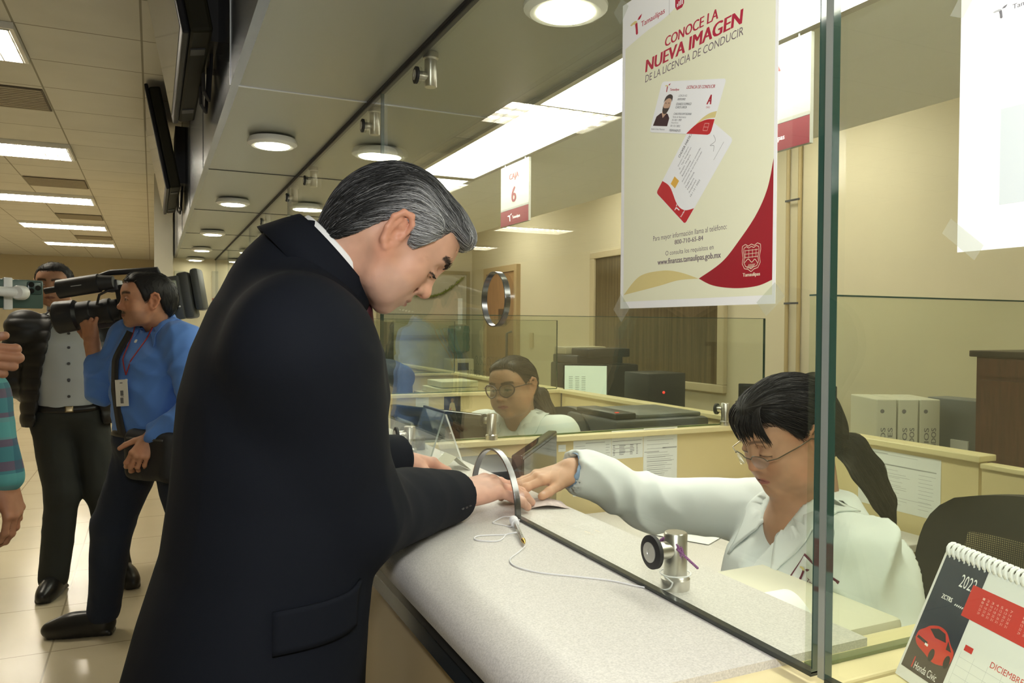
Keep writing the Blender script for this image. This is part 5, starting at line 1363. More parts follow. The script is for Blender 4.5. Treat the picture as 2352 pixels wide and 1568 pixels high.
# ---------------------------------------------------------------- head and hands
class Head:
    """head frame: origin between the ear canals; x = their right, y = front, z = crown (metres)"""
    def __init__(s, c, fwd, up, k=1.0): s.c = np.asarray(c, float); s.R = frame_from(fwd, up); s.k = k
    def w(s, p): return s.c + s.R @ (np.asarray(p, float) * s.k)
    def loc(s, P): return (P - s.c) @ s.R / s.k
    def d(s, v): return s.R @ np.asarray(v, float)
    def add(s, S, jaw=1.0, nose=1.0, cheek=1.0, chin=1.0, brow=1.0, lids=0.0, mouth=0.0, full=0.0, age=0):
        w, k = s.w, s.k; R = s.R
        E = lambda c, r, kk=0.012, op='u', RR=None: S.ell(w(c), np.asarray(r) * k, R if RR is None else R @ RR, kk * k, op)
        C = lambda a, b, ra, rb, kk=0.008, op='u': S.cap(w(a), w(b), ra * k, rb * k, kk * k, op)
        E((0, -0.010, 0.030), (0.0735, 0.090, 0.072))
        E((0, -0.050, 0.000), (0.060, 0.050, 0.055), 0.03)
        E((0, 0.040, 0.035), (0.060, 0.045, 0.052), 0.03)
        E((0, 0.028, -0.022), (0.058 + full * 0.5, 0.050, 0.066), 0.03)
        E((0, 0.030, -0.060), (0.050 * jaw + full, 0.042 + full * 0.4, 0.030), 0.03)
        for sx in (-1, 1):
            C((sx * 0.058 * jaw, 0.000, -0.035), (sx * 0.046 * jaw, 0.022, -0.070), 0.016, 0.014, 0.025)
            C((sx * 0.046 * jaw, 0.022, -0.070), (sx * 0.014, 0.056, -0.082), 0.013, 0.013, 0.02)
            E((sx * 0.043, 0.052, -0.020), (0.019, 0.017, 0.016 * cheek), 0.022)
            E((sx * (0.038 + full * 0.5), 0.046, -0.046), (0.020, 0.018 + full * 0.6, 0.022), 0.025)
        E((0, 0.060, -0.086), (0.020 * chin, 0.014, 0.012), 0.016)
        C((-0.036, 0.066, 0.028), (0.036, 0.066, 0.028), 0.010 * brow, 0.010 * brow, 0.02)
        for sx in (-1, 1): E((sx * 0.031, 0.088, 0.007), (0.016, 0.016, 0.0125), 0.014, 's')
        # nose
        C((0, 0.074, 0.014), (0, 0.089 + 0.004 * (nose - 1), -0.020), 0.0068, 0.0085 * nose, 0.012)
        E((0, 0.0905 + 0.006 * (nose - 1), -0.026), (0.0105 * nose, 0.010 * nose, 0.0085 * nose), 0.008)
        for sx in (-1, 1): E((sx * 0.0125 * nose, 0.081, -0.029), (0.0068 * nose, 0.009, 0.0072), 0.007)
        for sx in (-1, 1): E((sx * 0.0062, 0.089, -0.0355), (0.0032, 0.005, 0.0036), 0.003, 's')
        # mouth
        E((0, 0.068, -0.054), (0.026, 0.014, 0.018), 0.016)
        for sx in (-1, 1):
            C((0, 0.0815, -0.0525), (sx * 0.020, 0.0705, -0.0565), 0.0046, 0.0022, 0.006)
            C((0, 0.0800, -0.0615), (sx * 0.018, 0.0695, -0.0580), 0.0054, 0.0022, 0.006)
        for sx in (-1, 1): C((0, 0.0868, -0.0568), (sx * 0.021, 0.0745, -0.0575), 0.0012 + mouth * 0.002, 0.0009, 0.003, 's')
        C((0, 0.080, -0.0705), (0.0, 0.080, -0.0705), 0.004, 0.004, 0.008, 's')
        if age:
            for sx in (-1, 1):
                C((sx * 0.0185, 0.0775, -0.032), (sx * 0.030, 0.064, -0.060), 0.0022, 0.0016, 0.007, 's')
                E((sx * 0.034, 0.046, -0.074), (0.016, 0.016, 0.014), 0.02)
                C((sx * 0.020, 0.0755, -0.0035), (sx * 0.040, 0.070, -0.0085), 0.0015, 0.0012, 0.006, 's')
                for q in (-0.004, 0.003, 0.010): C((sx * 0.051, 0.062, q), (sx * 0.060, 0.050, q * 1.8), 0.0010, 0.0008, 0.004, 's')
            for q in (0.046, 0.054): C((-0.030, 0.079 - q * 0.02, q), (0.030, 0.079 - q * 0.02, q), 0.0012, 0.0012, 0.005, 's')
        # eye balls in their lids
        for sx in (-1, 1):
            E((sx * 0.031, 0.0665, 0.0065), (0.0135, 0.0125, 0.0125), 0.004)
            # lids: upper one comes down with lids -> 1
            zz = 0.0105 - 0.008 * lids
            S.chain([w((sx * 0.0165, 0.0735, 0.0045)), w((sx * 0.024, 0.0795, zz + 0.001)), w((sx * 0.032, 0.0808, zz + 0.0005)), w((sx * 0.040, 0.0765, zz - 0.001)), w((sx * 0.0455, 0.069, 0.0035))], [0.0022 * k, 0.0030 * k, 0.0032 * k, 0.003 * k, 0.0022 * k], 0.004 * k)
            S.chain([w((sx * 0.0165, 0.0735, 0.0035)), w((sx * 0.025, 0.0775, -0.001)), w((sx * 0.034, 0.077, -0.002)), w((sx * 0.0455, 0.069, 0.0025))], [0.002 * k, 0.0024 * k, 0.0024 * k, 0.002 * k], 0.004 * k)
        # ears
        for sx in (-1, 1):
            X = 0.071
            E((sx * X, -0.006, -0.002), (0.006, 0.015, 0.026), 0.008)
            rim = [(X + 0.006, 0.006, 0.008), (X + 0.010, 0.003, 0.022), (X + 0.014, -0.008, 0.030), (X + 0.017, -0.020, 0.025), (X + 0.017, -0.0255, 0.010), (X + 0.013, -0.021, -0.008), (X + 0.008, -0.012, -0.024), (X + 0.005, -0.003, -0.030), (X + 0.003, 0.002, -0.022)]
            S.chain([w((sx * a, b, c)) for a, b, c in rim], [q * k for q in (0.003, 0.0042, 0.0046, 0.0046, 0.0044, 0.0044, 0.005, 0.0055, 0.003)], 0.004 * k)
            E((sx * (X + 0.007), -0.013, 0.002), (0.0045, 0.011, 0.022), 0.006)
            S.chain([w((sx * (X + 0.012), -0.015, 0.016)), w((sx * (X + 0.012), -0.0165, 0.004)), w((sx * (X + 0.009), -0.012, -0.009))], [0.003 * k] * 3, 0.004 * k)
            E((sx * (X + 0.012), -0.005, -0.003), (0.0075, 0.0065, 0.010), 0.004, 's')
            E((sx * (X + 0.004), 0.0045, -0.002), (0.004, 0.0035, 0.006), 0.004)
        return S
    def paint(s, V, base, o):
        """skin tones of the head; o: lips, brows, hair, stubble colours"""
        q = s.loc(V); x, y, z = q[:, 0], q[:, 1], q[:, 2]; ax = np.abs(x)
        C = np.tile(np.asarray(base, float), (len(V), 1))
        C *= (1 + 0.06 * vnoise(V, (110, 110, 110)) + 0.05 * vnoise(V, (35, 35, 35)))[:, None]
        C *= 1 + np.stack([0.02 * vnoise(V, (28, 28, 28)), -0.10 * np.clip(vnoise(V, (24, 24, 24)), 0, 1), -0.12 * np.clip(vnoise(V, (24, 24, 24)), 0, 1)], 1)
        near = (np.abs(z) < 0.16) & (np.abs(y) < 0.15) & (ax < 0.12)
        def blend(m, c, a=1.0):
            m = np.clip(m, 0, 1) * a * near; C[:] = C * (1 - m[:, None]) + np.asarray(c, float) * m[:, None]
        red = np.asarray(base) * np.array([1.06, 0.80, 0.74])
        blend(1 - np.sqrt(((ax - 0.040) / 0.024) ** 2 + ((y - 0.055) / 0.035) ** 2 + ((z + 0.025) / 0.022) ** 2), red, 0.7)
        blend(1.3 - np.sqrt((x / 0.016) ** 2 + ((y - 0.092) / 0.016) ** 2 + ((z + 0.026) / 0.016) ** 2), red, 0.6)
        blend((ax - 0.066) / 0.012, red, 0.6)
        if o.get('stubble') is not None:
            m = np.clip((-0.034 - z) / 0.012, 0, 1) * np.clip((y - 0.005) / 0.02, 0, 1) * np.clip((z + 0.105) / 0.01, 0, 1)
            blend(m, o['stubble'], o.get('stub_a', 0.4))
        if o.get('moustache') is not None:
            blend((1 - np.sqrt((x / 0.032) ** 2 + ((z + 0.0455 + 5 * x * x) / 0.0095) ** 2)) * 3 * (y > 0.05), o['moustache'], 0.92)
            blend((1 - np.sqrt((x / 0.014) ** 2 + ((z + 0.082) / 0.012) ** 2)) * 2 * (y > 0.05), o['moustache'], 0.55)
        lipz = np.abs(z + 0.0572) - 0.0075 * np.sqrt(np.clip(1 - (x / 0.024) ** 2, 0, 1))
        blend(-lipz / 0.002 * (ax < 0.024) * (y > 0.06), o.get('lips', red))
        blend((1 - np.abs(z + 0.0572 + 10 * 0 * x) / 0.0016) * (ax < 0.022) * (y > 0.06), np.asarray(o.get('lips', red)) * 0.35, 0.8)
        bz = 0.030 - 7.0 * (ax - 0.032) ** 2 + 0.05 * (ax - 0.03)
        blend((1 - np.abs(z - bz) / o.get('brow_w', 0.0055)) * 2.2 * (ax > 0.011) * (ax < 0.054) * (y > 0.045), o['brow'], o.get('brow_a', 0.9))
        # eyes: white, iris where open; lash line
        lid = o.get('lids', 0.0)
        blend((1 - np.sqrt(((ax - 0.031) / 0.013) ** 2 + ((z - 0.0035) / (0.0052 - 0.0045 * lid)) ** 2)) * 4 * (y > 0.06), (0.55, 0.50, 0.46), 1.0 if lid < 0.8 else 0.0)
        gx, gz = o.get('gaze', (0, 0))
        blend((1 - np.sqrt(((x - np.sign(x) * 0.031 - gx) / 0.0062) ** 2 + ((z - 0.003 - gz) / (0.0055 - 0.0035 * lid)) ** 2)) * 4 * (y > 0.06), (0.02, 0.012, 0.008), 1.0 if lid < 0.8 else 0.0)
        lz = 0.0078 - 0.008 * lid - 14 * (ax - 0.031) ** 2
        blend((1 - np.abs(z - lz) / 0.0024) * 2 * (np.abs(ax - 0.031) < 0.0145) * (y > 0.058), (0.03, 0.018, 0.014), 0.9)
        if o.get('scalp') is not None: blend(o['scalp'](x, y, z) * (ax < 0.0785), o['hair'], 0.9)
        return C

def hand(S, W, fwd, up, th, s=1.0, curl=(0.3, 0.3, 0.3, 0.35), base=(0.15, 0.15, 0.15, 0.2), spread=0.06, tdir=None, tcurl=0.3, fat=1.0, nails=None):
    """palm, four unequal bent fingers and a thumb leaving the side of the palm; th = unit vector to the thumb side"""
    W = np.asarray(W, float); F = nrm(fwd); U = np.asarray(up, float); U = nrm(U - F * (U @ F)); T = nrm(np.cross(F, U)); T = T if T @ np.asarray(th, float) > 0 else -T
    P = lambda f, t, u: W + (F * f + T * t + U * u) * s
    kn = [(0.090, 0.027, 0.004), (0.094, 0.0075, 0.006), (0.088, -0.011, 0.004), (0.079, -0.028, -0.001)]
    w0 = [(0.006, 0.015, 0), (0.0, 0.005, 0.001), (0.0, -0.006, 0), (0.004, -0.015, -0.001)]
    rk = (0.0112, 0.0112, 0.0105, 0.0096)
    for a, b, r in zip(w0, kn, rk): S.cap(P(*a), P(*b), 0.0145 * s * fat, r * s * fat, 0.014 * s)
    S.ell(P(0.045, 0.0, -0.005), np.array([0.034, 0.042, 0.0125]) * s * fat, np.stack([T, F, U], 1), 0.012 * s)
    S.ell(P(0.035, 0.024, -0.010), np.array([0.015, 0.032, 0.013]) * s * fat, np.stack([T, F, U], 1), 0.012 * s)
    S.cap(P(-0.05, 0, 0), P(0.005, 0, 0), 0.024 * s * fat, 0.0225 * s * fat, 0.016 * s)
    for q in kn: S.ell(P(q[0], q[1], q[2] + 0.003), np.array([0.0085] * 3) * s * fat, None, 0.007 * s)
    Ls = [(0.043, 0.025, 0.020), (0.048, 0.029, 0.021), (0.044, 0.027, 0.020), (0.034, 0.020, 0.018)]
    for i in range(4):
        sp = spread * (1.5, 0.4, -0.7, -1.9)[i]
        D0 = nrm(F * math.cos(sp) + T * math.sin(sp)); p = P(*kn[i]); a = base[i]; r = rk[i] * 0.88 * fat
        tips = []
        for j in range(3):
            d = D0 * math.cos(a) - U * math.sin(a); q = p + d * Ls[i][j] * s
            S.cap(p, q, r * s, r * 0.93 * s, 0.0035 * s)
            if j < 2: S.ell(q, np.array([r * 1.03] * 3) * s, None, 0.004 * s)
            p = q; r *= 0.93; a += curl[i] * (1.0, 0.75, 0)[j]
            if j == 2 and nails is not None: nails.append((p - d * 0.006 * s + (U * math.cos(a - curl[i]*0) + D0 * math.sin(a)) * r * 0.75 * s, 0.0058 * s))
    td = tdir if tdir is not None else (0.62, 0.75, -0.18)
    a0 = P(0.018, 0.020, -0.008); d1 = nrm(F * td[0] + T * td[1] + U * td[2]); a1 = a0 + d1 * 0.043 * s
    d2 = nrm(d1 + F * tcurl); a2 = a1 + d2 * 0.034 * s; d3 = nrm(d2 + F * tcurl * 0.8 - T * tcurl * 0.3); a3 = a2 + d3 * 0.024 * s
    S.cap(a0, a1, 0.0135 * s * fat, 0.0118 * s * fat, 0.012 * s); S.cap(a1, a2, 0.0115 * s * fat, 0.0103 * s * fat, 0.004 * s); S.cap(a2, a3, 0.0103 * s * fat, 0.0088 * s * fat, 0.004 * s)
    if nails is not None: nails.append((a3 - d3 * 0.004 * s + (U * 0.8 + T * 0.2) * 0.0078 * s, 0.0066 * s))
    return S
def paint_nails(C, V, nails, tone):
    for p, r in nails:
        m = np.clip((1 - np.linalg.norm(V - p, axis=1) / r) * 2.5, 0, 1)[:, None]; C[:] = C * (1 - m) + np.asarray(tone) * m
    return C
def shoe(S, heel, toe, w=0.045, h=0.055, up=0.10):
    """a low boot from heel to toe (floor points)"""
    a, b = np.asarray(heel, float), np.asarray(toe, float); d = nrm(b - a); L = np.linalg.norm(b - a); z = np.array([0, 0, 1.0])
    R = np.stack([np.cross(d, z), d, z], 1)
    S.ell(a + d * 0.075 + z * 0.050, (0.042, 0.078, 0.060), R, 0.02); S.ell(b - d * 0.10 + z * 0.034, (w, 0.10, 0.052), R, 0.04); S.ell(a + d * (L * 0.5) + z * 0.05, (w * 0.9, 0.09, 0.058), R, 0.03)
    S.cap(a + d * 0.055 + z * 0.05, a + d * 0.05 + z * up, 0.042, 0.045, 0.02)
    S.box(a + d * L * 0.46 + z * 0.011, (w * 0.80, L * 0.44, 0.011), 0.008, R, 0.010)
    S.cut((0, 0, 0.0015), (0, 0, -1), 0.002)
    return S
# ================================================================== people
skin_m = M('skin', (0.5, 0.3, 0.2), 0.48, attr=True, spec=0.35, bump=(900, 0.05), sss=0.10)
hair_m = M('hair', (0.03, 0.03, 0.03), 0.5, attr=True, spec=0.28)
V3 = lambda *a: np.array(a, float)
Z = V3(0, 0, 1)
def person(label, base, group=None):
    return thing('person', label, 'person', tuple(base), group=group)
def shell_ring(c, a, r, r2, h0, h1, name, mat, parent, h=0.003, tilt=None, front=None):
    """a band of cloth round the axis a through c"""
    a = nrm(a); S = Sdf(); c = np.asarray(c, float)
    S.cap(c + a * (h0 - 0.05), c + a * (h1 + 0.05), r, r2, 0.002); S.cap(c + a * (h0 - 0.09), c + a * (h1 + 0.09), r - 0.005, r2 - 0.005, 0.001, 's')
    t = a if tilt is None else nrm(tilt)
    S.cut(c + a * h1, t, 0.002); S.cut(c + a * h0, -t, 0.002)
    if front is not None: S.cut(c + nrm(front[0]) * front[1], front[0], 0.004)
    return S, S.build(name, h, mat, parent)

def band(c, a, r0, r1, h0, h1, th, name, mat, parent, n=64):
    """a smooth folded band round the axis a: radius r0 at height h0 to r1 at h1"""
    a = nrm(a); c = np.asarray(c, float); u = nrm(np.cross(a, V3(0, 1, 0.01))); w = np.cross(a, u)
    prof = [(r0, h0), (r0 * 0.4 + r1 * 0.6, h0 * 0.4 + h1 * 0.6), (r1 + th * 0.1, h1 - th * 0.6), (r1 - th * 0.2, h1), (r1 - th * 0.8, h1), (r1 - th, h1 - th * 0.6), (r0 - th, h0)]
    V = np.array([c + a * h + (u * math.cos(t) + w * math.sin(t)) * r for r, h in prof for t in np.linspace(0, 2 * math.pi, n, endpoint=False)]); m = len(prof)
    F = [[j * n + i, j * n + (i + 1) % n, ((j + 1) % m) * n + (i + 1) % n, ((j + 1) % m) * n + i] for j in range(m) for i in range(n)]
    return add_mesh(name, V, F, mat, parent, True)
def hair_line(H, ys, zs, rnd=0.0):
    ys, zs = np.asarray(ys), np.asarray(zs)
    def f(P):
        q = H.loc(P); return (np.interp(q[:, 1], ys, zs) - q[:, 2]) * 0.75
    return f

# ------------------------------------------------------------------ the grey-haired man in the dark suit
def suit_man():
    t = person('person with grey swept-back hair in a dark navy suit, bending over the counter', (0.15, 1.25, 0))
    hdir = nrm((0.985, -0.17, 0)); a = math.radians(45)
    H = Head((0.352, 1.206, 1.537), hdir * math.cos(a) - Z * math.sin(a), hdir * math.sin(a) + Z * math.cos(a), 1.0)
    c0 = V3(0.262, 1.246, 1.505); ax = nrm((0.735, -0.13, 0.665))
    Wr = V3(0.512, 1.372, 1.080); Wl = V3(0.468, 1.605, 1.118)
    Er, El = V3(0.275, 1.145, 1.115), V3(0.30, 1.53, 1.12)
    Sr, Sl = V3(0.185, 1.055, 1.415), V3(0.20, 1.44, 1.415)
    # body: one continuous surface (the covered part is only a slim core)
    S = Sdf(); H.add(S, jaw=1.06, nose=1.18, chin=1.05, brow=1.1, lids=1.0, full=0.002, age=1)
    S.cap(H.w((0, -0.040, -0.030)), c0 - ax * 0.04, 0.058, 0.067, 0.03)
    S.cap(H.w((0, 0.004, -0.064)), c0 - ax * 0.02 + V3(0.02, 0, -0.030), 0.030, 0.042, 0.022)
    S.chain([c0 - ax * 0.04, V3(0.17, 1.25, 1.35), V3(0.15, 1.25, 1.0)], [0.05, 0.014, 0.014], 0.03)
    S.chain([V3(0.17, 1.25, 1.38), Sr, Er, Wr], [0.014, 0.014, 0.014, 0.022], 0.02)
    S.chain([V3(0.17, 1.25, 1.38), Sl, El, Wl], [0.014, 0.014, 0.014, 0.022], 0.02)
    for y in (1.15, 1.35): S.chain([V3(0.15, 1.25, 1.0), V3(0.14, y, 0.92), V3(0.16, y, 0.5), V3(0.12, y, 0.08)], [0.014] * 4, 0.01)
    nails = []
    hand(S, Wr, (0.965, 0.25, 0.03), (0, -0.12, 1), (0, 1, 0), 1.12, (0.28, 0.24, 0.20, 0.22), (0.30, 0.34, 0.34, 0.34), 0.075, (0.55, 0.80, -0.20), 0.5, 1.08, nails)
    hand(S, Wl, (0.86, 0.35, -0.30), (-0.25, 0.05, 0.95), (0.2, -0.95, 0), 1.0, (0.45, 0.5, 0.55, 0.6), (0.25, 0.4, 0.5, 0.6), 0.05, (0.80, 0.42, -0.30), 0.35, 1.05, nails)
    base = (0.58, 0.335, 0.235)
    def col(V):
        C = H.paint(V, base, dict(brow=(0.035, 0.03, 0.028), brow_w=0.0055, hair=(0.10, 0.10, 0.10), lips=(0.42, 0.19, 0.15), lids=1.0, stubble=(0.45, 0.33, 0.29), stub_a=0.3,
                                  scalp=lambda x, y, z: np.clip((z - np.interp(y, hy, hz) + 0.004) / 0.006, 0, 1)))
        v = vnoise(V, (120, 120, 120)) * 0.5 + vnoise(V, (55, 55, 55)) * 0.5
        hm = np.clip((V[:, 2] < 1.16) * 1.0, 0, 1)[:, None]
        C = C * (1 - hm) + hm * np.asarray((0.60, 0.345, 0.255)) * (1 + 0.16 * v[:, None])
        return paint_nails(C, V, nails, (0.66, 0.42, 0.38))
    hy = [-0.13, -0.09, -0.06, -0.045, -0.034, -0.02, 0.0, 0.010, 0.016, 0.030, 0.040, 0.046, 0.050, 0.09, 0.13]
    hz = [-0.100, -0.088, -0.066, -0.036, -0.002, 0.024, 0.028, 0.016, 0.004, 0.006, 0.030, 0.046, 0.068, 0.070, 0.068]
    S.build('body', 0.0023, skin_m, t, 1, col)
    # hair: a shaped mass and the strands that grow over it
    G = Sdf(); E = lambda c, r, k=0.012, op='u': G.ell(H.w(c), np.asarray(r), H.R, k, op)
    E((0, -0.012, 0.030), (0.0795, 0.098, 0.083)); E((0, -0.054, -0.004), (0.070, 0.062, 0.068), 0.02); E((0, -0.058, -0.050), (0.058, 0.040, 0.040), 0.02)
    E((0, 0.045, 0.078), (0.056, 0.040, 0.030), 0.02); E((0.006, 0.074, 0.076), (0.048, 0.020, 0.019), 0.015)
    for sx in (-1, 1): E((sx * 0.070, 0.022, 0.030), (0.012, 0.022, 0.030), 0.012)
    G.fn(hair_line(H, hy, hz), 0.006, 'i')
    for sx in (-1, 1): E((sx * 0.086, -0.012, -0.002), (0.020, 0.022, 0.030), 0.004, 's')
    hv, hf = G.mesh(0.0035)
    def tone(P, rng=None):
        q = H.loc(P); x, y, z = np.abs(q[:, 0]), q[:, 1], q[:, 2]
        g = np.clip((x - 0.035) / 0.03, 0, 1) * np.clip((y + 0.045) / 0.05, 0, 1) * np.clip((0.095 - z) / 0.03, 0, 1)
        g = np.maximum(g, np.clip((y - 0.06) / 0.03, 0, 1) * 0.6)
        b = 0.030 + 0.26 * g
        if rng is not None: b = b * np.exp(rng.randn(len(P)) * 0.55) + (rng.rand(len(P)) < 0.10 + 0.35 * g) * 0.22
        else: b = b * 0.75
        b = np.clip(b, 0.006, 0.6)
        return np.stack([b * 0.98, b * 1.0, b * 1.03], 1)
    ho = add_mesh('hair', hv, hf, hair_m, t, True, col=np.concatenate([tone(hv), np.ones((len(hv), 1))], 1))
    def flow(P):
        q = H.loc(P); x, y, z = q[:, 0], q[:, 1], q[:, 2]
        back = np.clip((-0.01 - y) / 0.06, 0, 1); side = np.clip((np.abs(x) - 0.035) / 0.03, 0, 1) * np.clip((0.085 - z) / 0.04, 0, 1)
        v = np.stack([0.05 * np.sign(x), -1 + 0.45 * back, np.clip(y, 0, 0.1) * 6 * (1 - side) - 0.55 * side - 1.0 * back], 1)
        return v @ H.R.T
    roots = scatter(hv, hf, 9500)
    strands(G, roots, flow, 6, 0.0075, 0.00036, 'hair_strand', hair_m, ho, tone, 0.001, 0.22, 3, 0.0002)['kind'] = 'stuff'
    # jacket
    navy = M('navy_wool', (0.0060, 0.0078, 0.0130), 0.85, bump=(700, 0.05), spec=0.18)
    J = Sdf()
    J.loft((0, 1.25, 0), np.eye(3), [(0.74, 0.118, 0, 0.192, 0.245), (0.82, 0.122, 0, 0.182, 0.240), (0.95, 0.142, 0, 0.166, 0.228), (1.05, 0.163, 0, 0.155, 0.215), (1.15, 0.176, 0, 0.154, 0.208),
                                     (1.29, 0.190, 0, 0.155, 0.212), (1.36, 0.193, 0, 0.140, 0.205), (1.43, 0.193, 0, 0.112, 0.150), (1.48, 0.200, 0, 0.086, 0.095), (1.525, 0.212, 0, 0.062, 0.070), (1.56, 0.218, 0, 0.045, 0.050)], 0.01, pw=2.2)
    for q, s_ in ((Sr, -1), (Sl, 1)):
        J.ell(q + V3(0.0, -s_ * 0.014, -0.045), (0.088, 0.072, 0.080), None, 0.07)
        J.cap(V3(0.185, 1.25, 1.465), q + V3(-0.01, 0, -0.018), 0.045, 0.045, 0.06)
    J.chain([Sr + V3(0, 0.01, -0.05), Er + V3(-0.012, 0, 0.015)], [0.082, 0.072], 0.04); J.chain([Er, Wr + V3(0.0, 0, -0.002)], [0.072, 0.049], 0.04)
    J.chain([Sl, El], [0.084, 0.068], 0.03); J.chain([El, Wl + V3(0.01, 0, 0)], [0.066, 0.047], 0.03)
    for Wq, Eq in ((Wr, Er), (Wl, El)):
        d = nrm(Wq - Eq); R = frame_from(d, Z)
        J.box(Wq + d * 0.115, (0.10, 0.10, 0.10), 0.002, R, 0.004, 's'); J.cap(Wq - d * 0.02, Wq + d * 0.2, 0.037, 0.037, 0.002, 's')
    J.ell(c0 + ax * 0.107, (0.110, 0.110, 0.110), None, 0.010, 's')
    J.box((0.70, 1.35, 0.98), (0.40, 0.6, 0.0505), 0.002, None, 0.004, 's')
    jf = folds((0.0030, (6, 6, 2.5)), (0.0012, (15, 15, 8)))
    def jd(P):
        bend = np.exp(-((P - Er) ** 2).sum(1) / 0.018)                     # creases gather inside the elbow
        cr = 1 - np.abs(np.sin((P @ nrm(V3(0.75, 0.35, 0.55))) * 38 + 3.0 * vnoise(P, (7, 7, 7)))) * 1.6
        fa = np.clip((P[:, 0] - 0.30) / 0.08, 0, 1) * np.clip((0.47 - P[:, 0]) / 0.06, 0, 1) * (P[:, 2] < 1.2)
        nk = np.clip((np.linalg.norm(P - c0, axis=1) - 0.11) / 0.06, 0, 1)
        return jf(P) * nk + 0.0050 * bend * cr * (0.4 + 0.6 * vnoise(P, (6, 6, 6))) + 0.0028 * fa * vnoise(P, (22, 22, 30))
    jo = J.build('jacket', 0.0055, navy, t, 3, None, jd)
    # bushy brows and lashes
    rng = np.random.RandomState(4); bw, la = B(), B()
    for sx in (-1, 1):
        for i in range(90):
            a_ = rng.uniform(0.012, 0.050); z0 = 0.030 - 7.0 * (a_ - 0.032) ** 2 + 0.05 * (a_ - 0.03) + rng.uniform(-0.0038, 0.0030)
            p0 = S.snap(H.w((sx * a_, 0.080 - 3.5 * max(0, a_ - 0.02) ** 2 * 4, z0))[None], 0.0)[0]
            d = H.d(nrm((sx * (0.7 + rng.rand() * 0.5), 0.35 + 0.4 * rng.rand(), 0.55 - 12 * (a_ - 0.02) + rng.randn() * 0.25)))
            bw.tube([p0, p0 + d * 0.005, p0 + d * 0.0085 + H.d((sx * 0.001, -0.001, -0.0005))], [0.00026, 0.00022, 0.0001], 4)
        for i in range(26):
            a_ = rng.uniform(0.020, 0.044); p0 = H.w((sx * a_, 0.0805 - 22 * (a_ - 0.030) ** 2, 0.0015 - 10 * (a_ - 0.031) ** 2))
            la.tube([p0, p0 + H.d((sx * 0.0012, 0.0045, -0.0022)), p0 + H.d((sx * 0.002, 0.0075, -0.0028))], [0.0005, 0.00035, 0.0001], 4)
    dk = M('brow_hair', (0.018, 0.016, 0.015), 0.6)
    bw.build('eyebrow', dk, t); la.build('eyelash', dk, t)
    # sleeve seam, pocket flap, vent as fine pieces on the cloth
    drape(J, (0.215, 1.03, 1.005), (1, 0.12, 0.02), (0, 0, 1), 0.155, 0.055, 'pocket_flap', navy, jo, 0.0055, 0.003)
    for i in range(3):
        d = nrm(Wr - Er); p = Wr - d * (0.012 + 0.018 * i) + V3(0.02, -0.045, -0.01)
        drape(J, p, d, np.cross(d, Z), 0.012, 0.012, 'cuff_button', black_pl, jo, 0.003, 0.002, 6, 6, lambda u, v: (u - .5) ** 2 + (v - .5) ** 2 < .26)
    # collars: jacket collar round the nape, white shirt collar above it
    wh = M('white_shirt', (0.82, 0.84, 0.85), 0.65)
    band(c0, ax, 0.0815, 0.0775, -0.045, 0.016, 0.004, 'shirt_collar', wh, t)
    band(c0, ax, 0.112, 0.0885, -0.055, 0.007, 0.007, 'jacket_collar', navy, jo)
    # tie knot tucked under the chin
    F = Sdf(); F.cap((0.312, 1.235, 1.425), (0.318, 1.235, 1.30), 0.012, 0.020, 0.01); F.build('tie', 0.005, M('tie_dark', (0.05, 0.008, 0.012), 0.5), t)
    # trousers and shoes, mostly under the photo's lower edge
    T = Sdf()
    for y in (1.15, 1.35): T.chain([V3(0.15, y, 0.90), V3(0.16, y, 0.50), V3(0.12, y, 0.06)], [0.105, 0.080, 0.068], 0.02)
    T.ell((0.15, 1.25, 0.93), (0.14, 0.20, 0.12), None, 0.05); T.cut((0, 0, 0.03), (0, 0, -1)); T.cut((0, 0, 0.99), (0, 0, 1))
    T.build('trousers', 0.012, navy, t, 2, None, folds((0.005, (8, 8, 3))))
    for y in (1.15, 1.35): shoe(Sdf(), (0.03, y, 0), (0.31, y, 0)).build('shoe', 0.006, M('black_leather', (0.012, 0.012, 0.012), 0.3), t)
    return t

# ------------------------------------------------------------------ clerks
cotton = M('pale_blue_cotton', (0.74, 0.78, 0.78), 0.75, noise=(2.5, 0.03), sheen=0.1)
blue_in = M('blue_lining', (0.30, 0.42, 0.62), 0.7)
def collar_flaps(S, nb, f, r, dx, name, mat, parent, k=1.0):
    """two pointed collar leaves lying on the shirt front"""
    for sx in (-1, 1):
        R_2 = r * sx
        drape4(S, nb + f * 0.092 * k + R_2 * 0.034 - Z * 0.036, nb + R_2 * 0.080 + Z * 0.006 - f * 0.006, nb + R_2 * 0.108 - Z * 0.006 - f * 0.012, nb + f * 0.105 * k + R_2 * 0.070 - Z * 0.105, name, mat, parent, 0.0065, 0.0022)

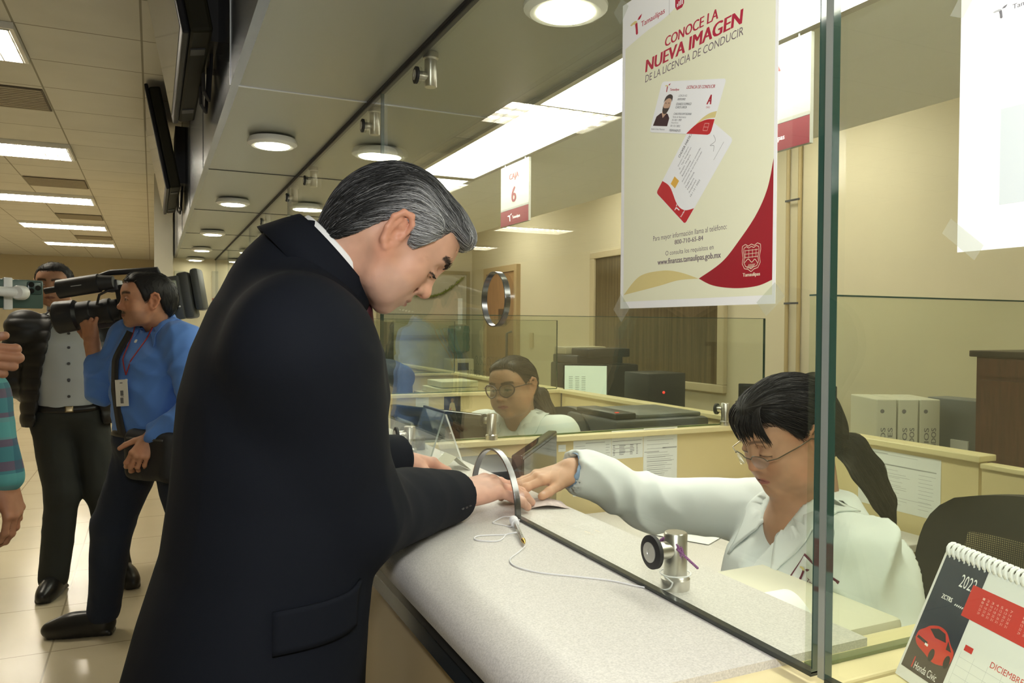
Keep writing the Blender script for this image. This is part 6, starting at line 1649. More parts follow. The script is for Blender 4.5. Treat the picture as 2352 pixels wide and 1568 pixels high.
def reaching_clerk():
    t = person('person in pale shirt with dark fringe and thin glasses, reaching through the glass', (1.17, 1.12, 0))
    az = math.radians(278); fh = V3(math.sin(az), math.cos(az), 0); p = math.radians(21)
    hc = np.array(deep(1808, 1003, 1.50))
    H = Head(hc, fh * math.cos(p) - Z * math.sin(p), fh * math.sin(p) + Z * math.cos(p), 0.98)
    f = V3(-0.97, 0.22, 0); f = nrm(f); r = np.cross(f, Z)
    o = V3(1.19, 1.13, 0)
    Sr, Sl = o + r * 0.165 + V3(-0.005, 0.01, 1.0), o - r * 0.160 + V3(-0.02, 0, 0.985)
    Er, Wr = V3(1.03, 1.475, 0.995), V3(0.832, 1.482, 1.086)
    El, Wl = V3(1.11, 0.865, 0.80), V3(0.99, 1.0, 0.785)
    nb = o + f * 0.015 + Z * 1.035
    S = Sdf(); H.add(S, jaw=1.02, nose=0.98, cheek=1.15, brow=0.8, lids=1.0, mouth=0.5, full=0.006)
    S.cap(H.w((0, -0.030, -0.045)), nb, 0.050, 0.060, 0.03); S.cap(H.w((0, 0.020, -0.075)), nb + f * 0.03, 0.030, 0.045, 0.03)
    S.ell(nb + f * 0.035 - Z * 0.035, (0.075, 0.05, 0.06), np.stack([r, f, Z], 1), 0.03)
    S.chain([nb, o + Z * 0.98, o + Z * 0.6], [0.03, 0.014, 0.014], 0.02)
    S.chain([o + Z * 0.99, Sr, Er, Wr], [0.014] * 3 + [0.02], 0.02); S.chain([o + Z * 0.99, Sl, El, Wl], [0.014] * 3 + [0.02], 0.02)
    for s_ in (-1, 1): S.chain([o + Z * 0.6, o + r * 0.1 * s_ + Z * 0.54, o + r * 0.1 * s_ + f * 0.22 + Z * 0.54, o + r * 0.1 * s_ + f * 0.24 + Z * 0.08], [0.014] * 4, 0.01)
    nails = []
    hand(S, Wr, (-0.985, 0.0, -0.16), (-0.12, -0.12, 0.98), (0, -1, 0), 0.93, (0.15, 0.18, 0.2, 0.25), (0.12, 0.12, 0.14, 0.16), 0.03, (0.86, 0.40, -0.10), 0.12, 1.05, nails)
    hand(S, Wl, (-0.6, 0.75, -0.1), (0, 0, 1), (0.75, 0.6, 0), 0.93, (0.4, 0.4, 0.4, 0.4), (0.3, 0.3, 0.3, 0.3), 0.04)
    base = (0.51, 0.29, 0.185)
    hy = [-0.13, -0.09, -0.06, -0.035, -0.015, 0.004, 0.016, 0.030, 0.048, 0.060, 0.12]
    hz = [-0.075, -0.065, -0.050, -0.030, 0.012, 0.024, 0.010, 0.026, 0.050, 0.062, 0.062]
    def col(V):
        C = H.paint(V, base, dict(brow=(0.06, 0.035, 0.025), brow_w=0.004, brow_a=0.7, hair=(0.02, 0.014, 0.012), lips=(0.42, 0.15, 0.13), lids=1.0,
                                  scalp=lambda x, y, z: np.clip((z - np.interp(y, hy, hz) + 0.004) / 0.006, 0, 1)))
        hm = (V[:, 0] < 0.95) & (V[:, 2] > 0.9); C[hm] = np.asarray((0.56, 0.33, 0.21)) * (1 + 0.06 * vnoise(V[hm], (60, 60, 60)))[:, None]
        return paint_nails(C, V, nails, (0.62, 0.40, 0.32))
    S.build('body', 0.0026, skin_m, t, 1, col)
    # hair drawn back into a ponytail, with a fringe
    G = Sdf(); E = lambda c, rr, k=0.012, op='u': G.ell(H.w(c), np.asarray(rr), H.R, k, op)
    E((0, -0.012, 0.034), (0.082, 0.099, 0.085)); E((0, -0.052, 0.002), (0.068, 0.060, 0.064), 0.02); E((0, 0.040, 0.072), (0.062, 0.036, 0.032), 0.02)
    G.fn(hair_line(H, hy, hz), 0.006, 'i')
    for sx in (-1, 1): E((sx * 0.086, -0.010, -0.004), (0.020, 0.020, 0.026), 0.004, 's')
    tq = H.w((0, -0.110, -0.056)); PT = [tq, tq - fh * 0.030 - Z * 0.016, tq - fh * 0.070 - Z * 0.062, tq - fh * 0.110 - Z * 0.125, tq - fh * 0.135 - Z * 0.185]
    G.chain(PT, [0.016, 0.027, 0.028, 0.020, 0.004], 0.010)
    E((0, -0.078, -0.022), (0.046, 0.042, 0.048), 0.02)
    hv, hf = G.mesh(0.004)
    def tone(P, rng=None):
        b = np.full(len(P), 0.014)
        if rng is not None: b = b * np.exp(rng.randn(len(P)) * 0.5)
        return np.stack([b * 1.15, b * 0.92, b * 0.85], 1)
    ho = add_mesh('hair', hv, hf, hair_m, t, True, col=np.concatenate([tone(hv), np.ones((len(hv), 1))], 1))
    tie0 = np.array([-0.0, -0.112, -0.058])
    def flow(P):
        q = H.loc(P); d = tie0 - q; tail = (q[:, 1] < -0.114) & (q[:, 2] < -0.045)
        d = d / np.maximum(np.linalg.norm(d, axis=1, keepdims=True), 1e-6); d = d @ H.R.T; d[tail] = nrm(-fh * 0.7 - Z)
        return d
    strands(G, scatter(hv, hf, 5200), flow, 6, 0.011, 0.0004, 'hair_strand', hair_m, ho, tone, 0.0008, 0.08, 4)['kind'] = 'stuff'
    # fringe: locks hanging over the forehead
    rng = np.random.RandomState(8); bt = B()
    for i in range(150):
        x0 = rng.uniform(-0.052, 0.052); x1 = x0 * 1.05 + rng.uniform(-0.006, 0.006); ln = rng.uniform(0.55, 1.0)
        rt = 0.078 + 0.006 * rng.rand()
        a_ = (x0 * 0.5, 0.030, 0.100 + 0.004 * rng.rand()); b_ = (x0 * 0.85, 0.066, 0.090); c_ = (x1, rt + 0.012 - abs(x1) * 0.25, 0.062); d_ = (x1 * 1.04, rt + 0.008 - abs(x1) * 0.32, 0.060 - 0.046 * ln)
        pts = [H.w(q) for q in curve_pts([a_, b_, c_, d_], 3)]
        n = len(pts); bt.tube(pts, [0.0016 * (1 - 0.8 * (k_ / (n - 1)) ** 2) for k_ in range(n)], 5)
    vv = np.array([tuple(q) for q in bt.v]); add_mesh('fringe', bt.v, bt.f, hair_m, ho, True, col=np.tile([0.016, 0.012, 0.011, 1.0], (len(vv), 1)))
    B().tube([H.w((0.018 * math.cos(q), -0.114 + 0.006 * math.sin(q), -0.060 + 0.018 * math.sin(q))) for q in [i * 2 * math.pi / 20 for i in range(20)]], 0.006, 8, True).build('hair_tie', black_rub, ho, True)
    # rimless glasses, low on the nose
    frame_m = M('wire_frame', (0.20, 0.17, 0.13), 0.3, metal=0.9)
    g = B()
    lens = []
    for sx in (-1, 1):
        ring = [H.w((sx * 0.031 + 0.0205 * math.cos(q) * (1 + 0.05 * math.cos(2 * q)), 0.0985 - 0.010 * abs(0.0 + math.cos(q)) * (1 if sx * math.cos(q) > 0 else 0.2), -0.008 + 0.0135 * math.sin(q))) for q in [i * 2 * math.pi / 24 for i in range(24)]]
        lens.append(ring); g.tube(ring[1:12], 0.0009, 6)
        g.tube([H.w((sx * 0.052, 0.089, -0.004)), H.w((sx * 0.074, 0.080, 0.001)), H.w((sx * 0.081, 0.040, 0.006)), H.w((sx * 0.081, 0.004, 0.010)), H.w((sx * 0.080, -0.012, 0.002))], 0.0012, 6)
    g.tube([H.w((-0.011, 0.0975, -0.004)), H.w((0, 0.101, -0.001)), H.w((0.011, 0.0975, -0.004))], 0.0011, 6)
    go = g.build('glasses', frame_m, t, True)
    lm = glass_mat('lens', (0.95, 0.96, 0.97), 1.0, 0.05, (0.8, 0.85, 0.9))
    for ring in lens:
        c = sum((Vector(q) for q in ring), Vector()) / len(ring); n = len(ring)
        B().add([Vector(q) for q in ring] + [Vector(q) + Vector(H.d((0, -0.0015, 0))) for q in ring], [list(range(n)), list(range(2 * n - 1, n - 1, -1))] + [[i, i + n, (i + 1) % n + n, (i + 1) % n] for i in range(n)]).build('lens', lm, go)
    # shirt
    C = Sdf(); R = np.stack([r, f, Z], 1)
    C.loft(o, R, [(0.56, 0, 0.02, 0.175, 0.150), (0.70, 0, 0.03, 0.180, 0.155), (0.84, 0, 0.035, 0.175, 0.145), (0.94, 0, 0.025, 0.180, 0.125), (1.00, 0, 0.010, 0.170, 0.095), (1.045, 0, 0.0, 0.115, 0.072), (1.075, 0, -0.005, 0.075, 0.060)], 0.01)
    for q in (Sr, Sl):
        C.ell(q + V3(0, 0, -0.012), (0.064, 0.064, 0.060), None, 0.06); C.cap(nb - Z * 0.005, q + Z * 0.012, 0.050, 0.040, 0.05)
    C.chain([Sr, Er, Wr + V3(0.03, 0, -0.006)], [0.068, 0.058, 0.051], 0.03)
    C.chain([Sl, El, Wl], [0.072, 0.064, 0.050], 0.035)
    d = nrm(Wr - Er); C.box(Wr + d * 0.105, (0.09, 0.10, 0.09), 0.002, frame_from(d, Z), 0.004, 's'); C.cap(Wr - d * 0.045, Wr + d * 0.2, 0.0365, 0.0365, 0.002, 's')
    # open neck: a deep V
    C.cap(nb + Z * 0.045 + f * 0.02, nb + f * 0.035 + Z * 0.00, 0.062, 0.050, 0.006, 's'); C.cap(nb + f * 0.06 + Z * 0.02, nb + f * 0.135 - Z * 0.105, 0.050, 0.012, 0.006, 's')
    cf = folds((0.003, (9, 9, 6)), (0.0022, (22, 22, 14)))
    def cd(P):
        arm = np.clip((1.12 - P[:, 0]) / 0.06, 0, 1) * np.clip((P[:, 1] - 1.36) / 0.05, 0, 1)
        cr = np.sin((P @ nrm(V3(0.85, 0.1, 0.55))) * 62 + 2.4 * vnoise(P, (8, 8, 8)))
        larm = np.clip((1.02 - P[:, 1]) / 0.06, 0, 1)
        c2 = np.sin((P @ nrm(V3(0.45, 0.55, -0.7))) * 75 + 2.6 * vnoise(P, (8, 8, 8)))
        rg = lambda s: 1 - 1.9 * np.abs(s)
        vn = 0.35 + 0.65 * np.abs(vnoise(P, (6, 6, 6))) * 1.6
        return cf(P) + 0.0068 * arm * rg(np.sin((P @ nrm(V3(0.85, 0.1, 0.55))) * 52 + 2.6 * vnoise(P, (7, 7, 7)))) * vn + 0.0130 * larm * rg(np.sin((P @ nrm(V3(0.45, 0.55, -0.7))) * 50 + 2.8 * vnoise(P, (7, 7, 7)))) * vn
    so = C.build('shirt', 0.0055, cotton, t, 2, None, cd)
    shell_ring(nb + f * 0.004 + Z * 0.014, nrm(Z - f * 0.30), 0.080, 0.066, -0.03, 0.018, 'collar_stand', cotton, so, 0.0035, None, (f, 0.030))
    collar_flaps(C, nb, f, r, 0.062, 'collar_leaf', cotton, so)
    yk = M('shirt_seam', (0.40, 0.43, 0.43), 0.8)
    strap(C, [Sl + r * 0.05 + f * 0.03 + Z * 0.05, Sl + Z * 0.05 + f * 0.05, Sl - r * 0.02 + f * 0.075 - Z * 0.02, Sl + f * 0.08 - Z * 0.10], 0.003, 'armhole_seam', yk, so, 0.001, 0.0006)
    strap(C, [nb + f * 0.10 - Z * 0.13 - r * 0.012, o + f * 0.17 + Z * 0.82 - r * 0.012], 0.0025, 'placket_seam', yk, so, 0.001, 0.0006)
    shell_ring(nb + f * 0.014 + Z * 0.004, nrm(Z - f * 0.35), 0.0690, 0.0625, -0.055, 0.016, 'blue_lining', blue_in, so, 0.003, None, (f, 0.050))
    cw = Sdf(); cw.cap(Wr - d * 0.030, Wr + d * 0.004, 0.0385, 0.0385, 0.002); cw.cap(Wr - d * 0.05, Wr + d * 0.05, 0.035, 0.035, 0.001, 's'); cw.cut(Wr + d * 0.008, d); cw.cut(Wr - d * 0.035, -d); cw.build('blue_cuff_lining', 0.003, blue_in, so)
    # embroidered badge on the left breast
    bo = np.array(deep(1880, 1333, 1.36)); bo = C.snap(bo[None], 0.0)[0]; g = C.grad(bo[None])[0]
    bu = nrm(np.cross(Z, g)); bu = bu if bu @ V3(0.6, -0.8, 0) > 0 else -bu
    bx_ = nrm(bu * 0.96 - Z * 0.28); by_ = nrm(np.cross(g, bx_)); by_ = by_ if by_[2] > 0 else -by_
    drape(C, bo, bx_, by_, 0.092, 0.058, 'badge_border', M('badge_maroon', (0.12, 0.01, 0.03), 0.7), so, 0.004, 0.001)
    drape(C, bo, bx_, by_, 0.084, 0.050, 'badge_patch', M('badge_white', (0.78, 0.80, 0.82), 0.7), so, 0.0052, 0.001)
    sh = Sheet(bo + g * 0.0075 - bx_ * 0.042 - by_ * 0.025, bx_, by_, g)
    b1, b2 = B(), B(); emblem(sh, b1, b2, 4, 12, 26, 28, 0.6); sh.text(b2, 'Tamaulipas', 32, 14, 80, 25, 0.02, h=0.6)
    for bq, nm, mm in ((b1, 'gold_stitching', gold_pr), (b2, 'maroon_stitching', MATS['badge_maroon'])):
        vv = C.snap(np.array([tuple(q) for q in bq.v]), 0.0066, 3); add_mesh(nm, vv, bq.f, mm, so)
    # skirt / trousers under the desk
    T = Sdf()
    for s_ in (-1, 1): T.chain([o + r * 0.095 * s_ + Z * 0.55, o + r * 0.10 * s_ + f * 0.26 + Z * 0.53, o + r * 0.10 * s_ + f * 0.24 + Z * 0.06], [0.088, 0.070, 0.052], 0.02)
    T.ell(o + Z * 0.57, (0.17, 0.17, 0.10), None, 0.04); T.cut((0, 0, 0.05), (0, 0, -1)); T.cut((0, 0, 0.62), (0, 0, 1))
    T.build('trousers', 0.014, M('dark_trousers', (0.012, 0.013, 0.018), 0.8), t, 2)
    for s_ in (-1, 1):
        q = o + r * 0.10 * s_ + f * 0.19; shoe(Sdf(), (q[0], q[1], 0), tuple(V3(q[0], q[1], 0) + f * 0.24)).build('shoe', 0.008, MATS['black_leather'], t)
    return t

def glasses_clerk():
    t = person('person in a white shirt with dark-rimmed glasses and a ponytail, seated in the second booth', (1.27, 2.78, 0))
    az = math.radians(238); fh = V3(math.sin(az), math.cos(az), 0); p = math.radians(6)
    hc = np.array(deep(1178, 890, 2.85))
    H = Head(hc, fh * math.cos(p) - Z * math.sin(p), fh * math.sin(p) + Z * math.cos(p) - fh * 0 + np.cross(fh, Z) * 0.10, 1.0)
    f = nrm((-0.80, -0.60, 0)); r = np.cross(f, Z); o = V3(hc[0] + 0.055, hc[1] + 0.05, 0)
    sz = 1.01
    Sr, Sl = o + r * 0.165 + Z * sz, o - r * 0.165 + Z * sz
    Er, Wr = o + r * 0.20 + f * 0.03 + Z * 0.77, o + r * 0.10 + f * 0.24 + Z * 0.765
    El, Wl = o - r * 0.20 + f * 0.03 + Z * 0.77, o - r * 0.10 + f * 0.22 + Z * 0.765
    nb = o + f * 0.0 + Z * 1.05
    S = Sdf(); H.add(S, jaw=1.08, nose=1.1, cheek=1.2, brow=0.9, lids=0.35, full=0.008)
    S.cap(H.w((0, -0.030, -0.045)), nb, 0.050, 0.060, 0.03); S.cap(H.w((0, 0.015, -0.07)), nb + f * 0.025, 0.03, 0.045, 0.03)
    S.chain([nb, o + Z * 0.95, o + Z * 0.56], [0.03, 0.014, 0.014], 0.02)
    S.chain([o + Z * 0.97, Sr, Er, Wr], [0.014] * 3 + [0.02], 0.02); S.chain([o + Z * 0.97, Sl, El, Wl], [0.014] * 3 + [0.02], 0.02)
    hand(S, Wr, f, Z, -r, 0.92); hand(S, Wl, f, Z, r, 0.92)
    for s_ in (-1, 1): S.chain([o + Z * 0.56, o + r * 0.1 * s_ + Z * 0.52, o + r * 0.1 * s_ + f * 0.26 + Z * 0.50, o + r * 0.1 * s_ + f * 0.27 + Z * 0.08], [0.014] * 4, 0.01)
    hy = [-0.13, -0.09, -0.06, -0.035, -0.015, 0.004, 0.018, 0.034, 0.050, 0.066, 0.12]
    hz = [-0.075, -0.065, -0.050, -0.030, 0.014, 0.026, 0.010, 0.030, 0.058, 0.076, 0.078]
    S.build('body', 0.0034, skin_m, t, 1, lambda V: H.paint(V, (0.45, 0.255, 0.16), dict(brow=(0.05, 0.03, 0.02), hair=(0.03, 0.018, 0.012), lips=(0.34, 0.09, 0.08), lids=0.35, gaze=(0.002, -0.001), scalp=lambda x, y, z: np.clip((z - np.interp(y, hy, hz) + 0.004) / 0.006, 0, 1))))
    G = Sdf(); E = lambda c, rr, k=0.012, op='u': G.ell(H.w(c), np.asarray(rr), H.R, k, op)
    E((0, -0.012, 0.032), (0.081, 0.098, 0.083)); E((0, -0.052, 0.002), (0.066, 0.058, 0.062), 0.02); E((0, 0.036, 0.078), (0.058, 0.030, 0.024), 0.02)
    G.fn(hair_line(H, hy, hz), 0.006, 'i')
    for sx in (-1, 1): E((sx * 0.088, -0.008, -0.006), (0.018, 0.018, 0.026), 0.004, 's')
    G.chain([H.w((0, -0.095, -0.02)), H.w((-0.035, -0.115, -0.055)), H.w((-0.060, -0.105, -0.120)), H.w((-0.075, -0.09, -0.185)), H.w((-0.085, -0.085, -0.225))], [0.022, 0.033, 0.036, 0.028, 0.012], 0.012)
    hv, hf = G.mesh(0.005)
    def tone(P, rng=None):
        b = np.full(len(P), 0.022)
        if rng is not None: b = b * np.exp(rng.randn(len(P)) * 0.5)
        return np.stack([b * 1.35, b * 0.9, b * 0.65], 1)
    ho = add_mesh('hair', hv, hf, hair_m, t, True, col=np.concatenate([tone(hv), np.ones((len(hv), 1))], 1))
    def flow(P):
        q = H.loc(P); d = np.array([0, -0.10, -0.01]) - q; tail = (q[:, 1] < -0.08) & (q[:, 2] < -0.02)
        d = d / np.maximum(np.linalg.norm(d, axis=1, keepdims=True), 1e-6); d[tail] = nrm((-0.3, 0.1, -1)); return d @ H.R.T
    strands(G, scatter(hv, hf, 1300), flow, 5, 0.012, 0.0009, 'hair_strand', hair_m, ho, tone, 0.0008, 0.1, 4)['kind'] = 'stuff'
    g = B(); lens = []
    for sx in (-1, 1):
        ring = [H.w((sx * 0.0345 + 0.0285 * math.cos(q), 0.0970 - 0.014 * max(0, sx * math.cos(q)), 0.0025 + 0.0235 * math.sin(q) + 0.005 * max(0, sx * math.cos(q)))) for q in [i * 2 * math.pi / 24 for i in range(24)]]
        lens.append(ring); g.tube(ring, 0.0026, 6, True)
        g.tube([H.w((sx * 0.062, 0.084, 0.012)), H.w((sx * 0.078, 0.070, 0.014)), H.w((sx * 0.081, 0.02, 0.014)), H.w((sx * 0.080, -0.01, 0.008))], 0.0019, 6)
    g.tube([H.w((-0.009, 0.0955, 0.006)), H.w((0, 0.099, 0.009)), H.w((0.009, 0.0955, 0.006))], 0.0018, 6)
    go = g.build('glasses', M('tortoise', (0.05, 0.012, 0.010), 0.3), t, True)
    for ring in lens:
        n = len(ring)
        B().add([Vector(q) for q in ring] + [Vector(q) + Vector(H.d((0, -0.0015, 0))) for q in ring], [list(range(n)), list(range(2 * n - 1, n - 1, -1))] + [[i, i + n, (i + 1) % n + n, (i + 1) % n] for i in range(n)]).build('lens', glass_mat('lens2', (0.95, 0.95, 0.95), 1.0, 0.03), go)
    C = Sdf(); R = np.stack([r, f, Z], 1)
    C.loft(o, R, [(0.54, 0, 0.02, 0.175, 0.150), (0.70, 0, 0.03, 0.180, 0.150), (0.84, 0, 0.035, 0.178, 0.140), (0.94, 0, 0.02, 0.18, 0.12), (1.005, 0, 0.0, 0.165, 0.090), (1.055, 0, -0.005, 0.11, 0.070), (1.08, 0, -0.01, 0.075, 0.060)], 0.01)
    for q in (Sr, Sl): C.ell(q - Z * 0.02, (0.062, 0.062, 0.058), None, 0.06); C.cap(nb - Z * 0.01, q - Z * 0.002, 0.045, 0.038, 0.05)
    C.chain([Sr, Er, Wr], [0.064, 0.055, 0.042], 0.03); C.chain([Sl, El, Wl], [0.064, 0.055, 0.042], 0.03)
    C.cap(nb + Z * 0.05 + f * 0.02, nb + f * 0.03, 0.058, 0.048, 0.006, 's'); C.cap(nb + f * 0.06 + Z * 0.02, nb + f * 0.13 - Z * 0.09, 0.040, 0.010, 0.006, 's')
    so = C.build('shirt', 0.008, cotton, t, 2, None, folds((0.004, (9, 9, 6)), (0.003, (20, 20, 12))))
    shell_ring(nb + f * 0.008 + Z * 0.02, nrm(Z - f * 0.2), 0.075, 0.066, -0.03, 0.016, 'collar_stand', cotton, so, 0.005, None, (f, 0.030))
    collar_flaps(C, nb, f, r, 0.058, 'collar_leaf', cotton, so)
    for i in range(3):
        c = o + f * 0.17 + Z * (0.93 - 0.075 * i); drape(C, c, r, Z, 0.014, 0.014, 'button', black_pl, so, 0.003, 0.002, 6, 6, lambda u, v: (u - .5) ** 2 + (v - .5) ** 2 < .26)
    bo = C.snap((o + f * 0.15 - r * 0.085 + Z * 0.915)[None], 0)[0]; gg = C.grad(bo[None])[0]
    sh = Sheet(bo + gg * 0.006 + r * 0.03 - Z * 0.03, -r, Z, gg); b1, b2 = B(), B(); emblem(sh, b1, b2, 6, 22, 36, 38, 0.6); sh.text(b2, 'Tamaulipas', 2, 8, 56, 18, 0.02)
    for bq, nm, mm in ((b1, 'gold_stitching', gold_pr), (b2, 'maroon_stitching', M('badge_maroon', (0.12, 0.01, 0.03), 0.7))): add_mesh(nm, C.snap(np.array([tuple(q) for q in bq.v]), 0.005, 3), bq.f, mm, so)
    T = Sdf()
    for s_ in (-1, 1): T.chain([o + r * 0.095 * s_ + Z * 0.53, o + r * 0.10 * s_ + f * 0.26 + Z * 0.51, o + r * 0.10 * s_ + f * 0.26 + Z * 0.06], [0.088, 0.070, 0.052], 0.02)
    T.ell(o + Z * 0.55, (0.17, 0.17, 0.09), None, 0.04); T.cut((0, 0, 0.05), (0, 0, -1)); T.build('trousers', 0.016, M('dark_trousers', (0.012, 0.013, 0.018), 0.8), t, 2)
    return t

def hunched_clerk():
    t = person('person in dark blue bending over a desk in the third booth', (1.40, 4.95, 0))
    o = V3(1.42, 4.98, 0); f = nrm((-0.9, -0.35, 0)); r = np.cross(f, Z)
    p = math.radians(55); H = Head(o + f * 0.24 + Z * 1.09, f * math.cos(p) - Z * math.sin(p), f * math.sin(p) + Z * math.cos(p))
    S = Sdf(); H.add(S, lids=1.0); nb = o + f * 0.13 + Z * 1.10
    S.cap(H.w((0, -0.03, -0.04)), nb, 0.05, 0.055, 0.03); S.chain([nb, o + Z * 0.95, o + Z * 0.55], [0.03, 0.014, 0.014], 0.02)
    Wr, Wl = o + f * 0.36 + r * 0.13 + Z * 0.77, o + f * 0.36 - r * 0.13 + Z * 0.77
    Er, El = o + f * 0.16 + r * 0.25 + Z * 0.80, o + f * 0.16 - r * 0.25 + Z * 0.80; Sr, Sl = o + f * 0.06 + r * 0.18 + Z * 1.06, o + f * 0.06 - r * 0.18 + Z * 1.06
    for a, b, c in ((Sr, Er, Wr), (Sl, El, Wl)): S.chain([o + Z * 1.0, a, b, c], [0.014] * 3 + [0.02], 0.02)
    hand(S, Wr, f, Z, -r, 1.0); hand(S, Wl, f, Z, r, 1.0)
    hy = [-0.13, -0.06, -0.03, 0.0, 0.03, 0.05, 0.12]; hz = [-0.07, -0.055, 0.0, 0.03, 0.03, 0.065, 0.07]
    S.build('body', 0.006, skin_m, t, 1, lambda V: H.paint(V, (0.36, 0.2, 0.12), dict(brow=(0.03, 0.02, 0.015), hair=(0.02, 0.015, 0.012), lids=1.0)))
    G = Sdf(); G.ell(H.w((0, -0.012, 0.032)), (0.08, 0.098, 0.082), H.R); G.ell(H.w((0, -0.05, 0)), (0.066, 0.058, 0.062), H.R, 0.02); G.fn(hair_line(H, hy, hz), 0.006, 'i')
    hv, hf = G.mesh(0.006); add_mesh('hair', hv, hf, hair_m, t, True, col=np.tile([0.015, 0.012, 0.011, 1], (len(hv), 1)))
    C = Sdf(); C.chain([o + Z * 0.50, o + Z * 0.80, o + f * 0.03 + Z * 1.02, nb - f * 0.02], [0.16, 0.155, 0.15, 0.08], 0.08)
    for a, b, c in ((Sr, Er, Wr), (Sl, El, Wl)): C.ell(a, (0.10, 0.10, 0.09), None, 0.06); C.chain([a, b, c], [0.075, 0.06, 0.045], 0.03)
    C.build('shirt', 0.010, M('dark_blue_cotton', (0.018, 0.035, 0.095), 0.8), t, 2, None, folds((0.006, (8, 8, 8))))
    T = Sdf()
    for s_ in (-1, 1): T.chain([o + r * 0.1 * s_ + Z * 0.52, o + r * 0.11 * s_ + f * 0.3 + Z * 0.5, o + r * 0.11 * s_ + f * 0.3 + Z * 0.05], [0.09, 0.07, 0.055], 0.02)
    T.cut((0, 0, 0.01), (0, 0, -1)); T.build('trousers', 0.016, MATS['dark_trousers'], t, 2)

suit_man(); reaching_clerk(); glasses_clerk(); hunched_clerk()
# ------------------------------------------------------------------ the people in the hall
def simple_hair(H, t, hy, hz, tone, vol=1.0, n=900, hh=0.005, fdir=(0, 0.5, -0.6)):
    G = Sdf(); E = lambda c, rr, k=0.012, op='u': G.ell(H.w(c), np.asarray(rr) * H.k, H.R, k, op)
    v = 0.007 * vol
    E((0, -0.012, 0.031), (0.0735 + v, 0.090 + v, 0.074 + v)); E((0, -0.052, 0.000), (0.061 + v, 0.052 + v, 0.057 + v), 0.02); E((0, 0.040, 0.066), (0.056, 0.036, 0.030 + v), 0.02)
    G.fn(hair_line(H, hy, hz), 0.006, 'i')
    for sx in (-1, 1): E((sx * 0.086, -0.010, -0.004), (0.020, 0.021, 0.028), 0.004, 's')
    hv, hf = G.mesh(hh)
    def tn(P, rng=None):
        b = np.ones(len(P)) if rng is None else np.exp(rng.randn(len(P)) * 0.45)
        return np.asarray(tone)[None] * b[:, None]
    ho = add_mesh('hair', hv, hf, hair_m, t, True, col=np.concatenate([tn(hv), np.ones((len(hv), 1))], 1))
    def flow(P):
        q = H.loc(P); top = np.clip((q[:, 2] - 0.05) / 0.04, 0, 1)
        return np.stack([0 * top, 0.9 * top - 0.25 * (1 - top), -0.2 * top - (1 - top)], 1) @ H.R.T
    strands(G, scatter(hv, hf, n), flow, 3, 0.008, 0.0008, 'hair_strand', hair_m, ho, tn, 0.0012, 0.2, 6)['kind'] = 'stuff'
SHORT_Y = [-0.13, -0.09, -0.06, -0.040, -0.028, -0.012, 0.004, 0.014, 0.022, 0.034, 0.046, 0.056, 0.12]
SHORT_Z = [-0.072, -0.064, -0.045, -0.018, 0.010, 0.028, 0.022, -0.002, -0.004, 0.022, 0.045, 0.070, 0.072]
SCALP = lambda x, y, z: np.clip((z - np.interp(y, SHORT_Y, SHORT_Z) + 0.004) / 0.006, 0, 1)
def legs(t, hips, feet, rad, mat, top, folds_=(0.006, (9, 9, 5)), lo=0.05, hip_r=(0.18, 0.13, 0.12), R=None):
    T = Sdf()
    for hp, kn, an in feet: T.chain([np.asarray(hp, float), np.asarray(kn, float), np.asarray(an, float)], rad, 0.03)
    T.ell(hips, hip_r, R, 0.06); T.cut((0, 0, top), (0, 0, 1)); T.cut((0, 0, lo), (0, 0, -1))
    return T, T.build('trousers', 0.010, mat, t, 2, None, folds(folds_, (0.003, (20, 20, 14))))

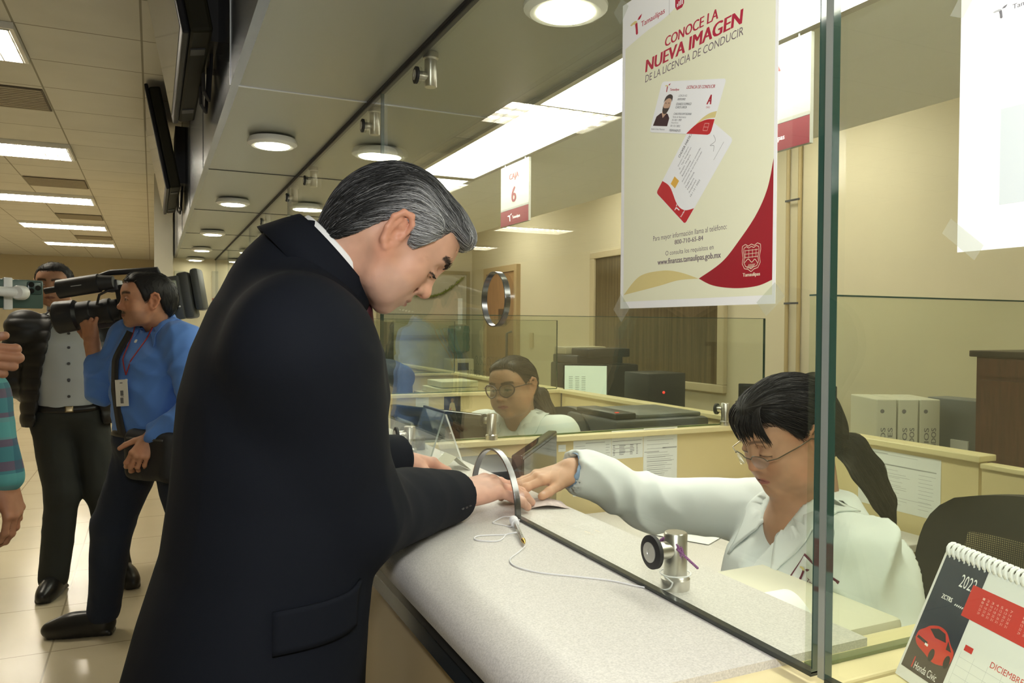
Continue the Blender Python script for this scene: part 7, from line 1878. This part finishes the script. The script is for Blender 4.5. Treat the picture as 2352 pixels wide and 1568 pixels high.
def grey_shirt_man():
    t = person('person in a black padded jacket and grey shirt, standing behind the phone and video camera', (-0.42, 4.70, 0))
    hc = np.array(deep(124, 655, 4.10)); az = math.radians(188); fh = V3(math.sin(az), math.cos(az), 0); p = math.radians(4)
    H = Head(hc, fh * math.cos(p) - Z * math.sin(p), fh * math.sin(p) + Z * math.cos(p), 1.08)
    az2 = math.radians(176); f = V3(math.sin(az2), math.cos(az2), 0); r = np.cross(f, Z); o = V3(hc[0] + 0.065, hc[1] + 0.04, 0)
    nb = o - r * (-0.0) + Z * 1.475 + V3(-0.03, 0, 0)
    Sr, Sl = o + r * 0.205 + Z * 1.385, o - r * 0.205 + Z * 1.385
    Er, El = o + r * 0.275 - f * 0.06 + Z * 1.10, o - r * 0.275 - f * 0.06 + Z * 1.10
    Wr, Wl = o + r * 0.10 - f * 0.17 + Z * 0.95, o - r * 0.10 - f * 0.17 + Z * 0.95
    fr, fl = (V3(-0.47, 4.62, 0.08), V3(-0.17, 4.68, 0.08))
    S = Sdf(); H.add(S, jaw=1.05, nose=1.15, brow=1.1, lids=0.25)
    S.cap(H.w((0, -0.03, -0.05)), nb, 0.056, 0.064, 0.03); S.chain([nb, o + Z * 1.2, o + Z * 0.95], [0.04, 0.014, 0.014], 0.02)
    for a, b, c in ((Sr, Er, Wr), (Sl, El, Wl)): S.chain([o + Z * 1.36, a, b, c], [0.014] * 3 + [0.02], 0.02)
    hand(S, Wr, nrm(-r - Z * 0.6), -f, Z, 1.0); hand(S, Wl, nrm(r - Z * 0.6), -f, Z, 1.0)
    for q, an in ((1, fr), (-1, fl)): S.chain([o + Z * 0.95, o + r * 0.1 * q + Z * 0.9, an], [0.014] * 3, 0.02)
    S.build('body', 0.0045, skin_m, t, 1, lambda V: H.paint(V, (0.38, 0.20, 0.12), dict(brow=(0.02, 0.014, 0.012), brow_w=0.007, hair=(0.015, 0.012, 0.011), lips=(0.20, 0.08, 0.06), lids=0.25, scalp=SCALP)))
    simple_hair(H, t, SHORT_Y, SHORT_Z, (0.012, 0.011, 0.011), 1.1)
    R = np.stack([r, f, Z], 1)
    C = Sdf(); C.loft(o, R, [(0.94, 0, 0.01, 0.150, 0.115), (1.10, 0, 0.02, 0.165, 0.125), (1.28, 0, 0.01, 0.175, 0.115), (1.38, 0, 0, 0.170, 0.085), (1.44, 0, 0, 0.10, 0.07), (1.475, -0.0, 0, 0.07, 0.06)], 0.01)
    C.cap(nb + Z * 0.06 + f * 0.02, nb + f * 0.06, 0.052, 0.044, 0.006, 's')
    so = C.build('shirt', 0.008, M('grey_cotton', (0.46, 0.49, 0.51), 0.8), t, 2, None, folds((0.003, (10, 10, 6))))
    shell_ring(nb + f * 0.01 + Z * 0.02, nrm(Z - f * 0.15), 0.076, 0.068, -0.03, 0.018, 'collar_stand', MATS['grey_cotton'], so, 0.005)
    collar_flaps(C, nb, f, r, 0.055, 'collar_leaf', MATS['grey_cotton'], so, 0.8)
    for i in range(5):
        drape(C, o + f * 0.13 + Z * (1.36 - 0.085 * i), r, Z, 0.014, 0.014, 'button', dark_grey, so, 0.004, 0.002, 6, 6, lambda u, v: (u - .5) ** 2 + (v - .5) ** 2 < .26)
    K = Sdf(); K.loft(o, R, [(0.86, 0, 0.0, 0.225, 0.150), (1.05, 0, 0.0, 0.225, 0.150), (1.25, 0, 0, 0.220, 0.140), (1.36, 0, -0.005, 0.200, 0.115), (1.43, 0, -0.01, 0.13, 0.095), (1.47, 0, -0.015, 0.10, 0.08)], 0.01)
    for a, b, c in ((Sr, Er, Wr), (Sl, El, Wl)): K.ell(a, (0.085, 0.085, 0.075), None, 0.05); K.chain([a, b, c], [0.082, 0.072, 0.058], 0.03)
    K.loft(o + f * 0.10, R, [(0.80, 0.00, 0.0, 0.165, 0.18), (1.20, 0.0, 0.0, 0.115, 0.18), (1.40, 0, 0, 0.070, 0.18), (1.56, 0, 0, 0.075, 0.20)], 0.006, 's'); K.cap(nb + Z * 0.08, nb - Z * 0.02, 0.082, 0.080, 0.006, 's')
    def quilt(P):
        s = P[:, 2] * 1.0; return 0.007 * (np.abs(np.sin(s * math.pi / 0.062)) ** 0.6 - 0.6) + 0.003 * vnoise(P, (20, 20, 20))
    K.build('padded_jacket', 0.008, M('black_nylon', (0.010, 0.010, 0.011), 0.5), t, 2, None, quilt)
    kr, kl = V3(-0.43, 4.68, 0.50), V3(-0.25, 4.70, 0.50)
    T, to = legs(t, o + Z * 0.93, ((o + r * 0.09 + Z * 0.88, kr, fr), (o - r * 0.09 + Z * 0.88, kl, fl)), [0.098, 0.080, 0.066], M('charcoal_trousers', (0.022, 0.024, 0.020), 0.85), 0.985, lo=0.045)
    strap(T, [o + r * 0.165 * math.cos(a) + f * 0.16 * math.sin(a) + Z * 0.955 for a in np.linspace(-0.3, math.pi + 0.3, 14)], 0.034, 'belt', M('black_belt', (0.01, 0.009, 0.009), 0.4), t)
    drape(T, o + f * 0.15 + Z * 0.955 + r * 0.0, r, Z, 0.04, 0.036, 'belt_buckle', M('buckle', (0.35, 0.28, 0.16), 0.3, metal=0.9), t, 0.010, 0.003, 6, 6)
    for a, b in (((-0.44, 4.72, 0), (-0.51, 4.44, 0)), ((-0.17, 4.74, 0), (-0.085, 4.50, 0))): shoe(Sdf(), a, b, 0.048).build('shoe', 0.006, MATS['black_leather'], t)

def cameraman():
    t = person('person in a blue shirt with moustache and badge, shouldering the video camera', (-0.05, 3.80, 0))
    hc = np.array(deep(336, 692, 3.30)); az = math.radians(256); fh = V3(math.sin(az), math.cos(az), 0)
    H = Head(hc, fh + Z * 0.02, Z - fh * 0.02, 1.10)
    az2 = math.radians(228); f = V3(math.sin(az2), math.cos(az2), 0); r = np.cross(f, Z)
    o = V3(0.02, 3.76, 0); nb = V3(0.025, 3.72, 1.40)
    Sr, Sl = V3(-0.10, 3.90, 1.335), V3(0.115, 3.60, 1.325)
    Er = np.array(deep(236, 892, 3.46)); Wr = np.array(deep(212, 790, 3.50))
    El = V3(0.17, 3.47, 1.05); Wl = np.array(deep(352, 1000, 3.22))
    a1, a2 = V3(-0.205, 3.94, 0.10), V3(0.27, 3.70, 0.10)
    S = Sdf(); H.add(S, jaw=1.0, nose=1.2, brow=1.1, cheek=1.1, lids=0.45)
    S.cap(H.w((0, -0.03, -0.05)), nb, 0.054, 0.062, 0.03); S.chain([nb, o + Z * 1.2, o + Z * 0.9], [0.04, 0.014, 0.014], 0.02)
    for a, b, c in ((Sr, Er, Wr), (Sl, El, Wl)): S.chain([o + Z * 1.33, a, b, c], [0.014] * 2 + [0.02, 0.026], 0.02)
    S.cap(Er + (Wr - Er) * 0.45, Wr, 0.036, 0.029, 0.02)
    hand(S, Wr, nrm(V3(-0.15, 0.12, 1)), nrm(V3(-0.6, -0.7, 0)), V3(-0.7, 0.6, 0), 1.08, (0.8, 0.8, 0.8, 0.8), (0.5, 0.5, 0.5, 0.5), 0.05)
    hand(S, Wl, nrm(V3(-0.55, -0.25, -0.8)), nrm(V3(-0.25, -0.85, 0.3)), V3(-0.5, 0.5, 0.6), 1.10, (0.7, 0.75, 0.8, 0.8), (0.5, 0.55, 0.6, 0.6), 0.05)
    for q, an, kn in ((1, a1, V3(-0.16, 3.90, 0.50)), (-1, a2, V3(0.16, 3.66, 0.5))): S.chain([o + Z * 0.9, o + r * 0.09 * q + Z * 0.88, kn, an], [0.014] * 4, 0.02)
    S.build('body', 0.004, skin_m, t, 1, lambda V: H.paint(V, (0.46, 0.23, 0.135), dict(brow=(0.02, 0.014, 0.012), brow_w=0.006, hair=(0.012, 0.010, 0.010), lips=(0.22, 0.08, 0.06), lids=0.45, moustache=(0.035, 0.025, 0.02), stubble=(0.16, 0.09, 0.065), stub_a=0.4, scalp=SCALP)))
    simple_hair(H, t, SHORT_Y, SHORT_Z, (0.010, 0.009, 0.009), 1.6)
    blue = M('blue_cotton', (0.085, 0.21, 0.58), 0.8, sheen=0.08, noise=(3, 0.06))
    R = np.stack([r, f, Z], 1)
    C = Sdf(); C.loft(o, R, [(0.84, 0.0, 0.0, 0.185, 0.145), (0.95, 0, 0.01, 0.180, 0.145), (1.12, 0, 0.02, 0.180, 0.145), (1.25, 0, 0.02, 0.190, 0.130), (1.33, 0, 0.01, 0.175, 0.10), (1.39, 0, 0.01, 0.11, 0.075), (1.43, 0, 0.015, 0.07, 0.06)], 0.01)
    for a in (Sr, Sl): C.ell(a, (0.078, 0.078, 0.072), None, 0.05); C.cap(nb, a + Z * 0.02, 0.05, 0.045, 0.05)
    C.chain([Sr, Er, Er + (Wr - Er) * 0.52], [0.078, 0.066, 0.052], 0.03); C.chain([Sl, El, Wl - nrm(Wl - El) * 0.015], [0.076, 0.064, 0.046], 0.03)
    C.cap(nb + Z * 0.07 + f * 0.01, nb + f * 0.03, 0.058, 0.052, 0.006, 's')
    bf = folds((0.0065, (9, 9, 7)), (0.003, (20, 20, 15)))
    so = C.build('shirt', 0.007, blue, t, 2, None, lambda P: bf(P) + 0.0065 * dragfold(P, (0.5, 0.5, 0.9), 36) * np.clip((1.34 - P[:, 2]) / 0.1, 0, 1) + 0.004 * dragfold(P, (-0.7, 0.2, 0.7), 48))
    shell_ring(nb + f * 0.004 + Z * 0.016, nrm(Z - f * 0.15), 0.080, 0.067, -0.035, 0.022, 'collar_stand', blue, so, 0.005)
    collar_flaps(C, nb, f, r, 0.055, 'collar_leaf', blue, so, 0.8)
    for i in range(4):
        drape(C, o + f * 0.15 + Z * (1.34 - 0.09 * i), r, Z, 0.013, 0.013, 'button', white_pl, so, 0.004, 0.002, 6, 6, lambda u, v: (u - .5) ** 2 + (v - .5) ** 2 < .26)
    # bag strap, lanyard with badge
    strap(C, [o + V3(-0.09, -0.02, 1.36), o + f * 0.14 + r * 0.075 + Z * 1.26, o + f * 0.165 + r * 0.060 + Z * 1.10, o + f * 0.16 + r * 0.035 + Z * 0.96, o + f * 0.15 + r * 0.0 + Z * 0.86], 0.048, 'bag_strap', M('strap_black', (0.010, 0.010, 0.012), 0.7), t, 0.007)
    rd = M('lanyard_red', (0.30, 0.02, 0.03), 0.6)
    bt = o + f * 0.165 + r * 0.0 + Z * 1.185
    for sx in (1, -1): strap(C, [nb + r * sx * 0.055 + f * 0.05 + Z * 0.005, o + f * 0.16 + r * sx * 0.030 + Z * 1.27, bt], 0.006, 'lanyard', rd, t, 0.007, 0.001)
    b0 = C.snap((bt - Z * 0.075)[None], 0.016)[0]; g = nrm(C.grad(b0[None])[0] * V3(1, 1, 0)); ux = nrm(np.cross(Z, g)); ux = nrm(ux + Z * 0.08)
    sh = Sheet(b0 - ux * 0.036 - Z * 0.055, ux, nrm(np.cross(g, ux)), g); b = B(); sh.card(b, 0, 0, 72, 112, 0, 1.0); bd = b.build('badge', white_pl, t)
    b = B(); sh.rect(b, 26, 12, 44, 36, 1.3); sh.rect(b, 28, 44, 46, 66, 1.3); sh.line(b, [(30, 40), (48, 40)], 2, 1.3); sh.rect(b, 28, 96, 44, 100, 1.3); b.build('badge_print', ink, bd)
    # jeans, waist bag and boots
    jeans = M('dark_denim', (0.010, 0.017, 0.036), 0.85, noise=(500, 0.2))
    T, to = legs(t, o + Z * 0.90, ((o + r * 0.09 + Z * 0.86, V3(-0.165, 3.90, 0.50), a1), (o - r * 0.09 + Z * 0.86, V3(0.16, 3.66, 0.5), a2)), [0.105, 0.082, 0.068], jeans, 0.97, lo=0.06)
    strap(T, [o + r * 0.19 * math.cos(a) + f * 0.16 * math.sin(a) + Z * 0.935 for a in np.linspace(-0.4, math.pi + 0.4, 14)], 0.036, 'belt', MATS['black_belt'], t)
    bg = np.array(deep(345, 1030, 3.22)); Rb = frame_from(f, Z)
    wb = Sdf(); wb.box(bg + V3(0.02, 0.02, -0.03), (0.135, 0.055, 0.105), 0.035, Rb, 0.01); wo = wb.build('waist_bag', 0.007, M('bag_black', (0.012, 0.012, 0.014), 0.7), t, 2, None, folds((0.005, (14, 14, 14))))
    drape(wb, bg + f * 0.05 + Z * 0.045, nrm(np.cross(Z, f)), Z, 0.21, 0.012, 'bag_zip', dark_grey, wo, 0.003)
    for a, b in (((-0.155, 3.915, 0), (-0.455, 3.985, 0)), ((0.30, 3.68, 0), (0.06, 3.55, 0))): shoe(Sdf(), a, b, 0.050, up=0.14).build('boot', 0.006, MATS['black_leather'], t)

def video_camera():
    a0, a1 = V3(-0.395, 4.06, 1.425), V3(0.17, 3.915, 1.520)
    d = nrm(a0 - a1); R = frame_from(d, Z)                        # columns: camera's right, lens direction, top
    Rm = Matrix([list(q) for q in R]); c = Vector(a0)
    t = thing('video_camera', 'large black shoulder video camera with round lens hood and grey rear battery', 'video camera', (-0.1, 3.99, 1.34))
    L = lambda x, y, z: c + Rm @ Vector((x, y, z))                # y: 0 at the lens front, negative towards the rear
    bb = lambda lo, hi, bev=0.006: B().box(lo, hi, Rm, c, bev)
    B().lathe([(0.070, 0), (0.074, -0.005), (0.070, -0.085), (0.056, -0.10)], L(0, 0, 0), tuple(d), 28).build('lens_hood', black_pl, t, True)
    B().lathe([(0.064, 0.001), (0.064, 0.0005)], L(0, 0.0, 0), tuple(d), 28).build('lens_glass', black_gloss, t, True)
    b = B().lathe([(0.055, -0.09), (0.058, -0.10), (0.058, -0.15), (0.052, -0.155), (0.052, -0.20), (0.056, -0.205), (0.056, -0.235), (0.048, -0.24), (0.048, -0.30)], L(0, 0, 0), tuple(d), 28); b.build('lens_barrel', black_rub, t, True)
    bb((0.035, -0.30, -0.075), (0.072, -0.15, 0.040)).build('zoom_grip', dark_grey, t, 30)
    bb((-0.065, -0.49, -0.095), (0.065, -0.28, 0.105), 0.012).build('camera_body', black_pl, t, 30)
    side = bb((-0.075, -0.56, -0.09), (-0.035, -0.44, 0.11), 0.006).build('rear_panel', M('camera_grey', (0.045, 0.047, 0.043), 0.5), t, 30)
    bb((-0.079, -0.55, 0.03), (-0.074, -0.51, 0.09)).build('side_screen', M('small_lcd', (0.35, 0.38, 0.30), 0.2), t)
    for q in range(4): bb((-0.080, -0.55 + 0.018 * q, -0.035), (-0.074, -0.541 + 0.018 * q, -0.028), 0.001).build('button', white_pl, t)
    bb((-0.055, -0.60, -0.09), (0.072, -0.545, 0.125), 0.014).build('battery_plate', MATS['camera_grey'], t, 30)
    bb((-0.050, -0.645, -0.06), (0.066, -0.605, 0.135), 0.014).build('battery', M('battery_grey', (0.055, 0.058, 0.052), 0.5), t, 30)
    bb((-0.05, -0.52, -0.145), (0.055, -0.40, -0.095), 0.02).build('shoulder_pad', dark_grey, t, 30)
    B().tube([L(0, -0.47, 0.105), L(0, -0.46, 0.155), L(0, -0.26, 0.170), L(0, -0.20, 0.160), L(0, -0.22, 0.10)], 0.014, 10).build('handle', black_pl, t, True)
    vf = B().cyl(L(-0.085, -0.06, 0.118), L(-0.085, -0.23, 0.122), 0.042, n=24); vo = vf.build('viewfinder', black_pl, t, 30)
    B().cyl(L(-0.085, -0.23, 0.122), L(-0.085, -0.29, 0.118), 0.036, 0.028, 20).build('eyecup', black_rub, vo, 30)
    sh = Sheet(L(-0.1275, -0.125, 0.120), Vector(tuple(-d)), Rm @ Vector((0, 0, 1)), Rm @ Vector((-1, 0, 0)))
    bq = B(); sh.line(bq, [(0, 0), (44, 0)], 3, 0.5); bq.build('pale_marking', inkf, vo)
    B().cyl(L(-0.02, 0.02, 0.125), L(-0.02, -0.22, 0.135), 0.014, n=14).build('microphone', black_rub, t, True)
    bb((-0.07, -0.30, 0.08), (0.02, -0.24, 0.13), 0.006).build('viewfinder_mount', black_pl, t, 30)
    B().tube([L(-0.03, -0.22, 0.03), L(-0.07, -0.2, 0.03), L(-0.08, -0.22, 0.07), L(-0.07, -0.27, 0.09)], 0.006, 8).build('cable', black_rub, t, True)

def phone_person():
    t = person('person in teal plaid shirt at the left edge, holding the phone gimbal', (-0.74, 2.55, 0))
    f = nrm(V3(0.45, -0.9, 0)); r = np.cross(f, Z); o = V3(-0.72, 2.62, 0)
    H = Head(o + Z * 1.60 + f * 0.02, f, Z)
    nb = o + Z * 1.45
    Sr, Sl = o + r * 0.19 + Z * 1.37, o - r * 0.19 + Z * 1.37
    Wl = np.array(deep(14, 1105, 2.15)); El = V3(-0.430, 2.565, 1.20)
    Wr = V3(-0.447, 2.225, 1.318); Er = V3(-0.80, 2.30, 1.12)
    S = Sdf(); H.add(S, lids=0.3); S.cap(H.w((0, -0.03, -0.05)), nb, 0.055, 0.062, 0.03); S.chain([nb, o + Z * 1.2, o + Z * 0.93], [0.04, 0.014, 0.014], 0.02)
    for a, b, c in ((Sr, Er, Wr), (Sl, El, Wl)): S.chain([o + Z * 1.36, a, b, c], [0.014] * 2 + [0.02, 0.026], 0.02)
    hand(S, Wl, nrm(V3(0.20, -0.05, -1)), nrm(V3(0.75, -0.5, 0.1)), nrm(V3(0.5, -0.8, 0)), 1.05, (0.5, 0.5, 0.55, 0.6), (0.35, 0.4, 0.45, 0.5), 0.05, (0.75, 0.45, -0.5))
    nails = []
    hand(S, Wr, nrm(V3(0.92, -0.2, -0.05)), nrm(V3(0.1, -0.97, 0.1)), V3(0, 0, 1), 1.12, (1.3, 1.35, 1.4, 1.4), (0.55, 0.6, 0.6, 0.6), 0.0, (0.85, 0.35, 0.15), 0.2, 1.05, nails)
    for q in (1, -1): S.chain([o + Z * 0.93, o + r * 0.1 * q + Z * 0.9, o + r * 0.11 * q + Z * 0.08], [0.014] * 3, 0.02)
    S.build('body', 0.0035, skin_m, t, 1, lambda V: paint_nails(H.paint(V, (0.40, 0.20, 0.12), dict(brow=(0.02, 0.014, 0.012), hair=(0.012, 0.010, 0.010), lids=0.3, scalp=SCALP)), V, nails, (0.6, 0.38, 0.32)))
    simple_hair(H, t, SHORT_Y, SHORT_Z, (0.012, 0.010, 0.010), 1.2, 300, 0.006)
    pl_ = M('teal_plaid', (0.05, 0.22, 0.26), 0.8)
    nt = pl_.node_tree; bs = nt.nodes['Principled BSDF']; tc = nt.nodes.new('ShaderNodeTexCoord'); prev = None
    for ax, sc, col in (((0, 0, 1), 95, (0.16, 0.04, 0.10)), ((0.75, 0.66, 0), 95, (0.02, 0.10, 0.16)), ((0, 0, 1), 41, (0.10, 0.36, 0.36))):
        dp = nt.nodes.new('ShaderNodeVectorMath'); dp.operation = 'DOT_PRODUCT'; nt.links.new(tc.outputs['Object'], dp.inputs[0]); dp.inputs[1].default_value = ax
        m1 = nt.nodes.new('ShaderNodeMath'); m1.operation = 'MULTIPLY'; nt.links.new(dp.outputs['Value'], m1.inputs[0]); m1.inputs[1].default_value = sc
        sn = nt.nodes.new('ShaderNodeMath'); sn.operation = 'SINE'; nt.links.new(m1.outputs[0], sn.inputs[0])
        gt = nt.nodes.new('ShaderNodeMath'); gt.operation = 'GREATER_THAN'; nt.links.new(sn.outputs[0], gt.inputs[0]); gt.inputs[1].default_value = 0.35
        mx = nt.nodes.new('ShaderNodeMix'); mx.data_type = 'RGBA'; hf_ = nt.nodes.new('ShaderNodeMath'); hf_.operation = 'MULTIPLY'; nt.links.new(gt.outputs[0], hf_.inputs[0]); hf_.inputs[1].default_value = 0.65
        nt.links.new(hf_.outputs[0], mx.inputs['Factor']); mx.inputs['B'].default_value = (*col, 1)
        if prev is None: mx.inputs['A'].default_value = (0.05, 0.20, 0.24, 1)
        else: nt.links.new(prev, mx.inputs['A'])
        prev = mx.outputs['Result']
    nt.links.new(prev, bs.inputs['Base Color'])
    C = Sdf(); R = np.stack([r, f, Z], 1)
    C.loft(o, R, [(0.82, 0, 0, 0.185, 0.14), (1.1, 0, 0.01, 0.185, 0.14), (1.28, 0, 0.01, 0.185, 0.125), (1.37, 0, 0, 0.17, 0.095), (1.43, 0, 0, 0.10, 0.07), (1.46, 0, 0, 0.07, 0.06)], 0.01)
    for a, b, c in ((Sr, Er, Er + (Wr - Er) * 0.80), (Sl, El, Wl - nrm(Wl - El) * 0.01)): C.ell(a, (0.075, 0.075, 0.07), None, 0.05); C.chain([a, b, c], [0.072, 0.062, 0.044], 0.03)
    C.build('plaid_shirt', 0.008, pl_, t, 2, None, folds((0.005, (9, 9, 7)), (0.003, (20, 20, 14))))
    legs(t, o + Z * 0.9, ((o + r * 0.09 + Z * 0.86, o + r * 0.1 + Z * 0.5, o + r * 0.11 + Z * 0.09), (o - r * 0.09 + Z * 0.86, o - r * 0.1 + Z * 0.5, o - r * 0.11 + Z * 0.09)), [0.095, 0.08, 0.066], MATS['dark_denim'], 0.90, hip_r=(0.14, 0.11, 0.10))
    for q in (1, -1):
        a = o + r * 0.11 * q - f * 0.06; shoe(Sdf(), (a[0], a[1], 0), (a[0] + f[0] * 0.26, a[1] + f[1] * 0.26, 0)).build('shoe', 0.008, MATS['black_leather'], t)

def gimbal_and_phone():
    g = thing('phone_gimbal', 'white handheld phone gimbal gripped at the left edge of the photo', 'gimbal', (-0.40, 2.25, 1.20))
    w = M('gimbal_white', (0.62, 0.63, 0.60), 0.35)
    B().tube([(-0.385, 2.250, 1.17), (-0.378, 2.250, 1.30), (-0.372, 2.245, 1.395)], [0.017, 0.018, 0.020], 14).build('grip', w, g, True)
    B().lathe([(0.022, 0), (0.026, 0.006), (0.026, 0.03), (0.02, 0.036)], (-0.372, 2.243, 1.385), (0, 0, 1), 20).build('pan_motor', w, g, True)
    B().tube([(-0.372, 2.243, 1.415), (-0.385, 2.230, 1.44), (-0.405, 2.218, 1.46), (-0.400, 2.212, 1.474)], 0.010, 10).build('lower_arm', w, g, True)
    B().lathe([(0.018, -0.016), (0.020, -0.012), (0.020, 0.012), (0.018, 0.016)], (-0.395, 2.235, 1.474), (0.35, 0.93, 0), 20).build('tilt_motor', w, g, True)
    B().tube([(-0.39, 2.225, 1.475), (-0.34, 2.245, 1.478), (-0.305, 2.262, 1.476)], [0.012, 0.012, 0.013], 12).build('upper_arm', w, g, True)
    B().lathe([(0.0145, -0.016), (0.018, -0.011), (0.018, 0.011), (0.0145, 0.016)], (-0.298, 2.266, 1.476), (0.35, 0.93, 0), 20).build('roll_motor', w, g, True)
    d = Vector((0.92, 0.39, 0)).normalized(); n = Vector((0.39, -0.92, 0)).normalized(); up = Vector((0, 0, 1))
    R = Matrix((d, -n, up)).transposed()
    c = Vector((-0.398, 2.272, 1.474))
    B().box((0.065, -0.0035, -0.040), (0.085, 0.012, 0.041), R, c, 0.003).build('clamp', MATS['gimbal_white'], g, 30)
    p = thing('smartphone', 'dark green smartphone held sideways in the white gimbal', 'phone', c)
    B().box((-0.002, 0.0, -0.036), (0.155, 0.008, 0.037), R, c, 0.004).build('back', M('phone_green', (0.045, 0.085, 0.070), 0.3), p, 30)
    cb = B().box((0.118, -0.0025, 0.000), (0.150, 0.0005, 0.033), R, c, 0.003).build('camera_island', M('phone_green_dark', (0.03, 0.06, 0.05), 0.25), p, 30)
    for u, v in ((0.126, 0.009), (0.126, 0.025), (0.141, 0.017)):
        q = c + R @ Vector((u, -0.0025, v)); B().cyl(q, q + n * 0.002, 0.0066, n=18).build('lens', black_gloss, cb, 30)
    B().box((0.0, 0.008, -0.033), (0.152, 0.0088, 0.034), R, c).build('screen', black_gloss, p)
grey_shirt_man(); cameraman(); video_camera(); phone_person(); gimbal_and_phone()
